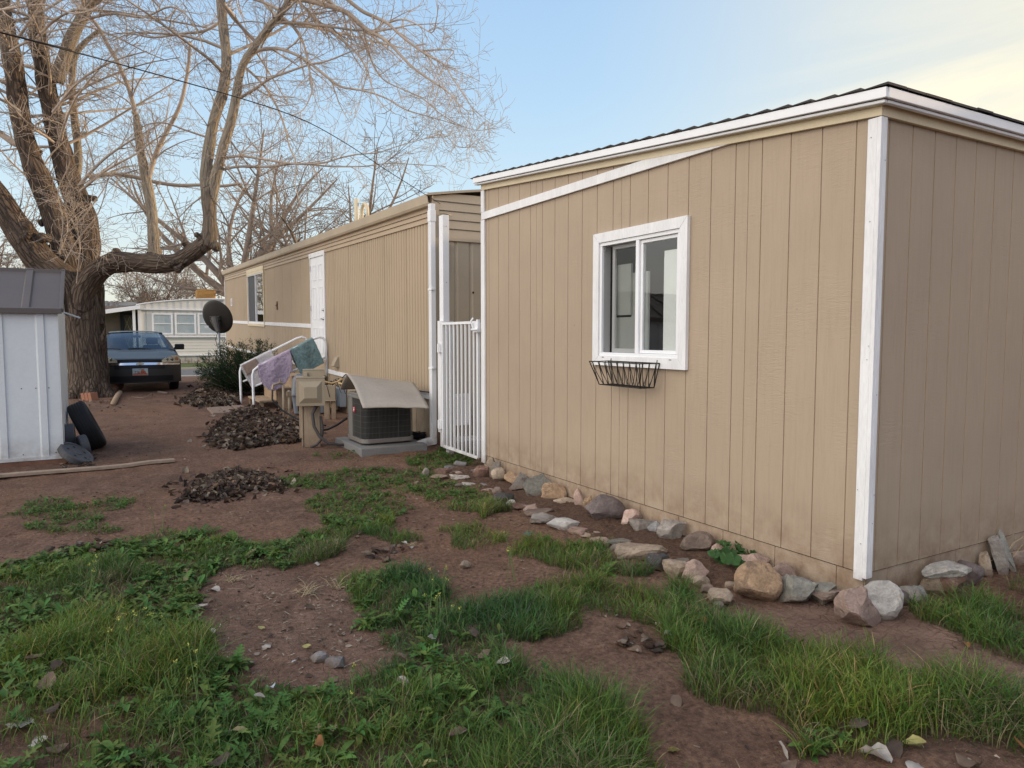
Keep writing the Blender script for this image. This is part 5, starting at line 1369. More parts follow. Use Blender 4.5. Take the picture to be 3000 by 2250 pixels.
add([(165, 240), (186, 175), (210, 110), (238, 55), (275, -10), (300, -70)], 36, 24, TD+.2)
add([(215, 560), (229, 475), (224, 398), (211, 271), (217, 172), (248, 125), (290, 90)], 24, 12, TD+.9)
add([(238, 905), (243, 850), (278, 800), (318, 775), (362, 768), (411, 769), (470, 772), (520, 768), (560, 745), (598, 715)], 66, 46, TD-.1, -.7)  # long horizontal limb
add([(606, 722), (614, 690), (615, 640), (614, 600), (612, 560)], 44, 40, TD-.8)
add([(613, 580), (603, 530), (606, 480), (615, 420), (625, 362), (640, 310), (652, 271), (664, 181), (655, 90), (646, 0), (650, -90)], 34, 22, TD-.8, -.2)
add([(618, 600), (632, 520), (645, 470), (656, 425), (675, 362), (691, 290), (708, 200), (745, 138), (785, 85), (822, 41), (850, -5), (890, -60)], 30, 15, TD-.8, -.6)
add([(452, 770), (452, 723), (443, 610), (425, 506), (412, 440), (405, 390), (398, 335)], 34, 16, TD-.4)
add([(398, 345), (386, 290), (371, 244), (339, 172), (312, 125), (289, 81), (262, 48), (238, 20)], 13, 9, TD-.4, -.5, 0)
add([(436, 520), (452, 462), (474, 412), (509, 348), (530, 300), (545, 235), (552, 194), (557, 122)], 15, 8, TD-.4, 0, 0)
# horizontal branch further back
add([(262, 520), (300, 512), (343, 511), (400, 520), (452, 533), (520, 543), (588, 542), (650, 545), (702, 538)], 14, 8, TD+2.0, 0, 0)
add([(115, 450), (80, 425), (45, 420), (0, 390), (-60, 350)], 26, 14, TD+.5, 0, 0)
# drooping outer branches
DR = [([(850, -5), (899, 0), (949, 14), (1016, 36), (1075, 86), (1129, 117), (1170, 158), (1211, 199), (1262, 235), (1310, 267), (1345, 305), (1378, 334)], 17, 2.0, -2.2),
      ([(985, -30), (1053, 27), (1094, 48), (1134, 68), (1179, 108), (1233, 149), (1270, 170), (1301, 190), (1330, 235), (1355, 271), (1390, 330)], 12, 2, -2.0),
      ([(1134, 68), (1175, 57), (1215, 68), (1265, 95), (1278, 60), (1285, 15)], 6, 2, -1.8),
      ([(1233, 149), (1285, 146), (1330, 150), (1305, 190), (1370, 220), (1405, 238)], 4.5, 1.5, -2.2),
      ([(705, 200), (745, 154), (790, 143), (827, 145), (881, 167), (926, 199), (989, 249), (1030, 260), (1071, 267), (1134, 289), (1188, 321), (1265, 344), (1320, 360), (1380, 378)], 12, 2, -1.6),
      ([(690, 295), (745, 262), (790, 231), (840, 212), (903, 190), (960, 178), (1030, 150), (1080, 130)], 10, 3, -1.0),
      ([(640, 500), (700, 488), (790, 488), (872, 479), (949, 486), (1007, 488), (1070, 487), (1134, 479), (1220, 482), (1306, 488)], 8, 1.5, -1.0),
      ([(640, 470), (700, 457), (780, 468), (860, 480), (940, 478), (1003, 461), (1050, 452), (1107, 447), (1160, 430), (1242, 407), (1290, 403)], 8, 1.5, -1.4),
      ([(1242, 407), (1300, 395), (1340, 430), (1396, 429)], 3, 1.2, -1.4),
      ([(710, 190), (768, 244), (805, 300), (831, 362), (848, 430), (867, 475), (865, 540), (880, 600)], 8, 2, -.9),
      ([(820, 45), (862, 80), (890, 130), (905, 200), (915, 260), (890, 320), (850, 340)], 9, 2, -1.2),
      ([(760, 125), (800, 60), (850, 20), (900, -30)], 9, 4, -1.3),
      ([(880, 10), (930, 60), (985, 105), (1040, 150), (1075, 205), (1090, 255), (1115, 300), (1160, 335)], 9, 2, -1.5),
      ([(1016, 36), (1060, 110), (1085, 170), (1120, 230), (1180, 262), (1240, 290), (1300, 340), (1385, 380), (1450, 375)], 6, 1.5, -1.9),
      ([(600, 400), (540, 380), (480, 360), (420, 370), (360, 420)], 6, 2, -.3), ([(615, 560), (560, 600), (520, 640), (480, 650)], 5, 2, -.3),
      ([(650, 60), (600, 90), (520, 100), (450, 110), (380, 100), (330, 120)], 9, 3, -.5), ([(240, 60), (330, 40), (420, 50), (500, 20), (560, 60), (600, 150)], 9, 3, -.5),
      ([(230, 545), (300, 470), (370, 420), (440, 380), (520, 330)], 10, 2, .3), ([(235, 560), (310, 500), (400, 450), (470, 400), (560, 380)], 8, 2, -.3),
      ([(155, 330), (230, 240), (330, 180), (430, 150)], 9, 3, -.5), ([(110, 110), (160, 60), (220, 30), (290, 30)], 9, 4, -.5), ([(180, 700), (240, 640), (300, 560), (330, 500)], 5, 2, -.6),
      ([(175, 745), (185, 650), (170, 560), (205, 470), (170, 400)], 5, 1.5, -.9), ([(190, 770), (230, 700), (290, 620), (320, 510)], 6, 1.5, -.9), ([(225, 830), (235, 720), (225, 650), (255, 600)], 4.5, 1.5, -.8),
      ([(60, 330), (20, 300), (-40, 280), (-120, 300)], 12, 4, -.4), ([(30, 150), (90, 120), (150, 140), (180, 180)], 8, 3, -.9), ([(0, 30), (60, 20), (140, 15), (220, 40), (300, 20)], 9, 3, -1.0)]
secondary = []
for pts, w0, w1, dd in DR:
    P_, r_ = L(pts, TD-.8, w0, w1, 4, dd+.0); secondary.append((P_, r_))
tree = thing('shade_tree', 'huge leafless shade tree with knotted limbs behind the metal shed', 'tree', (tp[1].x, tp[1].y, gh(tp[1].x, tp[1].y)))
mb = MB()
for P_, r_, mj in limbs:
    if mj: mb.tube(P_, r_, 16)
# root flare
for a in range(7):
    an = 2*math.pi*a/7+.3; b0 = tp[1]; d = Vector((math.cos(an), math.sin(an), 0))
    mb.tube([b0+Vector((0, 0, .55)), b0+d*.18+Vector((0, 0, .2)), b0+d*.36+Vector((0, 0, -.10)), b0+d*.55+Vector((0, 0, -.2))], [.24, .18, .13, .07], 10)
# knots and burls
rk = random.Random(4)
for (a, b_, w_, d_) in ((345, 742, 26, TD-.2), (330, 750, 22, TD-.3), (360, 756, 20, TD-.1), (436, 742, 18, TD-.3), (472, 735, 16, TD-.3), (452, 748, 30, TD-.35), (548, 765, 30, TD-.75), (508, 770, 30, TD-.8), (525, 785, 26, TD-.8), (575, 730, 34, TD-.7), (600, 700, 34, TD-.75), (622, 712, 36, TD-.8), (632, 728, 20, TD-.8), (545, 715, 18, TD-.7), (580, 690, 22, TD-.9), (85, 668, 38, TD-.5), (130, 700, 30, TD-.4), (75, 690, 30, TD-.6), (125, 650, 22, TD+.1), (270, 585, 26, TD+.3), (612, 560, 30, TD-.85), (407, 372, 16, TD-.4), (392, 330, 12, TD-.5), (404, 390, 14, TD-.5), (425, 510, 20, TD-.4), (678, 360, 20, TD-.9), (662, 205, 22, TD-.8), (245, 395, 18, TD+.9), (160, 640, 20, TD+.2)):
    c_ = at(a, b_, d_); r_ = w_*d_/2085/2
    for _ in range(3):
        q = c_+Vector((rk.uniform(-1, 1), rk.uniform(-1, 1), rk.uniform(-1, 1)))*r_*.5
        M = Matrix.Translation(q) @ Matrix.Rotation(rk.uniform(0, 3), 4, 'X') @ Matrix.Rotation(rk.uniform(0, 3), 4, 'Z')
        mb.lathe([(0, -1)]+[(math.cos(t), math.sin(t)) for t in (-1.1, -.6, 0, .6, 1.1)]+[(0, 1)], M @ Matrix.Diagonal((r_*.8, r_*.8, r_*.6, 1)), 8)
# broken slab of bark and a stub at the right of the trunk
mb.tube([at(280, 1090, TD+.1), at(297, 1010, TD+.05), at(312, 945, TD)], [.09, .07, .025], 6)
tmp = mb.build('tmp', m_bark, tree, fix=False)
rm = tmp.modifiers.new('rm', 'REMESH'); rm.mode = 'VOXEL'; rm.voxel_size = .026; rm.use_smooth_shade = True
dg_ = bpy.context.evaluated_depsgraph_get(); me = bpy.data.meshes.new_from_object(tmp.evaluated_get(dg_))
bpy.data.objects.remove(tmp)
nV = len(me.vertices); co = np.empty(nV*3, np.float32); me.vertices.foreach_get('co', co); co = co.reshape(-1, 3).astype(np.float64)+np.array(ORG[tree.name])
# limb space coordinates
best = np.full(nV, 1e9); bk = np.zeros((nV, 3)); thin = np.zeros(nV); nor_d = np.zeros((nV, 3))
off = 0
for P_, r_, mj in limbs:
    if not mj: continue
    off += 7.3; s_ = 0; e1 = None
    for i in range(len(P_)-1):
        a = np.array(P_[i]); b_ = np.array(P_[i+1]); d = b_-a; Ls = np.linalg.norm(d); t_ = d/Ls
        if e1 is None:
            ref = np.array([0, 0, 1.]) if abs(t_[2]) < .9 else np.array([1., 0, 0]); e1 = np.cross(t_, ref)
        e1 = e1-t_*e1.dot(t_); e1 /= np.linalg.norm(e1); e2 = np.cross(t_, e1)
        q = co-a; tt = np.clip(q@t_/Ls, -.15, 1.15); c_ = q-np.outer(tt*Ls, t_); rad = r_[i]+(r_[i+1]-r_[i])*np.clip(tt, 0, 1)
        dist = np.linalg.norm(c_, axis=1)/rad
        m_ = dist < best; best[m_] = dist[m_]
        bk[m_] = np.stack([c_@e1+off, c_@e2, s_+tt*Ls], -1)[m_]; thin[m_] = np.clip((.17-rad[m_])/.07, 0, 1); s_ += Ls
# relief along the limbs
ridge = np.array([mn.noise(Vector((p[0]*9, p[1]*9, p[2]*1.3)))*.7+mn.noise(Vector((p[0]*22, p[1]*22, p[2]*3.0)))*.35 for p in bk])
lump = np.array([mn.noise(Vector(p)*2.2) for p in co])
nrm_ = np.empty(nV*3, np.float32); me.vertices.foreach_get('normal', nrm_); nrm_ = nrm_.reshape(-1, 3)
co2 = co+nrm_*((ridge*.030*(1-.75*thin))+lump*.035*(1-.6*thin)+.006)[:, None]
co2 -= np.array(ORG[tree.name]); me.vertices.foreach_set('co', co2.astype(np.float32).ravel())
at1 = me.attributes.new('bark', 'FLOAT_VECTOR', 'POINT'); at1.data.foreach_set('vector', bk.astype(np.float32).ravel())
at2 = me.attributes.new('thin', 'FLOAT', 'POINT'); at2.data.foreach_set('value', thin.astype(np.float32))
me.polygons.foreach_set('use_smooth', [True]*len(me.polygons)); me.materials.clear(); me.materials.append(m_bark); me.update()
to = bpy.data.objects.new('trunk', me); C.objects.link(to); to.parent = tree; ORG[to.name] = ORG[tree.name]

class Twigs:
    """collects thin tapered tubes, 3 to 5 sided, straight into arrays"""
    def __init__(s): s.V = []; s.Fq = []; s.n = 0; s.cnt = 0
    def tube(s, P_, r_, k):
        n = len(P_); base_ = s.n; prev = None
        for i in range(n):
            t = P_[min(i+1, n-1)]-P_[max(i-1, 0)]
            if t.length < 1e-8: t = Vector((0, 0, 1))
            t.normalize()
            e1 = (t.orthogonal() if prev is None else prev-t*prev.dot(t)).normalized(); prev = e1; e2 = t.cross(e1)
            for j in range(k):
                a = 6.2832*j/k; v = P_[i]+(e1*math.cos(a)+e2*math.sin(a))*r_[i]; s.V.append((v.x, v.y, v.z))
        for i in range(n-1):
            for j in range(k): s.Fq.append((base_+i*k+j, base_+i*k+(j+1) % k, base_+(i+1)*k+(j+1) % k, base_+(i+1)*k+j))
        s.n += n*k; s.cnt += 1
    def build(s, name, mat, parent=None): return np_mesh(name, np.array(s.V), [np.array(s.Fq)], mat, parent=parent, smooth=True)
def rvec(rg): 
    while True:
        v = Vector((rg.uniform(-1, 1), rg.uniform(-1, 1), rg.uniform(-1, 1)))
        if .05 < v.length < 1: return v.normalized()
def grow(tw, rg, p, d, length, r0, level, P):
    """one branch with children. P: per level dict"""
    n = P['seg'][level]; pts = [p.copy()]; rs = [r0]; st = length/n; d = d.copy(); bend = rvec(rg)*P['curl'][level]
    for i in range(n):
        t = (i+1)/n
        if rg.random() < .4: bend = rvec(rg)*P['curl'][level]
        d = (d+bend+Vector((0, 0, P['up'][level]*(t-.35)))+rvec(rg)*P['jit'][level]).normalized()
        p = p+d*st; pts.append(p.copy()); rs.append(max(P['rmin'], r0*(1-.75*t)))
    tw.tube(pts, rs, P['sides'][level])
    if level+1 < len(P['seg']):
        nc = P['kids'][level]*(length/P['len'][level]); nc = int(nc)+(rg.random() < nc % 1)
        for k in range(nc):
            t = rg.uniform(.12, 1); i = min(n-1, int(t*n)); q = pts[i].lerp(pts[i+1], t*n-i); dd_ = (pts[i+1]-pts[i]).normalized()
            sd_ = dd_.cross(rvec(rg)).normalized()
            nd = (dd_*rg.uniform(.35, .9)+sd_*rg.uniform(.6, 1.1)).normalized()
            grow(tw, rg, q, nd, P['len'][level+1]*rg.uniform(.5, 1.35)*(1.15-.4*t), rs[i]*P['rk'], level+1, P)
PB = dict(seg=[6, 5, 4], curl=[.10, .16, .22], up=[-.02, .06, .16], jit=[.10, .15, .2], sides=[5, 3, 3], kids=[6.5, 5.0], len=[1.3, .62, .30], rk=.55, rmin=.0032)
tw = Twigs(); rg = random.Random(21)
def is_ok(q): return q.z > 2.3
for P_, r_ in secondary:
    tw.tube(P_, [max(.006, x) for x in r_], 6)
for P_, r_, mj in limbs:
    if not mj: tw.tube(P_, r_, 7)
def spawn(P_, r_, n_per_m, lscale, rscale, skip=0.0, zmin=2.6):
    tot = sum((b_-a).length for a, b_ in zip(P_, P_[1:])); n = int(tot*n_per_m)
    for k in range(n):
        t = skip+(1-skip)*rg.random(); f = t*(len(P_)-1); i = min(len(P_)-2, int(f)); q = P_[i].lerp(P_[i+1], f-i)
        if q.z < zmin: continue
        dd_ = (P_[i+1]-P_[i]).normalized(); sd_ = dd_.cross(rvec(rg)).normalized()
        nd = (dd_*rg.uniform(.5, 1.1)+sd_*rg.uniform(.5, 1.0)).normalized()
        rr_ = min(.022, r_[i]*rscale)
        grow(tw, rg, q, nd, lscale*rg.uniform(.5, 1.3)*(1.1-.45*t), max(.006, rr_), 0, PB)
for P_, r_ in secondary: spawn(P_, r_, 3.9, .80, .55)
for idx, (P_, r_, mj) in enumerate(limbs):
    if not mj: spawn(P_, r_, 4.2, 1.1, .4)
    elif idx in (2, 3, 4, 5, 8, 9): spawn(P_, r_, 3.4, 1.35, .14, .30, 4.2)
    elif idx == 1: spawn(P_, r_, 2.2, 1.0, .10, .45, 3.2)
    elif idx == 10: spawn(P_, r_, 2.0, .8, .12, .5, 3.4)
    elif idx == 6: spawn(P_, r_, .8, .5, .08, .2, 2.2)
# the wide crown that carries on above and beside the view
for k in range(50):
    a = rg.uniform(0, 6.28); top = limbs[rg.choice((2, 3, 4, 8, 9))]; i = rg.randrange(int(len(top[0])*.62), len(top[0])); q = top[0][i]
    d = Vector((math.cos(a), math.sin(a), rg.uniform(-.1, .8))).normalized()
    grow(tw, rg, q, d, rg.uniform(2.0, 3.8), .035, 0, dict(PB, len=[1.5, .7, .32], up=[-.05, .03, .12]))
print('twigs', tw.cnt)
m_twig = pm('twig_bark', (.40, .33, .265), .85, .28, 1.2, .2, 60, 0)
tw.build('crown', m_twig, tree)

def wild_tree(px, py, depth, h, lab, seed, r0=.16, limbs_n=6, spread=.8, cat='tree', group='bare trees in the distance', P=None, name='bare_tree', stem=.25, mat=None, base_z=None):
    g = random.Random(seed); b0 = at(px, py, depth); b0.z = 0 if base_z is None else base_z
    t = thing(name, lab, cat, b0, group)
    tk = Twigs(); cr_ = Twigs()
    fork = b0+Vector((g.uniform(-.2, .2), 0, h*stem))
    tk.tube([b0-Vector((0, 0, .3)), b0.lerp(fork, .5)+Vector((g.uniform(-.08, .08), 0, 0)), fork], [r0*1.25, r0, r0*.95], 10)
    for k in range(limbs_n):
        a = 6.283*k/limbs_n+g.uniform(-.4, .4); d = Vector((math.cos(a)*spread, math.sin(a)*spread, 1)).normalized(); p = fork.copy(); pts = [p.copy()]; rs = [r0*.62]
        n = 8; Ln = h*(1-stem)*g.uniform(.8, 1.15); cv = rvec(g)*.12
        for i in range(n):
            if i % 3 == 2: cv = rvec(g)*.2
            d = (d+cv+Vector((0, 0, .05))).normalized(); p = p+d*Ln/n; pts.append(p.copy()); rs.append(r0*.62*(1-.85*(i+1)/n))
        tk.tube(pts, rs, 7)
        for q in range(int((P or {}).get('n', 12))):
            i = g.randrange(1, n); sd_ = (pts[i+1]-pts[i]).normalized(); nd = (sd_*.7+sd_.cross(rvec(g)).normalized()*.9).normalized()
            grow(cr_, g, pts[i], nd, h*.30*g.uniform(.5, 1.2), rs[i]*.5, 0, dict(PB, len=[h*.22, h*.10, h*.05], rmin=(P or {}).get('rmin', .008), kids=(P or {}).get('kids', [6, 4])))
    tk.build('trunk', mat or m_twig, t); cr_.build('crown', mat or m_twig, t); return t
m_far = pm('far_bark', (.22, .175, .14), .9, .2, 1, bump=0)
wild_tree(700, 900, 46, 14.0, 'bare spreading tree behind the far roof end of the mobile home', 5, .45, 7, 1.0, mat=m_far, P=dict(n=13, rmin=.012))
wild_tree(965, 900, 40, 12.0, 'bare tree rising behind the roof vent pipes', 9, .32, 6, 1.0, mat=m_far, P=dict(n=12, rmin=.011))
wild_tree(460, 900, 52, 7.2, 'small bare multi stemmed tree behind the white home roof', 13, .12, 13, .62, mat=m_far, P=dict(n=14, rmin=.012), stem=.22)
wild_tree(20, 900, 34, 8.0, 'bare tree at the far left behind the metal shed roof', 17, .28, 6, .8, mat=m_far, P=dict(n=11, rmin=.010))
wild_tree(-170, 900, 38, 9.0, 'bare tree beyond the left edge of the yard', 19, .28, 6, .8, mat=m_far, P=dict(n=9, rmin=.010))
wild_tree(140, 900, 44, 8.0, 'bare tree half hidden by the big trunk', 23, .2, 6, .8, mat=m_far, P=dict(n=9, rmin=.011))
wild_tree(640, 900, 75, 5.0, 'low bare trees far off beside the mobile home corner', 29, .1, 7, .7, mat=m_far, P=dict(n=7, rmin=.014))
# ======================================================= white mobile home across the road, its neighbour, props on the roof
NY = 38.2
def n2(px, py): p = wy(px, py, NY); return p.x, p.z
xL, zB = n2(412, 1069); xR = n2(880, 1000)[0]; zTop = n2(430, 905)[1]; zEave = n2(430, 898)[1]
nh = thing('white_mobile_home', 'white mobile home with three front windows across the road', 'mobile home', ((xL+xR)/2, NY, 0))
m_nw = pm('neigh_white', (.64, .62, .57), .5, .05, .6, bump=.03, grime=(.2, .5))
z0n = .11; zband = n2(500, 1042)[1]; zmid0 = n2(520, 987)[1]; zwin0 = n2(500, 980)[1]; ztopb = n2(430, 907)[1]
mb = MB(); profile_wall(mb, 'y', NY+.05, -1, xL, xR, const(0), const(zband), grooves(.28, .05, .02)); mb.build('skirting', m_nw, nh, fix=False)
mb = MB()
z = zband+.05
while z < zmid0-.02:
    z1_ = min(z+.145, zmid0); mb.quad((xL+.1, NY-.02, z), (xR, NY-.02, z), (xR, NY+.0, z1_), (xL+.1, NY+.0, z1_)); mb.quad((xL+.1, NY+.012, z), (xR, NY+.012, z), (xR, NY-.02, z), (xL+.1, NY-.02, z)); z += .145
mb.build('lap_siding', m_nw, nh, fix=False)
mb = MB(); profile_wall(mb, 'y', NY-.05, -1, xL, xR, const(zmid0), const(ztopb), grooves(.30, .04, .02)); mb.build('wall', m_nw, nh, fix=False)
def archn(x): t = (x-xL)/(xR-xL); return .36*math.sin(math.pi*min(1, max(0, t*1.0)))**.8
mb = MB(); n_ = 24
for i in range(n_):
    xa = xL+(xR-xL)*i/n_; xb_ = xL+(xR-xL)*(i+1)/n_
    mb.quad((xa, NY-.08, ztopb), (xb_, NY-.08, ztopb), (xb_, NY-.08, ztopb+.22+archn(xb_)), (xa, NY-.08, ztopb+.22+archn(xa)))
    if i % 1 == 0: mb.box((xa-.012, NY-.095, ztopb+.02), (xa+.012, NY-.082, ztopb+.2+archn(xa)))
mb.build('gable_band', m_nw, nh, fix=False)
mb = MB(); mb.grid(lambda u, v: (xL-.1+(xR-xL+.2)*u, NY-.14+12*v, ztopb+.235+archn(xL+(xR-xL)*u)), 30, 2)
pts = [(xL-.1+(xR-xL+.2)*i/24, ztopb+.20+archn(xL+(xR-xL)*i/24)) for i in range(25)]
mb.prism(pts+[(a, b_+.05) for a, b_ in pts[::-1]], NY-.16, NY-.10, 'y'); mb.box((xL, NY-.16, ztopb-.01), (xR, NY-.09, ztopb+.035)); mb.build('roof', m_white2, nh, fix=False)
mb = MB(); mb.prism([(xL+.5, zmid0-.02), (xR, zmid0-.02), (xR, zmid0+.02), (xL+.5, zmid0+.04)], NY-.14, NY-.055, 'y'); mb.box((xL, NY-.05, zband-.01), (xR, NY-.021, zband+.05)); mb.box((xL-.05, NY-.12, 0), (xL+.10, NY-.051, ztopb)); mb.build('trim', m_white2, nh, fix=False)
mb = MB(); mb.quad((xL, NY, 0), (xL, NY+12, 0), (xL, NY+12, ztopb+.2), (xL, NY, ztopb+.2)); mb.quad((xR, NY, 0), (xR, NY+12, 0), (xR, NY+12, ztopb+.2), (xR, NY, ztopb+.2)); mb.build('wall', m_nw, nh, fix=False)
m_blind = pm('blind', (.62, .64, .66), .7, .1, 3, bump=.05)
for a, b_ in ((444, 507), (511, 575), (578, 640), (646, 700)):
    x0, zt_ = n2(a, 918); x1, zb_ = n2(b_, 980)
    mb = MB(); frm = NY-.10
    mb.box((x0, frm, zb_), (x1, NY-.051, zb_+.06)); mb.box((x0, frm, zt_-.06), (x1, NY-.051, zt_)); mb.box((x0, frm+.001, zb_+.06), (x0+.08, NY-.051, zt_-.06)); mb.box((x1-.08, frm+.001, zb_+.06), (x1, NY-.051, zt_-.06)); mb.box((x0+.08, frm+.002, (zb_+zt_)/2-.01), (x1-.08, NY-.051, (zb_+zt_)/2+.025))
    wv = mb.build('window', m_white2, nh)
    mb = MB(); mb.quad((x0+.08, NY-.062, zb_+.06), (x1-.08, NY-.062, zb_+.06), (x1-.08, NY-.062, zt_-.06), (x0+.08, NY-.062, zt_-.06)); mb.build('blind', m_blind, wv)
    mb = MB(); mb.quad((x0+.08, NY-.075, zb_+.06), (x1-.08, NY-.075, zb_+.06), (x1-.08, NY-.075, zt_-.06), (x0+.08, NY-.075, zt_-.06)); mb.build('pane', m_glass, wv)
# porch with dark screen door
xa, zr_ = n2(230, 911); xb_ = n2(416, 898)[0]; zb_ = n2(416, 896)[1]
por = thing('porch', 'covered porch with a dark cross pattern screen door beside the white mobile home', 'porch', ((xa+xL)/2, NY+.6, 0))
mb = MB(); mb.prism([(xa, n2(280, 915)[1]-.25), (xL+.05, zb_-.16), (xL+.05, zb_+.02), (xa, n2(280, 915)[1]-.05)], NY-.5, NY-.3, 'y'); mb.quad((xa, NY-.3, n2(280, 915)[1]-.1), (xL, NY-.3, zb_-.02), (xL, NY+3.5, zb_-.02), (xa, NY+3.5, n2(280, 915)[1]-.1)); mb.build('roof', m_white2, por, fix=False)
m_brown = pm('porch_brown', (.17, .13, .10), .7, .2, 2)
mb = MB(); mb.box((xa, NY+1.2, 0), (xL, NY+1.3, zb_)); mb.build('wall', m_brown, por)
d0, dz1 = n2(352, 917); d1, dz0 = n2(410, 1020); 
yd = NY+1.1
d0 = wy(352, 930, yd).x; d1 = wy(408, 930, yd).x; dz1 = wy(380, 915, yd).z
mb = MB(); frame4y = [((d0, yd, .2), (d0+.16, yd+.08, dz1)), ((d1-.16, yd, .2), (d1, yd+.08, dz1)), ((d0+.16, yd, dz1-.14), (d1-.16, yd+.08, dz1)), ((d0+.16, yd, dz1-1.0), (d1-.16, yd+.08, dz1-.92))]
for a, b_ in frame4y: mb.box(a, b_)
sd_ = mb.build('door', m_trimb, por)
mb = MB(); mb.quad((d0+.1, yd+.05, .2), (d1-.1, yd+.05, .2), (d1-.1, yd+.05, dz1), (d0+.1, yd+.05, dz1)); mb.build('screen', pm('door_screen', (.12, .105, .08), .8, .2, 3), sd_)
mb = MB()
for zz0 in (dz1-1.9, dz1-.92):
    for k in (0, 1):
        for s_ in (0, 1):
            xx0 = d0+.16+(d1-d0-.32)*k/2; xx1 = xx0+(d1-d0-.32)/2; za, zb5 = zz0+.05, zz0+.72
            mb.tube([(xx0, yd+.03, za if s_ else zb5), (xx1, yd+.03, zb5 if s_ else za)], .014, 4)
mb.build('cross_bars', pm('cross', (.32, .28, .2), .6), sd_)
mb = MB(); mb.box((xL-.28, NY-.3, 0), (xL-.16, NY-.2, zb_-.1)); mb.build('post', m_white2, por)
# tiled roof house behind and its grey dish
bh = thing('tiled_roof_house', 'low house with dark wavy roof tiles behind the porch', 'house', (at(360, 900, 50).x, 46, 0))
r0, r1 = at(300, 896, 50), at(385, 872, 54); m_tile = pm('roof_tile', (.16, .14, .13), .8, .2, 5)
x0, x1 = at(215, 890, 50).x, at(420, 890, 50).x; yb = at(330, 890, 50).y
def tilef(u, v):
    x = x0+(x1-x0)*u; s_ = (v*5) % 1
    return (x, yb+4*v, 3.0+.95*v+.06*abs(math.sin(x*9))+.05*(1-s_))
mb = MB(); mb.grid(tilef, 260, 20); mb.build('roof', m_tile, bh, fix=False)
mb = MB(); mb.box((x0+.3, yb+.4, 0), (x1-.3, yb+4, 3.05)); mb.build('wall', m_brown, bh)
ds2 = at(375, 893, 44); M = Matrix.Translation(ds2) @ Vector((-.3, -.5, 1)).to_track_quat('Z', 'Y').to_matrix().to_4x4() @ Matrix.Diagonal((1.25, .6, 1, 1))
mb = MB(); mb.lathe([(0, 0)]+[(.45*k/6, .07*(k/6)**2) for k in range(1, 7)], M, 24); mb.tube([ds2-Vector((0, 0, .6)), ds2], .03, 6); tag(mb.build('roof_dish', pm('dish_grey', (.22, .21, .19), .6), smooth=True), 'grey oval dish on the porch roof across the road', 'satellite dish')
# covered cooler on the white home roof
cpt = at(602, 871, 44); cz0 = at(602, 887, 44).z-.05
mb = MB()
def cush(u, v):
    pass
hw_ = .54; mb.box((cpt.x-hw_, cpt.y-.5, cz0), (cpt.x+hw_, cpt.y+.5, at(602, 853, 44).z+.1))
co_ = mb.build('roof_cooler', pm('tarp', (.34, .185, .055), .75, .15, 2, .2, 12, .5), bevel=.14); tag(co_, 'brown tarp wrapped cooler box on the white mobile home roof', 'cooler')
# added home, unseen at the right, placed to cast shade over the yard
oh = thing('shade_home', 'added beige mobile home out of view at the right, shading the yard', 'mobile home', (14.5, 1.0, 0))
mb = MB(); profile_wall(mb, 'x', 13.0, -1, -14, 14, const(0), const(3.7), ribs(.2, .012)); mb.box((13.03, -14, 0), (17, 14, 3.69)); mb.build('wall', m_home, oh, fix=False)
mb = MB(); mb.prism([(12.9, 3.7), (17.1, 3.7), (15, 4.4)], -14.1, 14.1, 'y'); mb.build('roof', m_roofsheet, oh)

# ======================================================= juniper, weeds and other plants
def np_leaves(name, C_, D_, N_, Ls, Ws, mat, tint, parent=None, shape='leaf'):
    """many flat leaves: centre base C_, direction D_, side N_, lengths, widths"""
    S = np.cross(D_, N_); S /= np.linalg.norm(S, axis=1)[:, None]+1e-9
    V_ = np.stack([C_, C_+D_*Ls[:, None]*.45+S*Ws[:, None]*.5, C_+D_*Ls[:, None], C_+D_*Ls[:, None]*.45-S*Ws[:, None]*.5], 1)
    V_[:, 1] += N_*Ws[:, None]*.25; V_[:, 3] += N_*Ws[:, None]*.25
    n = len(C_); F_ = np.arange(n*4).reshape(-1, 4)
    return np_mesh(name, V_.reshape(-1, 3), [F_], mat, np.repeat(tint, 4, axis=0), parent)
def unit(a): return a/(np.linalg.norm(a, axis=1)[:, None]+1e-9)
m_leafg = tint_mat('foliage', .6, .25, .2)
jx, jy = 2.75, 16.6; jg = gh(jx, jy)
jun = thing('juniper_bush', 'dark green spiky juniper bush against the mobile home wall', 'bush', (jx, jy, jg))
rg2 = random.Random(8); jt = Twigs(); tips = []; 
for k in range(420):
    a = rg2.uniform(0, 6.28); el_ = rg2.uniform(.12, 1.35); d = Vector((math.cos(a)*math.cos(el_)*1.2, math.sin(a)*math.cos(el_)*1.0, math.sin(el_)*.95))
    p = Vector((jx+rg2.uniform(-.12, .12), jy+rg2.uniform(-.2, .2), jg+.05)); Ln = rg2.uniform(.65, 1.12)*(1.12 if d.x < .6 else .85)
    pts = [p]; dd_ = d.normalized()
    for i in range(6): dd_ = (dd_+Vector((-.03, 0, .07))+rvec(rg2)*.10).normalized(); p = p+dd_*Ln/6; pts.append(p)
    if k < 130: jt.tube(pts, [.012-.0015*i for i in range(7)], 4)
    for i in range(2, 7):
        tips.append((pts[i], dd_, i/6))
jt.build('stems', m_far, jun)
Cs, Ds = [], []; tn = []
for p, d, f in tips:
    for _ in range(22):
        q = p+rvec(rg2)*rg2.uniform(.0, .085)-d*rg2.uniform(0, .10); dirv = (d*1.3+rvec(rg2)*.9).normalized(); Cs.append(q); Ds.append(dirv)
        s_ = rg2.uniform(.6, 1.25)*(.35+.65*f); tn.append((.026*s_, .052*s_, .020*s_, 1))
Cs, Ds, tn = np.array(Cs), np.array(Ds), np.array(tn); Nn = unit(RNG.normal(size=Cs.shape))
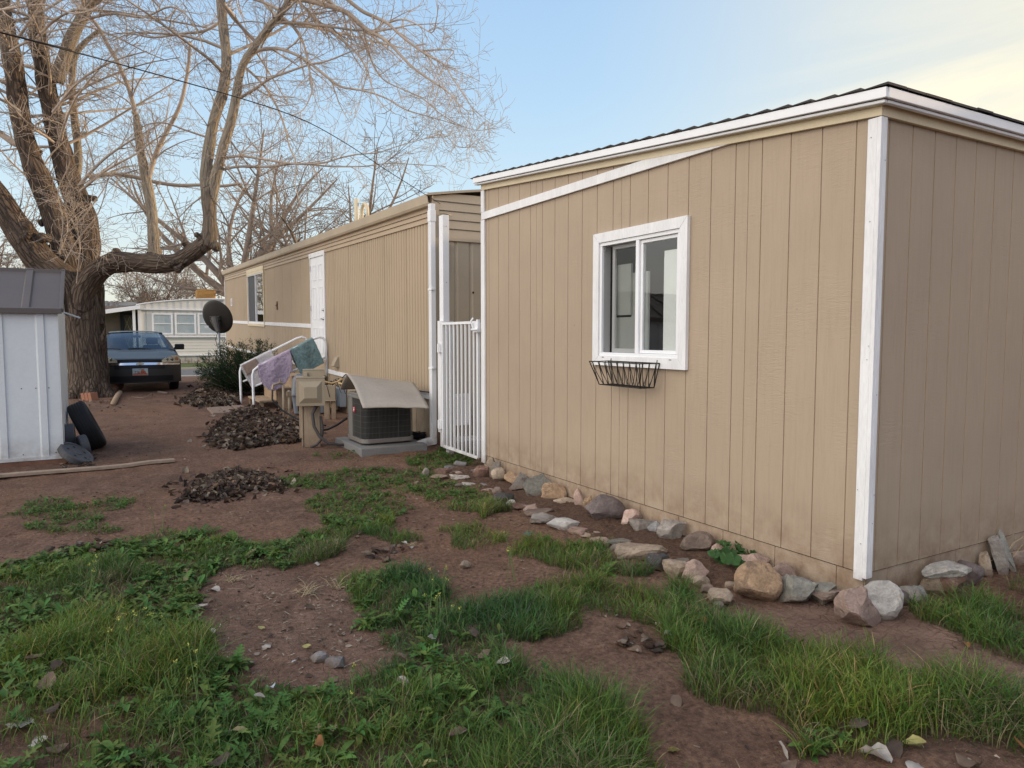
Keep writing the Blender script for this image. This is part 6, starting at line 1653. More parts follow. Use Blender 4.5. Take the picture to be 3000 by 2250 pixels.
np_leaves('foliage', Cs, Ds, Nn, RNG.uniform(.03, .075, len(Cs)), RNG.uniform(.008, .014, len(Cs)), m_leafg, tn, jun)

# ---- grass as real blades ------------------------------------------------
m_blade = tint_mat('grass_blades', .5, .30, .3, .15)
def inframe(P_, m=1.1):
    Yd = SA*P_[:, 0]+CA*P_[:, 1]; Xd = CA*P_[:, 0]-SA*P_[:, 1]
    return (Yd > .9) & (np.abs(Xd) < .72*m*Yd+.5)
def scatter(n, x0, x1, y0, y1):
    P_ = np.stack([RNG.uniform(x0, x1, n), RNG.uniform(y0, y1, n)], -1); return P_[inframe(P_)]
def blades(P_, h, w_, lean, tint, nseg=2):
    n = len(P_); a = RNG.uniform(0, 2*np.pi, n); b_ = RNG.uniform(0, 2*np.pi, n)
    base_ = np.column_stack([P_, ghv(P_[:, 0], P_[:, 1])-.004]); S = np.column_stack([np.cos(a), np.sin(a), np.zeros(n)]); Dh = np.column_stack([np.cos(b_), np.sin(b_), np.zeros(n)]); up = np.array([0, 0, 1.])
    lv = []
    for k, t in enumerate(np.linspace(0, 1, nseg+2)):
        c_ = base_+up*(h*(t-.35*lean*t*t))[:, None]+Dh*(h*lean*t*t)[:, None]
        ww = w_*(1-.25*t) if k < nseg+1 else None
        if ww is not None: lv.append(c_-S*(ww/2)[:, None]); lv.append(c_+S*(ww/2)[:, None])
        else: lv.append(c_)
    bn_ = vnoise(P_[:, 0], P_[:, 1], 1.3, 91)+.5*vnoise(P_[:, 0], P_[:, 1], 5, 92); tint = tint.copy(); tint[:, 0] *= np.clip(1+.55*bn_, .5, 1.9); tint[:, 1] *= np.clip(1+.28*bn_, .6, 1.5); dd2 = (RNG.random(n) < np.clip(vnoise(P_[:, 0], P_[:, 1], 2.4, 93)-.35, 0, 1)*.8); tint[dd2, :3] = np.array((.30, .25, .14))*RNG.uniform(.5, 1.2, dd2.sum())[:, None]
    V_ = np.stack(lv, 1); m = V_.shape[1]; o = np.arange(n)[:, None]*m
    quads = np.concatenate([o+np.array([[2*k, 2*k+1, 2*k+3, 2*k+2]]) for k in range(nseg)]); tris = o+np.array([[2*nseg, 2*nseg+1, 2*nseg+2]])
    # darker towards the root
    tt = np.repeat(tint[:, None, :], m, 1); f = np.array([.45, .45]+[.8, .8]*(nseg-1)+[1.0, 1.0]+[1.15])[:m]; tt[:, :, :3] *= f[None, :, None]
    return V_.reshape(-1, 3), quads, tris, tt.reshape(-1, 4)
def green(n, base=(.110, .195, .034), var=.28, dry=.09):
    v = 1+RNG.normal(0, var, n)*.6; c = np.array(base)[None]*np.clip(v, .45, 1.9)[:, None]
    c[:, 0] *= RNG.uniform(.7, 1.45, n); d = RNG.random(n) < dry; c[d] = np.array((.30, .25, .13))*RNG.uniform(.6, 1.2, d.sum())[:, None]
    return np.column_stack([c, np.ones(n)])
parts = []
def add_bl(P_, hmin, hmax, wd, lean, tint, nseg=2):
    n = len(P_)
    if n: parts.append(blades(P_, RNG.uniform(hmin, hmax, n)*1.0, RNG.uniform(*wd, n), RNG.uniform(*lean, n), tint, nseg))
# near field
P_ = scatter(420000, -1.6, 4.4, .9, 5.2); D_ = grass_density(P_[:, 0], P_[:, 1]); cl = vnoise(P_[:, 0], P_[:, 1], 6, 31); cl2 = vnoise(P_[:, 0], P_[:, 1], 1.6, 32)
grassy = cl2*.5+.5*vnoise(P_[:, 0], P_[:, 1], 3.3, 33)+.18*(P_[:, 0]-.9)          # tall grass v weeds
keep = (RNG.random(len(P_)) < D_*(.60+.5*np.clip(cl, -.6, 1))*np.clip(.72+.6*grassy, .48, 1)*.95); Pg = P_[keep]; gg = grassy[keep]; cg = cl[keep]
dk_ = SA*Pg[:, 0]+CA*Pg[:, 1]; hs_ = (1-.35*np.clip((dk_-3.0)/1.5, 0, 1))*(.045+.085*np.clip(gg+.55, 0, 1))*(1+.45*cg)*RNG.uniform(.5, 1.4, len(Pg))
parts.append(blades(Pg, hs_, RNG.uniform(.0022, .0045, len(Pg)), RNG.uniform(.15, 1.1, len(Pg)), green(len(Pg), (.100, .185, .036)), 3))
# middle distance
P_ = scatter(260000, -4.5, 5.5, 5.2, 10.5); D_ = grass_density(P_[:, 0], P_[:, 1]); cl = vnoise(P_[:, 0], P_[:, 1], 5, 31); keep = RNG.random(len(P_)) < D_*(.45+.6*np.clip(cl, -.6, 1))*.55; Pg = P_[keep]
parts.append(blades(Pg, RNG.uniform(.015, .055, len(Pg)), RNG.uniform(.004, .008, len(Pg)), RNG.uniform(.2, 1.1, len(Pg)), green(len(Pg), (.105, .185, .032)), 1))
# thin sprinkling of tiny shoots and dry stalks on the bare soil
P_ = scatter(30000, -3.5, 5.0, .9, 8.0); k = vnoise(P_[:, 0], P_[:, 1], 2.2, 41) > .15; Pg = P_[k & (in_poly(P_[:, 0], P_[:, 1], BED) == 0) & (in_poly(P_[:, 0], P_[:, 1], PATH) == 0)][:9000]
parts.append(blades(Pg, RNG.uniform(.008, .03, len(Pg)), RNG.uniform(.002, .004, len(Pg)), RNG.uniform(.4, 1.5, len(Pg)), green(len(Pg), (.07, .10, .03), dry=.35), 1))
def join(parts):
    V_, Q, T_, K = [], [], [], []; o = 0
    for v, q, t, c_ in parts: V_.append(v); Q.append(q+o); T_.append(t+o); K.append(c_); o += len(v)
    return np.concatenate(V_), np.concatenate(Q), np.concatenate(T_), np.concatenate(K)
V_, Q, T_, K = join(parts); print('blades verts', len(V_))
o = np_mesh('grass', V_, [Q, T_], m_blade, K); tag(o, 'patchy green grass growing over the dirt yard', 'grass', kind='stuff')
# ---- broad lobed weeds -----------------------------------------------------
def pinnate(nl=5):
    """flat lobed leaf, unit length along x"""
    top = []; 
    for i in range(nl):
        t = .18+.72*i/nl; w_ = .17*math.sin(math.pi*(.25+.7*t))+.03
        top += [(t, .022), (t+.05, w_), (t+.115, w_*.85), (t+.09, .028)]
    out = [(0, .012)]+top+[(1, 0)]
    V2 = [(x, y) for x, y in out]+[(x, -y) for x, y in out[:-1]]
    n = len(out); F_ = []
    spine = []
    for i in range(len(out)-1): pass
    return out
lo = pinnate()
def leaf_tmpl(kind=0):
    g = random.Random(kind)
    if kind == 3: pts = [(0, .01), (.15, .05), (.4, .14), (.65, .16), (.85, .10), (1, 0)]
    else:
        nl = (5, 3, 4)[kind]; pts = [(0, .012)]
        for i in range(nl):
            t = .15+.70*i/nl; w_ = (.09+.13*math.sin(math.pi*(.2+.75*t)))*g.uniform(.7, 1.25)*(1, 1.2, 1.1)[kind]; b_ = (.025, .055, .04)[kind]
            pts += [(t, b_), (t+.04, w_*.8), (t+.10, w_), (t+.13*g.uniform(.8, 1.1), b_)]
        pts += [(.92, .08), (1, 0)]
    V2 = []; F_ = []
    for x, y in pts: V2 += [(x, y, 0), (x, 0, -.012), (x, -y, 0)]
    for i in range(len(pts)-1):
        a = i*3; F_ += [(a, a+1, a+4, a+3), (a+1, a+2, a+5, a+4)]
    return np.array(V2, float), np.array(F_)
def instance(T_, F_, base_, yaw, pitch, size, width, curl, tint):
    n = len(base_); m = len(T_); x = T_[None, :, 0]*size[:, None]; y = T_[None, :, 1]*size[:, None]*width[:, None]; z0 = T_[None, :, 2]*size[:, None]
    ang = pitch[:, None]-curl[:, None]*T_[None, :, 0]
    # arc along x
    xx = x*np.cos(ang); zz = x*np.sin(ang)+z0
    cx, sx = np.cos(yaw)[:, None], np.sin(yaw)[:, None]
    V_ = np.stack([base_[:, 0:1]+xx*cx-y*sx, base_[:, 1:2]+xx*sx+y*cx, base_[:, 2:3]+zz+.25*np.abs(y)], -1).reshape(-1, 3)
    F2 = (F_[None]+(np.arange(n)*m)[:, None, None]).reshape(-1, F_.shape[1])
    return V_, F2, np.repeat(tint, m, axis=0)
P_ = scatter(20000, -1.8, 4.0, .9, 5.4); D_ = grass_density(P_[:, 0], P_[:, 1]); gr_ = .5*vnoise(P_[:, 0], P_[:, 1], 1.6, 32)+.5*vnoise(P_[:, 0], P_[:, 1], 3.3, 33)+.18*(P_[:, 0]-.9)
keep = RNG.random(len(P_)) < D_*np.clip(.50-gr_*1.5, .02, 1)*.20; Pw = P_[keep]
P2 = scatter(14000, -4, 5, 5.0, 9.5); D2 = grass_density(P2[:, 0], P2[:, 1]); Pw2 = P2[RNG.random(len(P2)) < D2*.5]
VV, FF, TT = [], [], []; off = 0
for Pq, lobed, sz in ((Pw[::12], 0, (.05, .11)), (Pw[1::6], 1, (.05, .10)), (Pw[2::5], 2, (.04, .10)), (Pw2, 3, (.02, .05)), (Pw2+.03, 1, (.02, .055)), (Pw, 3, (.02, .06)), (Pw[::2], 3, (.04, .085))):
    n_l = 7; n = len(Pq)*n_l; rep_ = np.repeat(Pq, n_l, axis=0)
    base_ = np.column_stack([rep_+RNG.normal(0, .008, rep_.shape), ghv(rep_[:, 0], rep_[:, 1])+RNG.uniform(0, .03, n)])
    Tm, Fm = leaf_tmpl(lobed)
    V1, F1, T1 = instance(Tm, Fm, base_, RNG.uniform(0, 6.28, n), RNG.uniform(.25, 1.15, n), RNG.uniform(sz[0], sz[1], n), RNG.uniform(.7, 1.2, n), RNG.uniform(.2, .9, n), green(n, (.085, .160, .036), .3, .01))
    VV.append(V1); FF.append(F1+off); TT.append(T1); off += len(V1)
o = np_mesh('weeds', np.concatenate(VV), [np.concatenate(FF)], m_leafg, np.concatenate(TT)); tag(o, 'low leafy green weeds among the grass', 'weeds', kind='stuff')
# ---- flowering mustard, one thing each
m_yel = pm('yellow_petal', (.48, .46, .09), .6, .1, bump=0); m_stalk = pm('weed_stalk', (.10, .16, .045), .6, .15, 6, bump=0)
fl_spots = [(345, 1950, 'tall yellow flowering weed with the most stems in the left grass'), (400, 1890, 'yellow flowering weed behind the tallest one on the left'), (285, 1740, 'pale yellow flowering weed at the left edge of the grass'), (480, 1560, 'yellow flowering weed on the far rim of the left grass'), (485, 1930, 'thin yellow flowering weed left of the bare patch'), (560, 2080, 'leaning yellow flowering weed in front of the bare patch'), (600, 2060, 'small yellow flowering weed at the near corner of the bare patch'), (1300, 1830, 'tallest yellow flowering weed right of the bare patch'), (1265, 1810, 'slim yellow flowering weed just left of the tallest one on the right'), (1340, 1850, 'short yellow flowering weed just right of the tallest one on the right'), (1505, 1700, 'lone yellow flowering weed by the stone border'), (1000, 2070, 'low yellow flowering weed on the near rim of the bare patch')]
for i, (a, b_, lb_) in enumerate(fl_spots):
    g_ = gnd(a, b_, .02); t = thing('flowering_weed', lb_, 'weed', g_, 'yellow flowering weeds in the grass'); rgf = random.Random(i+40)
    st_ = MB(); fl = MB(); ns = 2+rgf.randrange(3) if i else 7
    for k in range(ns):
        h = rgf.uniform(.16, .30)*(1 if i not in (9, 6, 11) else .6); d = Vector((rgf.uniform(-.25, .25), rgf.uniform(-.25, .25), 1)); p = g_+Vector((rgf.uniform(-.05, .05), rgf.uniform(-.05, .05), -.02)); pts = [p, p+d*h*.5, p+d*h*.85+Vector((rgf.uniform(-.02, .02), rgf.uniform(-.02, .02), 0)), p+d*h+Vector((rgf.uniform(-.03, .03), rgf.uniform(-.03, .03), 0))]
        st_.tube(pts, [.0022, .0018, .0012, .001], 4)
        for q in range(9):
            t_ = rgf.uniform(.35, .97); b0 = pts[1].lerp(pts[3], t_); e_ = b0+(rvec(rgf)*.6+Vector((0, 0, .9)))*rgf.uniform(.012, .03); st_.tube([b0, e_], [.0007, .0009], 3)
        for q in range(11):
            c_ = pts[3]+rvec(rgf)*rgf.uniform(.001, .012); n1 = rvec(rgf); n2_ = n1.orthogonal().normalized(); n3 = n1.cross(n2_); s_ = rgf.uniform(.0022, .0036)
            fl.quad(c_-n2_*s_, c_+n3*s_, c_+n2_*s_, c_-n3*s_)
    st_.build('stem', m_stalk, t, fix=False); fl.build('flowers', m_yel, t, fix=False)['kind'] = 'stuff'
# ---- straw tufts
m_straw = pm('straw', (.36, .29, .18), .8, .2, 10, bump=0)
for i, (a, b_, lb_, sc) in enumerate(((895, 1740, 'dry straw tuft at the far edge of the bare patch', 1), (995, 1720, 'dry straw tuft right of the other one by the bare patch', .8), (680, 1700, 'flattened dry straw at the left rim of the bare patch', .7), (2010, 1790, 'pale dry grass tuft beside the stone border corner', 1.2), (2860, 1660, 'long dry stalks leaning out from the stones by the right wall', 3.0), (1205, 1600, 'small straw tuft on the dirt between the grass patches', .5))):
    g_ = gnd(a, b_, .01); mb = MB(); rgf = random.Random(70+i)
    for k in range(34 if sc < 2 else 12):
        p = g_+Vector((rgf.uniform(-.05, .05), rgf.uniform(-.05, .05), 0))*sc; an = rgf.uniform(0, 6.28); L_ = rgf.uniform(.05, .14)*sc; d = Vector((math.cos(an)*.8, math.sin(an)*.8, rgf.uniform(.1, 1.0)))
        if sc > 2: d = Vector((rgf.uniform(.2, 1.0), rgf.uniform(-.9, .1), rgf.uniform(.5, 1.1)))
        mb.tube([p, p+d*L_*.5, p+d*L_+Vector((0, 0, -.25*L_))], [.0016, .0013, .0007], 3)
    tag(mb.build('straw_tuft', m_straw, fix=False), lb_, 'dry grass', 'tufts of dry grass')
# ---- mallow in the stone bed
mp_ = gnd(2128, 1652, .03); mal = thing('mallow_plant', 'dark green round leaved plant growing in the stone bed', 'plant', mp_)
st_ = MB(); rgf = random.Random(3); V1 = []; F1 = []; K1 = []
for k in range(26):
    a = rgf.uniform(0, 6.28); r_ = rgf.uniform(.02, .17); h = rgf.uniform(.03, .10)-.3*r_*r_; c_ = mp_+Vector((math.cos(a)*r_*1.2, math.sin(a)*r_*.9, h)); st_.tube([mp_, mp_.lerp(c_, .5)+Vector((0, 0, .02)), c_], .0022, 4)
    nn = Vector((math.cos(a)*.5-.3, math.sin(a)*.5-.5, 1)).normalized(); e1 = nn.orthogonal().normalized(); e2 = nn.cross(e1); R0 = rgf.uniform(.025, .045); b0 = len(V1); V1.append(c_-nn*.006)
    for j in range(20):
        an = 6.283*j/20; rr_ = R0*(1+.10*math.cos(5*an))*(1 if j else .35); V1.append(c_+(e1*math.cos(an)+e2*math.sin(an))*rr_+nn*.006*math.cos(5*an))
    for j in range(20): F1.append((b0, b0+1+j, b0+1+(j+1) % 20))
    s_ = rgf.uniform(.6, 1.2); K1 += [(.05*s_, .115*s_, .035*s_, 1)]*21
st_.build('stems', m_stalk, mal); np_mesh('leaves', np.array([tuple(v) for v in V1]), [np.array(F1)], m_leafg, np.array(K1), mal, smooth=True)
# trailing twig with leaves at the right wall
vp = at(3010, 1570, 4.55); vine = thing('vine', 'thin leafy vine creeping in front of the right wall', 'vine', (vp.x, vp.y, gh(vp.x, vp.y)))
st_ = MB(); V1 = []; F1 = []; K1 = []
for pts in ([(3060, 1600), (2995, 1540), (2960, 1565), (2930, 1600)], [(3080, 1500), (3010, 1500), (2985, 1520), (2965, 1560)], [(3090, 1650), (3020, 1600), (2975, 1610)]):
    pp = [at(a, b_, 4.5) for a, b_ in pts]; st_.tube(pp, .003, 4)
    for p in pp+[pp[0].lerp(pp[1], .5), pp[1].lerp(pp[2], .5)]:
        for _ in range(2):
            c_ = p+rvec(rgf)*.02; nn = rvec(rgf); e1 = nn.orthogonal().normalized(); e2 = nn.cross(e1); b0 = len(V1); s_ = rgf.uniform(.012, .022); V1 += [c_-e1*s_, c_+e2*s_*.6, c_+e1*s_, c_-e2*s_*.6]; F1.append((b0, b0+1, b0+2, b0+3)); K1 += [(.02, .035, .018, 1)]*4
st_.build('stem', m_far, vine); np_mesh('leaves', np.array([tuple(v) for v in V1]), [np.array(F1)], m_leafg, np.array(K1), vine)

# ======================================================= dead leaves
m_dead = tint_mat('dead_leaves', .8, .12, .15, .25, .3, 120)
def dleaf(nx=4, ny=4):
    V2 = []; 
    for j in range(ny+1):
        for i in range(nx+1):
            u = i/nx; v = j/ny*2-1; w_ = .34*math.sin(math.pi*min(1, u*.94+.06))**.8+.015; V2.append((u-.5, v*w_, 0))
    F_ = [(j*(nx+1)+i, j*(nx+1)+i+1, (j+1)*(nx+1)+i+1, (j+1)*(nx+1)+i) for j in range(ny) for i in range(nx)]
    return np.array(V2), np.array(F_)
DV, DF = dleaf()
def dead_set(P3, size, tint, tilt=.6, curl=1.0):
    n = len(P3); m = len(DV); T_ = np.repeat(DV[None], n, 0)*size[:, None, None]
    c1 = RNG.uniform(-1, 1.6, n)[:, None]*curl; c2 = RNG.uniform(-.8, 1.2, n)[:, None]*curl
    x, y = T_[..., 0], T_[..., 1]; s = size[:, None]
    z = c1*y*y/s*1.6+c2*x*x/s*.9+RNG.normal(0, .035, x.shape)*s
    y = y*(1-.25*np.abs(c1)*np.abs(T_[..., 1])/s*2)
    P0 = np.stack([x, y, z], -1)
    ax = unit(RNG.normal(size=(n, 3))*np.array([1, 1, .25])); an = RNG.normal(0, tilt, n); yw = RNG.uniform(0, 6.28, n)
    cz, sz = np.cos(yw)[:, None], np.sin(yw)[:, None]; P0 = np.stack([P0[..., 0]*cz-P0[..., 1]*sz, P0[..., 0]*sz+P0[..., 1]*cz, P0[..., 2]], -1)
    c_, s_ = np.cos(an)[:, None, None], np.sin(an)[:, None, None]; A = ax[:, None, :]
    P0 = P0*c_+np.cross(np.broadcast_to(A, P0.shape), P0)*s_+A*(np.sum(P0*A, -1, keepdims=True))*(1-c_)
    V_ = (P0+P3[:, None, :]).reshape(-1, 3); F_ = (DF[None]+(np.arange(n)*m)[:, None, None]).reshape(-1, 4)
    return V_, F_, np.repeat(tint, m, axis=0)
def dead_tint(n, pale=.17):
    pal = np.array([(.095, .064, .048), (.145, .095, .066), (.075, .054, .045), (.20, .135, .095), (.13, .10, .083)]); c = pal[RNG.integers(0, 5, n)]*RNG.uniform(.65, 1.3, n)[:, None]
    p = RNG.random(n) < pale; c[p] = np.array((.32, .26, .20))*RNG.uniform(.7, 1.2, p.sum())[:, None]; return np.column_stack([c, np.ones(n)])
def pile(name, poly_px, hmax, n, size, lab):
    pg = gp(poly_px, DS, .05); xs = [p[0] for p in pg]; ys = [p[1] for p in pg]; cx, cy = sum(xs)/len(xs), sum(ys)/len(ys)
    P_ = []
    poly = np.array(pg)
    while len(P_) < n:
        q = np.stack([RNG.uniform(min(xs), max(xs), 4000), RNG.uniform(min(ys), max(ys), 4000)], -1); q = q[in_poly(q[:, 0]+.06*vnoise(q[:, 0], q[:, 1], 6, 51), q[:, 1]+.06*vnoise(q[:, 0], q[:, 1], 6, 52), pg)]; P_ += list(q)
    P_ = np.array(P_[:n]); nf = n//9; ang_ = RNG.uniform(0, 6.28, nf); P_[:nf] += np.column_stack([np.cos(ang_), np.sin(ang_)])*np.abs(RNG.normal(0, .22, nf))[:, None]; ex = (max(xs)-min(xs))/2; ey = (max(ys)-min(ys))/2
    mx, my = (max(xs)+min(xs))/2, (max(ys)+min(ys))/2
    # distance to the outline gives the mound height
    def edge(q):
        d = np.full(len(q), 9.)
        for i in range(len(poly)):
            a, b_ = poly[i], poly[(i+1) % len(poly)]; e = b_-a; t = np.clip(((q-a)@e)/(e@e), 0, 1); d = np.minimum(d, np.linalg.norm(q-a-t[:, None]*e, axis=1))
        return d
    dm = edge(P_); ins_ = in_poly(P_[:, 0], P_[:, 1], pg); dm = np.where(ins_, dm, 0); H = hmax*(1-np.exp(-dm/(.5*min(ex, ey))))*1.15*(.8+.35*vnoise(P_[:, 0], P_[:, 1], 4, 60)); z = ghv(P_[:, 0], P_[:, 1])+H*RNG.uniform(.72, 1.0, n)+.01
    g_ = gh(mx, my); t = thing(name, lab, 'leaf pile', (mx, my, g_))
    V_, F_, K = dead_set(np.column_stack([P_, z]), RNG.uniform(size[0], size[1], n), dead_tint(n), .75, 1.2)
    np_mesh('leaves', V_, [F_], m_dead, K, t)['kind'] = 'stuff'
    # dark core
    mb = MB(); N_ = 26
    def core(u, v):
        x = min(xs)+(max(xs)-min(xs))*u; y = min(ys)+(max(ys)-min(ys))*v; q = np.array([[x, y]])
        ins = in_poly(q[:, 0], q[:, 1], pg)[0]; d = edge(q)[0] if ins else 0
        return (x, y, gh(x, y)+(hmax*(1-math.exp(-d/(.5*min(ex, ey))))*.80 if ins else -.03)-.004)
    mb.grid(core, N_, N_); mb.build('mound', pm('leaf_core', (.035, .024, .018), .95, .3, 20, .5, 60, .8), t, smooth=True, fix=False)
def P2_(pts, s, ox, oy): return [((ox+x/s)/DS, (oy+y/s)/DS) for x, y in pts]
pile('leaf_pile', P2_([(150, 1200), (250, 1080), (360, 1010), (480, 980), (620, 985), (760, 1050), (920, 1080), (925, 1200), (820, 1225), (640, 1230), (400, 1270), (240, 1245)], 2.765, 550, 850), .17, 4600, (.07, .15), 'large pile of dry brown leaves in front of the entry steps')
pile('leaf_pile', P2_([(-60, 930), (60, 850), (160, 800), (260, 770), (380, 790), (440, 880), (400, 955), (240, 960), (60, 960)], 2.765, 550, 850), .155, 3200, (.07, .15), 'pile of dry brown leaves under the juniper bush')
pile('leaf_pile', [(400, 1070), (425, 1035), (470, 1012), (520, 1006), (570, 1016), (612, 1040), (600, 1052), (540, 1050), (480, 1068), (430, 1075)], .075, 2300, (.06, .12), 'low pile of dry brown leaves in the middle of the yard')
# loose litter: tiny pieces are ground cover
n = 8200; P_ = scatter(36000, -4.5, 5, .9, 18); w0 = np.clip(.25+vnoise(P_[:, 0], P_[:, 1], 1.4, 71), 0, 1)*np.where(in_poly(P_[:, 0], P_[:, 1], PATH), .15, 1)+in_poly(P_[:, 0], P_[:, 1], MOUND)*.9+in_poly(P_[:, 0], P_[:, 1], BED)*.4; P_ = P_[RNG.random(len(P_)) < w0*.45][:n]
P_ = P_[(P_[:, 0] < 3.3) | (P_[:, 1] < 2.1)]
V_, F_, K = dead_set(np.column_stack([P_, ghv(P_[:, 0], P_[:, 1])+.006]), RNG.uniform(.010, .034, len(P_)), dead_tint(len(P_), .25), .3, .8)
# bits of pale stalk and twig pressed into the soil
P3 = scatter(50000, -3.0, 5.0, .9, 7.5); wm_ = np.where(in_poly(P3[:, 0], P3[:, 1], MOUND), .55, np.where(in_poly(P3[:, 0], P3[:, 1], BED), .45, np.clip(vnoise(P3[:, 0], P3[:, 1], 1.8, 77), 0, 1)*.16)); P3 = P3[(RNG.random(len(P3)) < wm_)][:9000]; n3 = len(P3)
an = RNG.uniform(0, 6.28, n3); d3 = np.column_stack([np.cos(an), np.sin(an), RNG.normal(0, .12, n3)]); b3 = np.column_stack([P3, ghv(P3[:, 0], P3[:, 1])+.006]); L3 = RNG.uniform(.008, .035, n3); L3[:220] *= 2.6
s3 = np.column_stack([-np.sin(an), np.cos(an), np.zeros(n3)])*RNG.uniform(.0011, .0028, n3)[:, None]
Vt = np.stack([b3-s3, b3+s3, b3+d3*L3[:, None]+s3, b3+d3*L3[:, None]-s3], 1).reshape(-1, 3); Ft = np.arange(n3*4).reshape(-1, 4)
ct3 = np.array([(.34, .27, .19), (.20, .15, .11), (.42, .37, .29), (.14, .10, .08)])[RNG.integers(0, 4, n3)]*RNG.uniform(.6, 1.2, n3)[:, None]
V_ = np.concatenate([V_, Vt]); F_ = np.concatenate([F_, Ft+len(V_)-len(Vt)]); K = np.concatenate([K, np.repeat(np.column_stack([ct3, np.ones(n3)]), 4, axis=0)])
# drifts
dr = []
for poly, k in (([(10, 1210), (80, 1180), (220, 1150), (260, 1160), (200, 1185), (60, 1222)], 90), ([(1300, 1330), (1380, 1350), (1460, 1370), (1450, 1395), (1340, 1385)], 16), ([(120, 1010), (180, 930), (215, 960), (200, 1000)], 110), ([(170, 850), (270, 880), (250, 900), (160, 890)], 50), ([(770, 1180), (860, 1165), (900, 1180), (820, 1200)], 14), ([(870, 900), (950, 920), (930, 960), (860, 950)], 60)):
    pg = gp(poly, DS, .05); xs = [p[0] for p in pg]; ys = [p[1] for p in pg]; q = np.stack([RNG.uniform(min(xs), max(xs), 3000), RNG.uniform(min(ys), max(ys), 3000)], -1); q = q[in_poly(q[:, 0], q[:, 1], pg)][:k]; dr.append(q)
q = np.concatenate(dr); V2_, F2_, K2 = dead_set(np.column_stack([q, ghv(q[:, 0], q[:, 1])+.015]), RNG.uniform(.04, .09, len(q)), dead_tint(len(q), .15), .35, 1)
tag(np_mesh('leaf_litter', np.concatenate([V_, V2_]), [np.concatenate([F_, F2_+len(V_)])], m_dead, np.concatenate([K, K2])), 'crumbled dead leaf litter strewn over the dirt', 'leaf litter', kind='stuff')
# larger single leaves in the foreground
big = [(60, 2120, .125, 2, 'big grey white dead leaf lying flat in the left foreground'), (110, 2170, .085, 2, 'pale rolled dead leaf at the bottom left edge'), (170, 2190, .07, 1, None), (135, 2010, .10, 1, 'brown folded dead leaf standing above the big grey one'), (105, 1930, .07, 1, None), (165, 1945, .06, 0, None), (150, 2075, .06, 0, None), (630, 1725, .075, 2, 'pale dead leaf at the left rim of the bare patch'), (585, 1780, .085, 2, None), (610, 1760, .06, 1, None), (560, 1880, .05, 1, None), (650, 1900, .05, 1, None), (620, 1850, .05, 2, None), (930, 1650, .05, 2, None), (735, 1715, .05, 1, None), (905, 1780, .06, 1, None), (975, 1990, .05, 1, None), (905, 1985, .05, 1, None), (860, 1935, .035, 3, 'small bluish white leaf scrap in the bare patch'), (795, 2010, .035, 3, 'small bluish white leaf scrap at the near edge of the bare patch'), (780, 1890, .05, 2, None), (900, 1895, .04, 4, 'small yellow green leaf in the bare patch'), (765, 1840, .04, 4, 'narrow yellow leaf left of the middle of the bare patch'), (1170, 1925, .06, 1, None), (1075, 1815, .05, 3, None), (1390, 1850, .07, 0, None), (1265, 1870, .05, 2, None), (1490, 1920, .07, 2, 'pale curled dead leaf in the middle of the grass'), (1475, 1940, .07, 2, None), (1420, 1915, .06, 1, None), (1185, 1590, .05, 2, 'pale dead leaf beside the green tuft in mid yard'), (1205, 1602, .05, 2, None), (1170, 1600, .05, 1, None), (1060, 1560, .06, 0, None), (1045, 1575, .05, 1, None), (1890, 1860, .06, 1, None), (1930, 1835, .06, 2, None), (1955, 1855, .06, 2, None), (1910, 1815, .07, 1, None), (1940, 1895, .05, 1, None), (2060, 1820, .06, 5, 'orange brown dead leaf near the round boulder'), (1980, 2050, .06, 1, None), (1975, 2200, .065, 4, 'yellow brown dead leaf on the narrow dirt strip'), (2520, 2110, .08, 0, 'dark ribbed dead leaf caught in the right grass'), (2295, 2205, .07, 2, 'pale leaf at the left of the bottom right cluster'), (2345, 2205, .06, 1, None), (2310, 2245, .06, 1, None), (2560, 2210, .115, 2, 'long silvery curled leaf in the bottom right cluster'), (2615, 2190, .10, 0, 'broad grey brown leaf in the bottom right cluster'), (2680, 2180, .075, 4, 'cream leaf at the right of the bottom right cluster'), (2680, 2240, .08, 2, None), (2840, 2240, .09, 1, None), (2990, 2180, .05, 5, 'orange dead leaf at the bottom right edge'), (2830, 1890, .05, 5, 'orange brown leaf in the far right grass'), (640, 2230, .07, 0, 'dark leaf tip at the bottom edge left of centre'), (1260, 2235, .05, 4, None), (930, 2180, .06, 5, 'rusty leaf stuck upright in the foreground grass'), (1340, 2150, .07, 1, None), (760, 2040, .04, 2, None)]
pals = [(.10, .075, .06), (.19, .135, .10), (.42, .38, .34), (.46, .50, .55), (.42, .38, .16), (.28, .13, .055)]
names_ = ['dark brown', 'brown', 'pale grey', 'bluish', 'yellowish', 'rusty']
for i, (a, b_, s_, pi_, lb_) in enumerate(big):
    g_ = gnd(a, b_, .02); z = gh(g_.x, g_.y)+(.05 if grass_density(np.array([g_.x]), np.array([g_.y]))[0] > .4 else .012)
    g_ = gnd(a, b_, z); P3 = np.array([[g_.x, g_.y, g_.z]]); c_ = np.array([pals[pi_]+(1,)])*np.array([1, 1, 1, 1])
    V_, F_, K = dead_set(P3, np.array([s_*1.05]), c_, .35, .9)
    o = np_mesh('dead_leaf', V_, [F_], m_dead, K, loc=(g_.x, g_.y, g_.z), smooth=True)
    tag(o, lb_ or ('curled %s dead leaf lying loose in the yard' % names_[pi_]), 'leaf', 'single dead leaves in the yard' if lb_ else 'loose %s dead leaves in the yard' % names_[pi_])
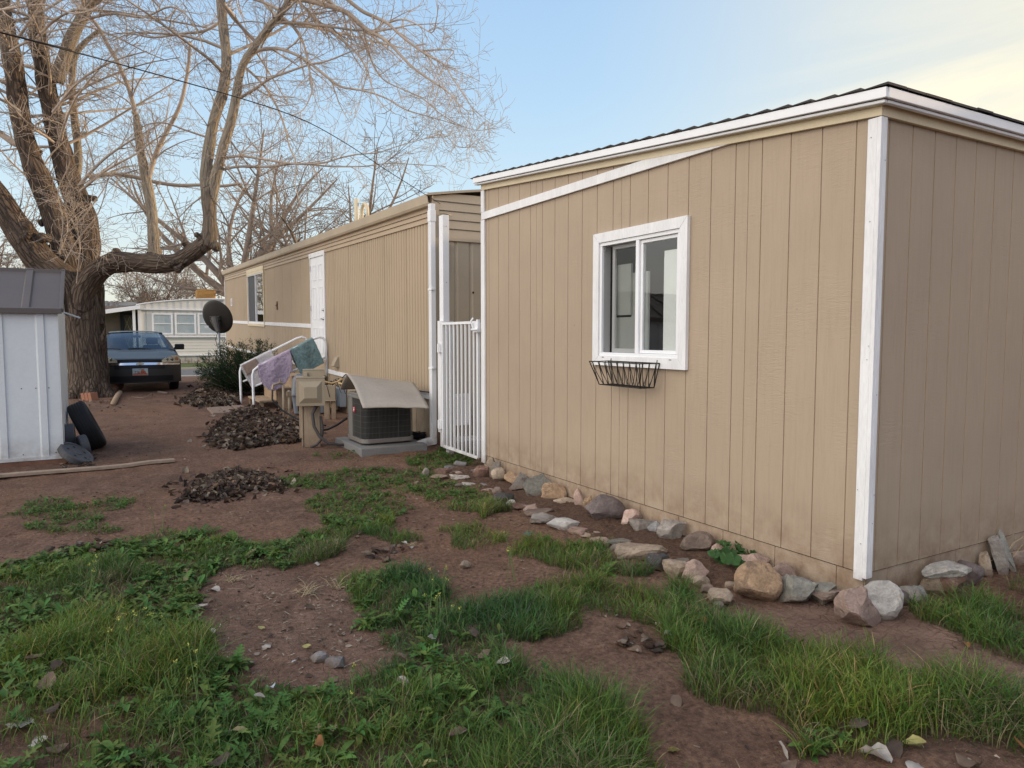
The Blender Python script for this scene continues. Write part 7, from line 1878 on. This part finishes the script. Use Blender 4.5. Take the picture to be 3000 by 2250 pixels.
# ======================================================= stones
RC = {'grey': (.29, .25, .215), 'tan': (.43, .32, .22), 'pink': (.47, .31, .24), 'brown': (.27, .19, .145), 'orange': (.47, .29, .15), 'white': (.68, .63, .57), 'slate': (.27, .255, .215), 'dark': (.10, .09, .09), 'purple': (.21, .16, .15), 'rust': (.25, .13, .09), 'conc': (.30, .30, .30)}
RS = {'white': ((.34, .24, .17), 7, .60), 'orange': ((.22, .14, .09), 6, .55), 'pink': ((.52, .43, .38), 9, .62), 'tan': ((.20, .15, .11), 6, .6), 'rust': ((.42, .33, .27), 5, .6), 'grey': ((.31, .28, .25), 5, .62), 'brown': ((.33, .27, .22), 6, .64), 'dark': ((.45, .45, .46), 5, .70), 'purple': ((.25, .21, .2), 7, .62), 'slate': ((.27, .27, .25), 3, .6), 'conc': ((.22, .22, .22), 6, .6)}
def rmat(k):
    nm = 'stone_'+k
    if nm in MATS: return MATS[nm]
    m, nt, b = base_mat(nm); col = RC[k]; sc, ss, st = RS[k]
    tc = nt.new('ShaderNodeTexCoord').outputs['Object']; rnd = nt.new('ShaderNodeObjectInfo').outputs['Random']
    ad = nt.new('ShaderNodeVectorMath', operation='ADD'); nt.link(tc, ad.inputs[0]); cb = nt.new('ShaderNodeCombineXYZ'); nt.link(nt.math('MULTIPLY', rnd, 40), cb.inputs[0]); nt.link(cb.outputs[0], ad.inputs[1]); v = ad.outputs[0]
    n1 = nt.noise(v, 5, 6, .65, .6); n2 = nt.noise(v, 45, 5, .7); n3 = nt.noise(v, ss*1.6, 6, .7, 1.0); n4 = nt.noise(nt.mapping(v, (3, 3, 16)), 1, 4, .6, .8)
    c = nt.mix(nt.ramp(n1, .32, .68), [x*.60 for x in col], [min(1, x*1.25) for x in col])
    c = nt.mix(nt.ramp(n3, st-.04, st+.06), c, sc)
    c = nt.mix(nt.ramp(n4, .52, .68, (0, 0, 0), (.6,)*3), c, [x*.55 for x in col])
    c = nt.mix(nt.ramp(n2, .3, .6, (.7,)*3, (0, 0, 0)), c, [x*.45 for x in col])
    sat = nt.new('ShaderNodeHueSaturation'); nt.link(c, sat.inputs['Color']); sat.inputs['Saturation'].default_value = .85
    nt.link(nt.math('ADD', nt.math('MULTIPLY', rnd, .45), .72), sat.inputs['Value'])
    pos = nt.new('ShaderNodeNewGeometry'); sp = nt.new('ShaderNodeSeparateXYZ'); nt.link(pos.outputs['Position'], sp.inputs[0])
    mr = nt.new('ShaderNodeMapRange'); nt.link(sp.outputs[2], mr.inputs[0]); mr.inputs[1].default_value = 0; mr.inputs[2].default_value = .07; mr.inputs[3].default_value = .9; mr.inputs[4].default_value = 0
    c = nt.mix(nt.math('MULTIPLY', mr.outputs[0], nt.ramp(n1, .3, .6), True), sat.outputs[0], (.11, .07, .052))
    nt.link(c, b.inputs['Base Color']); b.inputs['Roughness'].default_value = .9; b.inputs['Specular IOR Level'].default_value = .2
    nt.link(nt.bump(nt.math('ADD', n2, nt.math('MULTIPLY', n1, 1.5)), .8, .014), b.inputs['Normal'])
    MATS[nm] = m; return m
def rock(seed, sx, sy, sz, flat, ang, sub=3):
    g = random.Random(seed); bm = bmesh.new(); bmesh.ops.create_icosphere(bm, subdivisions=sub, radius=1)
    planes = []
    for _ in range(int(8*ang)+7):
        n = rvec(g); planes.append((n, g.uniform(.50, .80) if ang > .4 else g.uniform(.68, .88)))
    if flat: planes += [(Vector((g.uniform(-.1, .1), g.uniform(-.1, .1), 1)).normalized(), .55), (Vector((0, 0, -1)), .6)]
    for v in bm.verts:
        p = v.co*1.1; q = v.co.copy()
        for n, d in planes:
            e = p.dot(n)-d
            if e > 0: p -= n*e*.97
        p += q*(.09*mn.noise(q*1.7+Vector((seed, 0, 0)))+.05*mn.noise(q*4.3+Vector((0, seed, 0)))+.03*mn.noise(q*9+Vector((0, 0, seed))))
        v.co = p
    mx = [max(v.co[i] for v in bm.verts) for i in range(3)]; mi_ = [min(v.co[i] for v in bm.verts) for i in range(3)]
    for v in bm.verts:
        v.co = Vector([((v.co[i]-mi_[i])/(mx[i]-mi_[i])*2-1)*(sx, sy, sz)[i] for i in range(3)])
    me = bpy.data.meshes.new('stone'); bm.to_mesh(me); bm.free(); return me
def stone(a, b_, w_, h_, kind, col, lab, frame, seed, flatness=None, grp='stones bordering the bed and the wall'):
    s, ox, oy = frame; px = ox+a/s; py = oy+b_/s; wp = w_/s; hp = h_/s
    bot = gnd(px, py+hp/2*.92, .01); dpt = depth_of(bot)+.0
    W = (1.20 if frame is FW else 1.08)*wp*dpt/2085; H = 1.12*hp*dpt/2085
    g = random.Random(seed*13+1); vd = Vector((SA, CA, 0)); rt = Vector((CA, -SA, 0))
    if kind == 'slab':       # lying flat: picture height is mostly its depth
        foreshort = (CZ)/dpt; D = max(W*.45, min(W*1.1, H/max(.25, foreshort)*.62)); T_ = max(.03, H*.5); sz = T_/2*1.5; sx, sy = W/2*1.02, D/2; c_ = bot+vd*D*.42; c_.z = gh(c_.x, c_.y)+T_*.38
        rot = Matrix.Rotation(g.uniform(-.12, .12), 3, 'X') @ Matrix.Rotation(g.uniform(-.10, .10), 3, 'Y')
    elif kind == 'lean':     # slab leaning on the wall
        T_ = max(.035, W*.28); sx, sy, sz = W/2*1.02, T_*.65, H*.60; c_ = bot+vd*T_*.9; c_.z = H*.47; rot = Matrix.Rotation(-.28+g.uniform(-.08, .08), 3, 'X') @ Matrix.Rotation(g.uniform(-.2, .2), 3, 'Y')
    else:
        D = W*.75; sx, sy, sz = W/2*1.03, D/2, H*.56; c_ = bot+vd*D*.40; c_.z = H*.40; rot = Matrix.Rotation(g.uniform(-.25, .25), 3, 'Y')
    ang = {'round': .25, 'block': 1.0, 'slab': .9, 'lean': .9, 'wedge': .8}[kind]
    me = rock(seed, sx, sy, sz, kind in ('slab', 'block'), ang, 4 if W > .16 else 3)
    if kind == 'wedge':      # rises to a point
        for v in me.vertices:
            t = (v.co.z/sz+1)/2; f = 1.35-.85*t; v.co.x = v.co.x*f+.10*sx*t; v.co.y *= (1.15-.5*t)
    Rm = Matrix.Rotation(-YAW+g.uniform(-.15, .15), 3, 'Z') @ rot
    for v in me.vertices: v.co = Rm @ v.co
    lowest = min(v.co.z for v in me.vertices)
    cz_ = c_.z
    if kind in ('slab', 'round', 'block', 'wedge'): cz_ = gh(c_.x, c_.y)-lowest-(.006 if kind == 'slab' else .06*(-lowest)+.01)
    # keep clear of the walls
    mxx = max(v.co.x for v in me.vertices); mxy = max(v.co.y for v in me.vertices)
    if px < 2520 and c_.x+mxx > SX-.012 and c_.y > SY0-.1: k_ = (SX-.012-mxx)/c_.x
    elif px >= 2520 and c_.y+mxy > SY0-.012: k_ = (SY0-.012-mxy)/c_.y
    else: k_ = 1
    c_.x *= k_; c_.y *= k_
    me.materials.append(rmat(col)); me.polygons.foreach_set('use_smooth', [True]*len(me.polygons))
    try: me.set_sharp_from_angle(angle=R(24))
    except Exception: pass
    o = bpy.data.objects.new('stone', me); C.objects.link(o); o.location = (c_.x, c_.y, cz_); ORG[o.name] = o.location.copy()
    return tag(o, lab, 'stone', grp)
FW = (2.458, 1200, 1280); FR = (2.212, 2000, 1350)
ROCKS = [
 (600, 190, 80, 120, 'lean', 'tan', 'tall brown slab leaning at the foot of the gate corner board'), (622, 215, 60, 105, 'lean', 'grey', 'narrow grey slab leaning beside the gate corner'), (642, 232, 92, 92, 'round', 'tan', 'tan rounded boulder third from the gate along the wall'), (510, 252, 98, 88, 'block', 'rust', 'reddish brown block standing out at the gate end of the bed'), (535, 203, 78, 62, 'slab', 'conc', 'grey flat block beside the gate foot'),
 (738, 255, 95, 85, 'lean', 'orange', 'yellow orange slab near the gate end of the wall'), (802, 288, 128, 112, 'wedge', 'grey', 'grey pointed boulder right of the yellow slab'), (925, 322, 178, 140, 'lean', 'slate', 'widest grey slab leaning on the wall left of the window'), (1035, 352, 158, 112, 'lean', 'orange', 'orange tan slab overlapping the wide grey slab'), (1112, 413, 150, 56, 'round', 'tan', 'flat tan oval stone below the orange slab'),
 (1222, 388, 60, 118, 'lean', 'pink', 'narrow upright pink stone under the window basket'), (1285, 418, 66, 104, 'wedge', 'orange', 'small pointed tan stone beside the big dark boulder'), (1425, 472, 236, 172, 'round', 'purple', 'largest dark boulder with a white streak under the window'), (1597, 542, 124, 106, 'round', 'pink', 'pinkish round boulder right of the big dark one'), (1685, 612, 166, 92, 'lean', 'grey', 'flat grey triangular slab right of the pink round boulder'), (1772, 602, 82, 86, 'lean', 'conc', 'small pale grey slab tucked behind the triangular one'), (1890, 670, 166, 140, 'block', 'grey', 'grey angular boulder with a sharp ridge by the wall'), (2085, 716, 206, 126, 'round', 'brown', 'brown grey dome shaped boulder left of the green plant'),
 (360, 187, 84, 40, 'block', 'conc', 'squared grey concrete piece nearest the gate'), (288, 212, 72, 30, 'slab', 'conc', 'pale grey flat stone left of the squared concrete piece'), (332, 216, 80, 34, 'slab', 'brown', 'brown flat stone under the squared concrete piece'), (450, 206, 92, 36, 'slab', 'conc', 'grey flat stone right of the squared concrete piece'), (242, 246, 102, 56, 'block', 'rust', 'reddish stone with a white top at the far end of the border'), (210, 282, 112, 40, 'slab', 'tan', 'long thin tan stone lying at the grass edge'), (310, 250, 92, 40, 'slab', 'brown', 'grey brown flat stone behind the white pink one'), (355, 286, 126, 46, 'slab', 'white', 'white and pink flat stone at the far end of the border'), (355, 265, 46, 22, 'round', 'pink', 'tiny pink stone on top of the white pink one'),
 (430, 330, 112, 36, 'slab', 'white', 'thin white chips in the far border'), (354, 336, 62, 26, 'slab', 'grey', 'dark grey flat stone left of the white chips'), (546, 340, 80, 32, 'slab', 'conc', 'grey flat stone right of the white chips'), (560, 370, 72, 40, 'slab', 'pink', 'pale pink stone before the striped boulder'), (636, 380, 72, 60, 'round', 'brown', 'small brown rounded stone behind the striped boulder'), (670, 440, 142, 82, 'round', 'dark', 'dark boulder with white stripe in the border'), (735, 466, 66, 52, 'round', 'white', 'small rough white stone beside the striped boulder'),
 (790, 502, 112, 42, 'slab', 'rust', 'flat reddish brown stone after the white one'), (935, 562, 182, 60, 'slab', 'brown', 'flat brown slab carrying a pink stone'), (875, 538, 96, 50, 'slab', 'pink', 'pink stone lying on the flat brown slab'), (972, 612, 180, 74, 'slab', 'grey', 'dark grey brown flat slab beside the white quartz'), (1110, 636, 206, 90, 'slab', 'white', 'big white quartz slab in the middle of the border'), (1230, 686, 146, 70, 'slab', 'pink', 'pink flat slab just right of the white quartz'), (1315, 710, 142, 46, 'slab', 'tan', 'brown flat stone overlapping the pink slab'), (1375, 748, 132, 46, 'slab', 'pink', 'pale pink flat stone before the thin grey slab'), (1412, 776, 90, 46, 'slab', 'tan', 'small tan stone at the near side of the thin grey slab'), (1530, 776, 182, 62, 'slab', 'slate', 'thin four sided grey slab in the border'), (1490, 820, 82, 26, 'slab', 'grey', 'small grey stone under the thin slab'),
 (1685, 846, 336, 102, 'slab', 'tan', 'longest flat tan boulder of the border'), (1810, 916, 160, 110, 'block', 'dark', 'dark blue grey angular stone in front of the long tan one'), (1955, 922, 122, 52, 'slab', 'grey', 'grey flat stone behind the tan block'), (1935, 976, 170, 110, 'block', 'tan', 'tan squared block in the near border'), (2060, 1000, 172, 142, 'wedge', 'pink', 'pink and white pyramid shaped stone of the near border'), (2106, 1056, 120, 72, 'round', 'tan', 'pale rounded stone in front of the pyramid shaped one'), (110, 246, 50, 60, 'round', 'grey', 'small grey stone in the grass at the far end'), (50, 326, 36, 22, 'round', 'tan', 'tan pebble alone in the far grass')]
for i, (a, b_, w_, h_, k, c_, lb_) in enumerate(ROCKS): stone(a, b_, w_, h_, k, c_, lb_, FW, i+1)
ROCKS2 = [
 (250, 502, 116, 100, 'lean', 'pink', 'pink angular stone leaning on the wall above the green plant'), (380, 560, 190, 80, 'lean', 'pink', 'long flat pink slab behind the green plant'), (432, 545, 60, 42, 'round', 'rust', 'small reddish stone at the wall behind the pink slab'), (490, 646, 166, 112, 'round', 'pink', 'pink rounded boulder right of the green plant'), (650, 686, 192, 120, 'wedge', 'pink', 'pink wedge between the rounded boulders by the wall'), (760, 750, 216, 98, 'slab', 'purple', 'flat mauve slab behind the green grey ones'), (955, 766, 212, 100, 'slab', 'brown', 'brown flat stone with yellow lichen beside the corner'),
 (512, 812, 296, 222, 'round', 'orange', 'large knobbly orange and white boulder near the corner'), (770, 856, 226, 150, 'block', 'slate', 'larger smooth green grey slab near the corner'), (928, 866, 178, 110, 'block', 'slate', 'smaller smooth green grey slab next to the larger one'), (1160, 852, 312, 222, 'wedge', 'pink', 'big pink triangular boulder at the building corner'), (1325, 822, 242, 212, 'round', 'white', 'big white lichen covered boulder at the building corner'),
 (1430, 742, 116, 84, 'round', 'purple', 'dark grey boulder behind the white one'), (1505, 726, 136, 88, 'round', 'grey', 'grey tan rounded boulder second from the white one'), (1540, 812, 150, 94, 'wedge', 'slate', 'green grey stone in the grass right of the white boulder'), (1475, 830, 70, 70, 'round', 'slate', 'small green grey stone touching the white boulder'), (1640, 776, 142, 132, 'wedge', 'tan', 'tan wedge leaning toward the rust brown boulder'), (1700, 672, 300, 92, 'block', 'white', 'long white quartz slab on top of the rust brown boulder'), (1762, 758, 216, 152, 'round', 'rust', 'rust brown boulder along the right wall'), (1890, 642, 170, 132, 'round', 'purple', 'purple grey boulder along the right wall'), (1905, 577, 92, 48, 'round', 'tan', 'small pale tan stone behind the purple grey boulder'), (1980, 578, 88, 132, 'wedge', 'tan', 'tan upright angular stone along the right wall'), (2042, 582, 62, 120, 'wedge', 'dark', 'dark jagged stone along the right wall'), (2078, 500, 70, 200, 'lean', 'grey', 'left of the two tall grey slabs on the right wall'), (2116, 490, 70, 215, 'lean', 'slate', 'right of the two tall grey slabs on the right wall'), (2190, 535, 90, 84, 'round', 'brown', 'brown rounded stone at the far right edge'),
 (325, 816, 92, 52, 'round', 'tan', 'small tan stone left of the knobbly boulder'), (266, 882, 156, 112, 'slab', 'tan', 'tan flat stone left of the knobbly boulder'), (160, 836, 82, 42, 'slab', 'brown', 'small brown stone near the pale rounded one'), (240, 935, 60, 40, 'slab', 'slate', 'small grey stone in front of the tan flat one')]
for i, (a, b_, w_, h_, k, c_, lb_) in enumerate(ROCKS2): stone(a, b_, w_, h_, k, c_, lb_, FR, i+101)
# raise the quartz slab onto its boulder
for o in bpy.data.objects:
    if o.get('label') == 'long white quartz slab on top of the rust brown boulder': q_ = wy(2771, 1668, SY0-.11); o.location = (q_.x, q_.y, q_.z); o.scale = (.92, .8, .62)
    if o.get('label') == 'pink stone lying on the flat brown slab': o.location.z += .035
    if o.get('label') == 'tiny pink stone on top of the white pink one': o.location.z += .03
def tint_big(lab, col):
    pass
# small things in the yard
for a, b_, w_, h_, k, c_, lb_ in ((929, 1922, 60, 34, 'slab', 'conc', 'pale flat stone in the middle of the bare patch'), (975, 1935, 56, 30, 'slab', 'conc', 'pale flat stone just right of the other one in the bare patch'), (1362, 1660, 30, 16, 'slab', 'tan', 'small tan stone on the bare dirt'), (1178, 1990, 40, 34, 'round', 'white', 'white grey stone in the grass right of the bare patch')):
    stone(a, b_, w_, h_, k, c_, lb_, (1, 0, 0), int(a), grp='loose stones in the yard')
g_ = gnd(1545, 1568, .015); mb = MB(); mb.grid(lambda u, v: (g_.x+(u-.5)*.10, g_.y+(v-.5)*.09+.02*u, g_.z+.02*mn.noise(Vector((u*3, v*3, 1)))+.008), 6, 6); tag(mb.build('plastic_scrap', pm('scrap_blue', (.05, .12, .13), .5), smooth=True), 'dark blue green plastic scrap on the dirt before the border', 'litter')
# concrete blocks behind the gate
# tree foot: bricks, red stones, log
m_brick = pm('brick', (.36, .17, .105), .9, .15, 8, .25, 80, .3)
for i, lb_ in enumerate(('left brick of the three standing beside the big tree', 'middle brick of the three standing beside the big tree', 'right brick of the three standing beside the big tree')):
    p = gnd(256+10*i, 1176, .09); M = Matrix.Translation(p) @ Matrix.Rotation(R(-38), 4, 'Z') @ Matrix.Rotation(R(-12), 4, 'Y'); mb = MB(); mb.box((-.036, -.10, -.02), (.034, .10, .18), M); tag(mb.build('brick', m_brick, bevel=.006), lb_, 'brick', 'bricks at the foot of the tree')
for a, b_, w_, h_, k, c_, lb_ in ((330, 1132, 52, 36, 'block', 'rust', 'red rock higher up against the tree foot'), (332, 1145, 40, 34, 'round', 'rust', 'red rock low against the tree foot'), (318, 1110, 30, 16, 'slab', 'rust', 'small red rock on the root of the tree'), (306, 1160, 34, 20, 'slab', 'orange', 'flat orange rock beside the bricks')):
    stone(a, b_, w_, h_, k, c_, lb_, (1, 0, 0), int(a+b_), grp='rocks at the foot of the tree')
mb = MB(); mb.tube([gnd(331, 1184, .12), gnd(345, 1158, .16), gnd(352, 1150, .2)], [.05, .055, .05], 10); tag(mb.build('log', m_woodold, smooth=True), 'short pale log lying beside the tree foot', 'log')
mb = MB(); mb.tube([gnd(385, 1163, .12), gnd(420, 1166, .14), gnd(446, 1152, .22), gnd(447, 1162, .12)], [.012, .010, .007, .006], 6); mb.tube([gnd(465, 1150, .12), gnd(490, 1152, .13)], [.04, .02], 6); tag(mb.build('fallen_branch', m_far, smooth=True), 'thin fallen branch on the dirt in front of the car', 'branch')
mb = MB(); cc = gnd(1235, 1290, .03); rgf = random.Random(2)
for k in range(9):
    r_ = rgf.uniform(.08, .16); mb.tube([(cc.x+.02+r_*math.cos(a)*1.1, cc.y+.1+r_*math.sin(a)*.8, .03+.012*k+.01*math.sin(3*a)) for a in [6.283*j/20 for j in range(21)]], .007, 5, False)
tag(mb.build('coiled_cord', m_rubber, smooth=True), 'dark coiled cord on the ground by the downspout', 'cord')
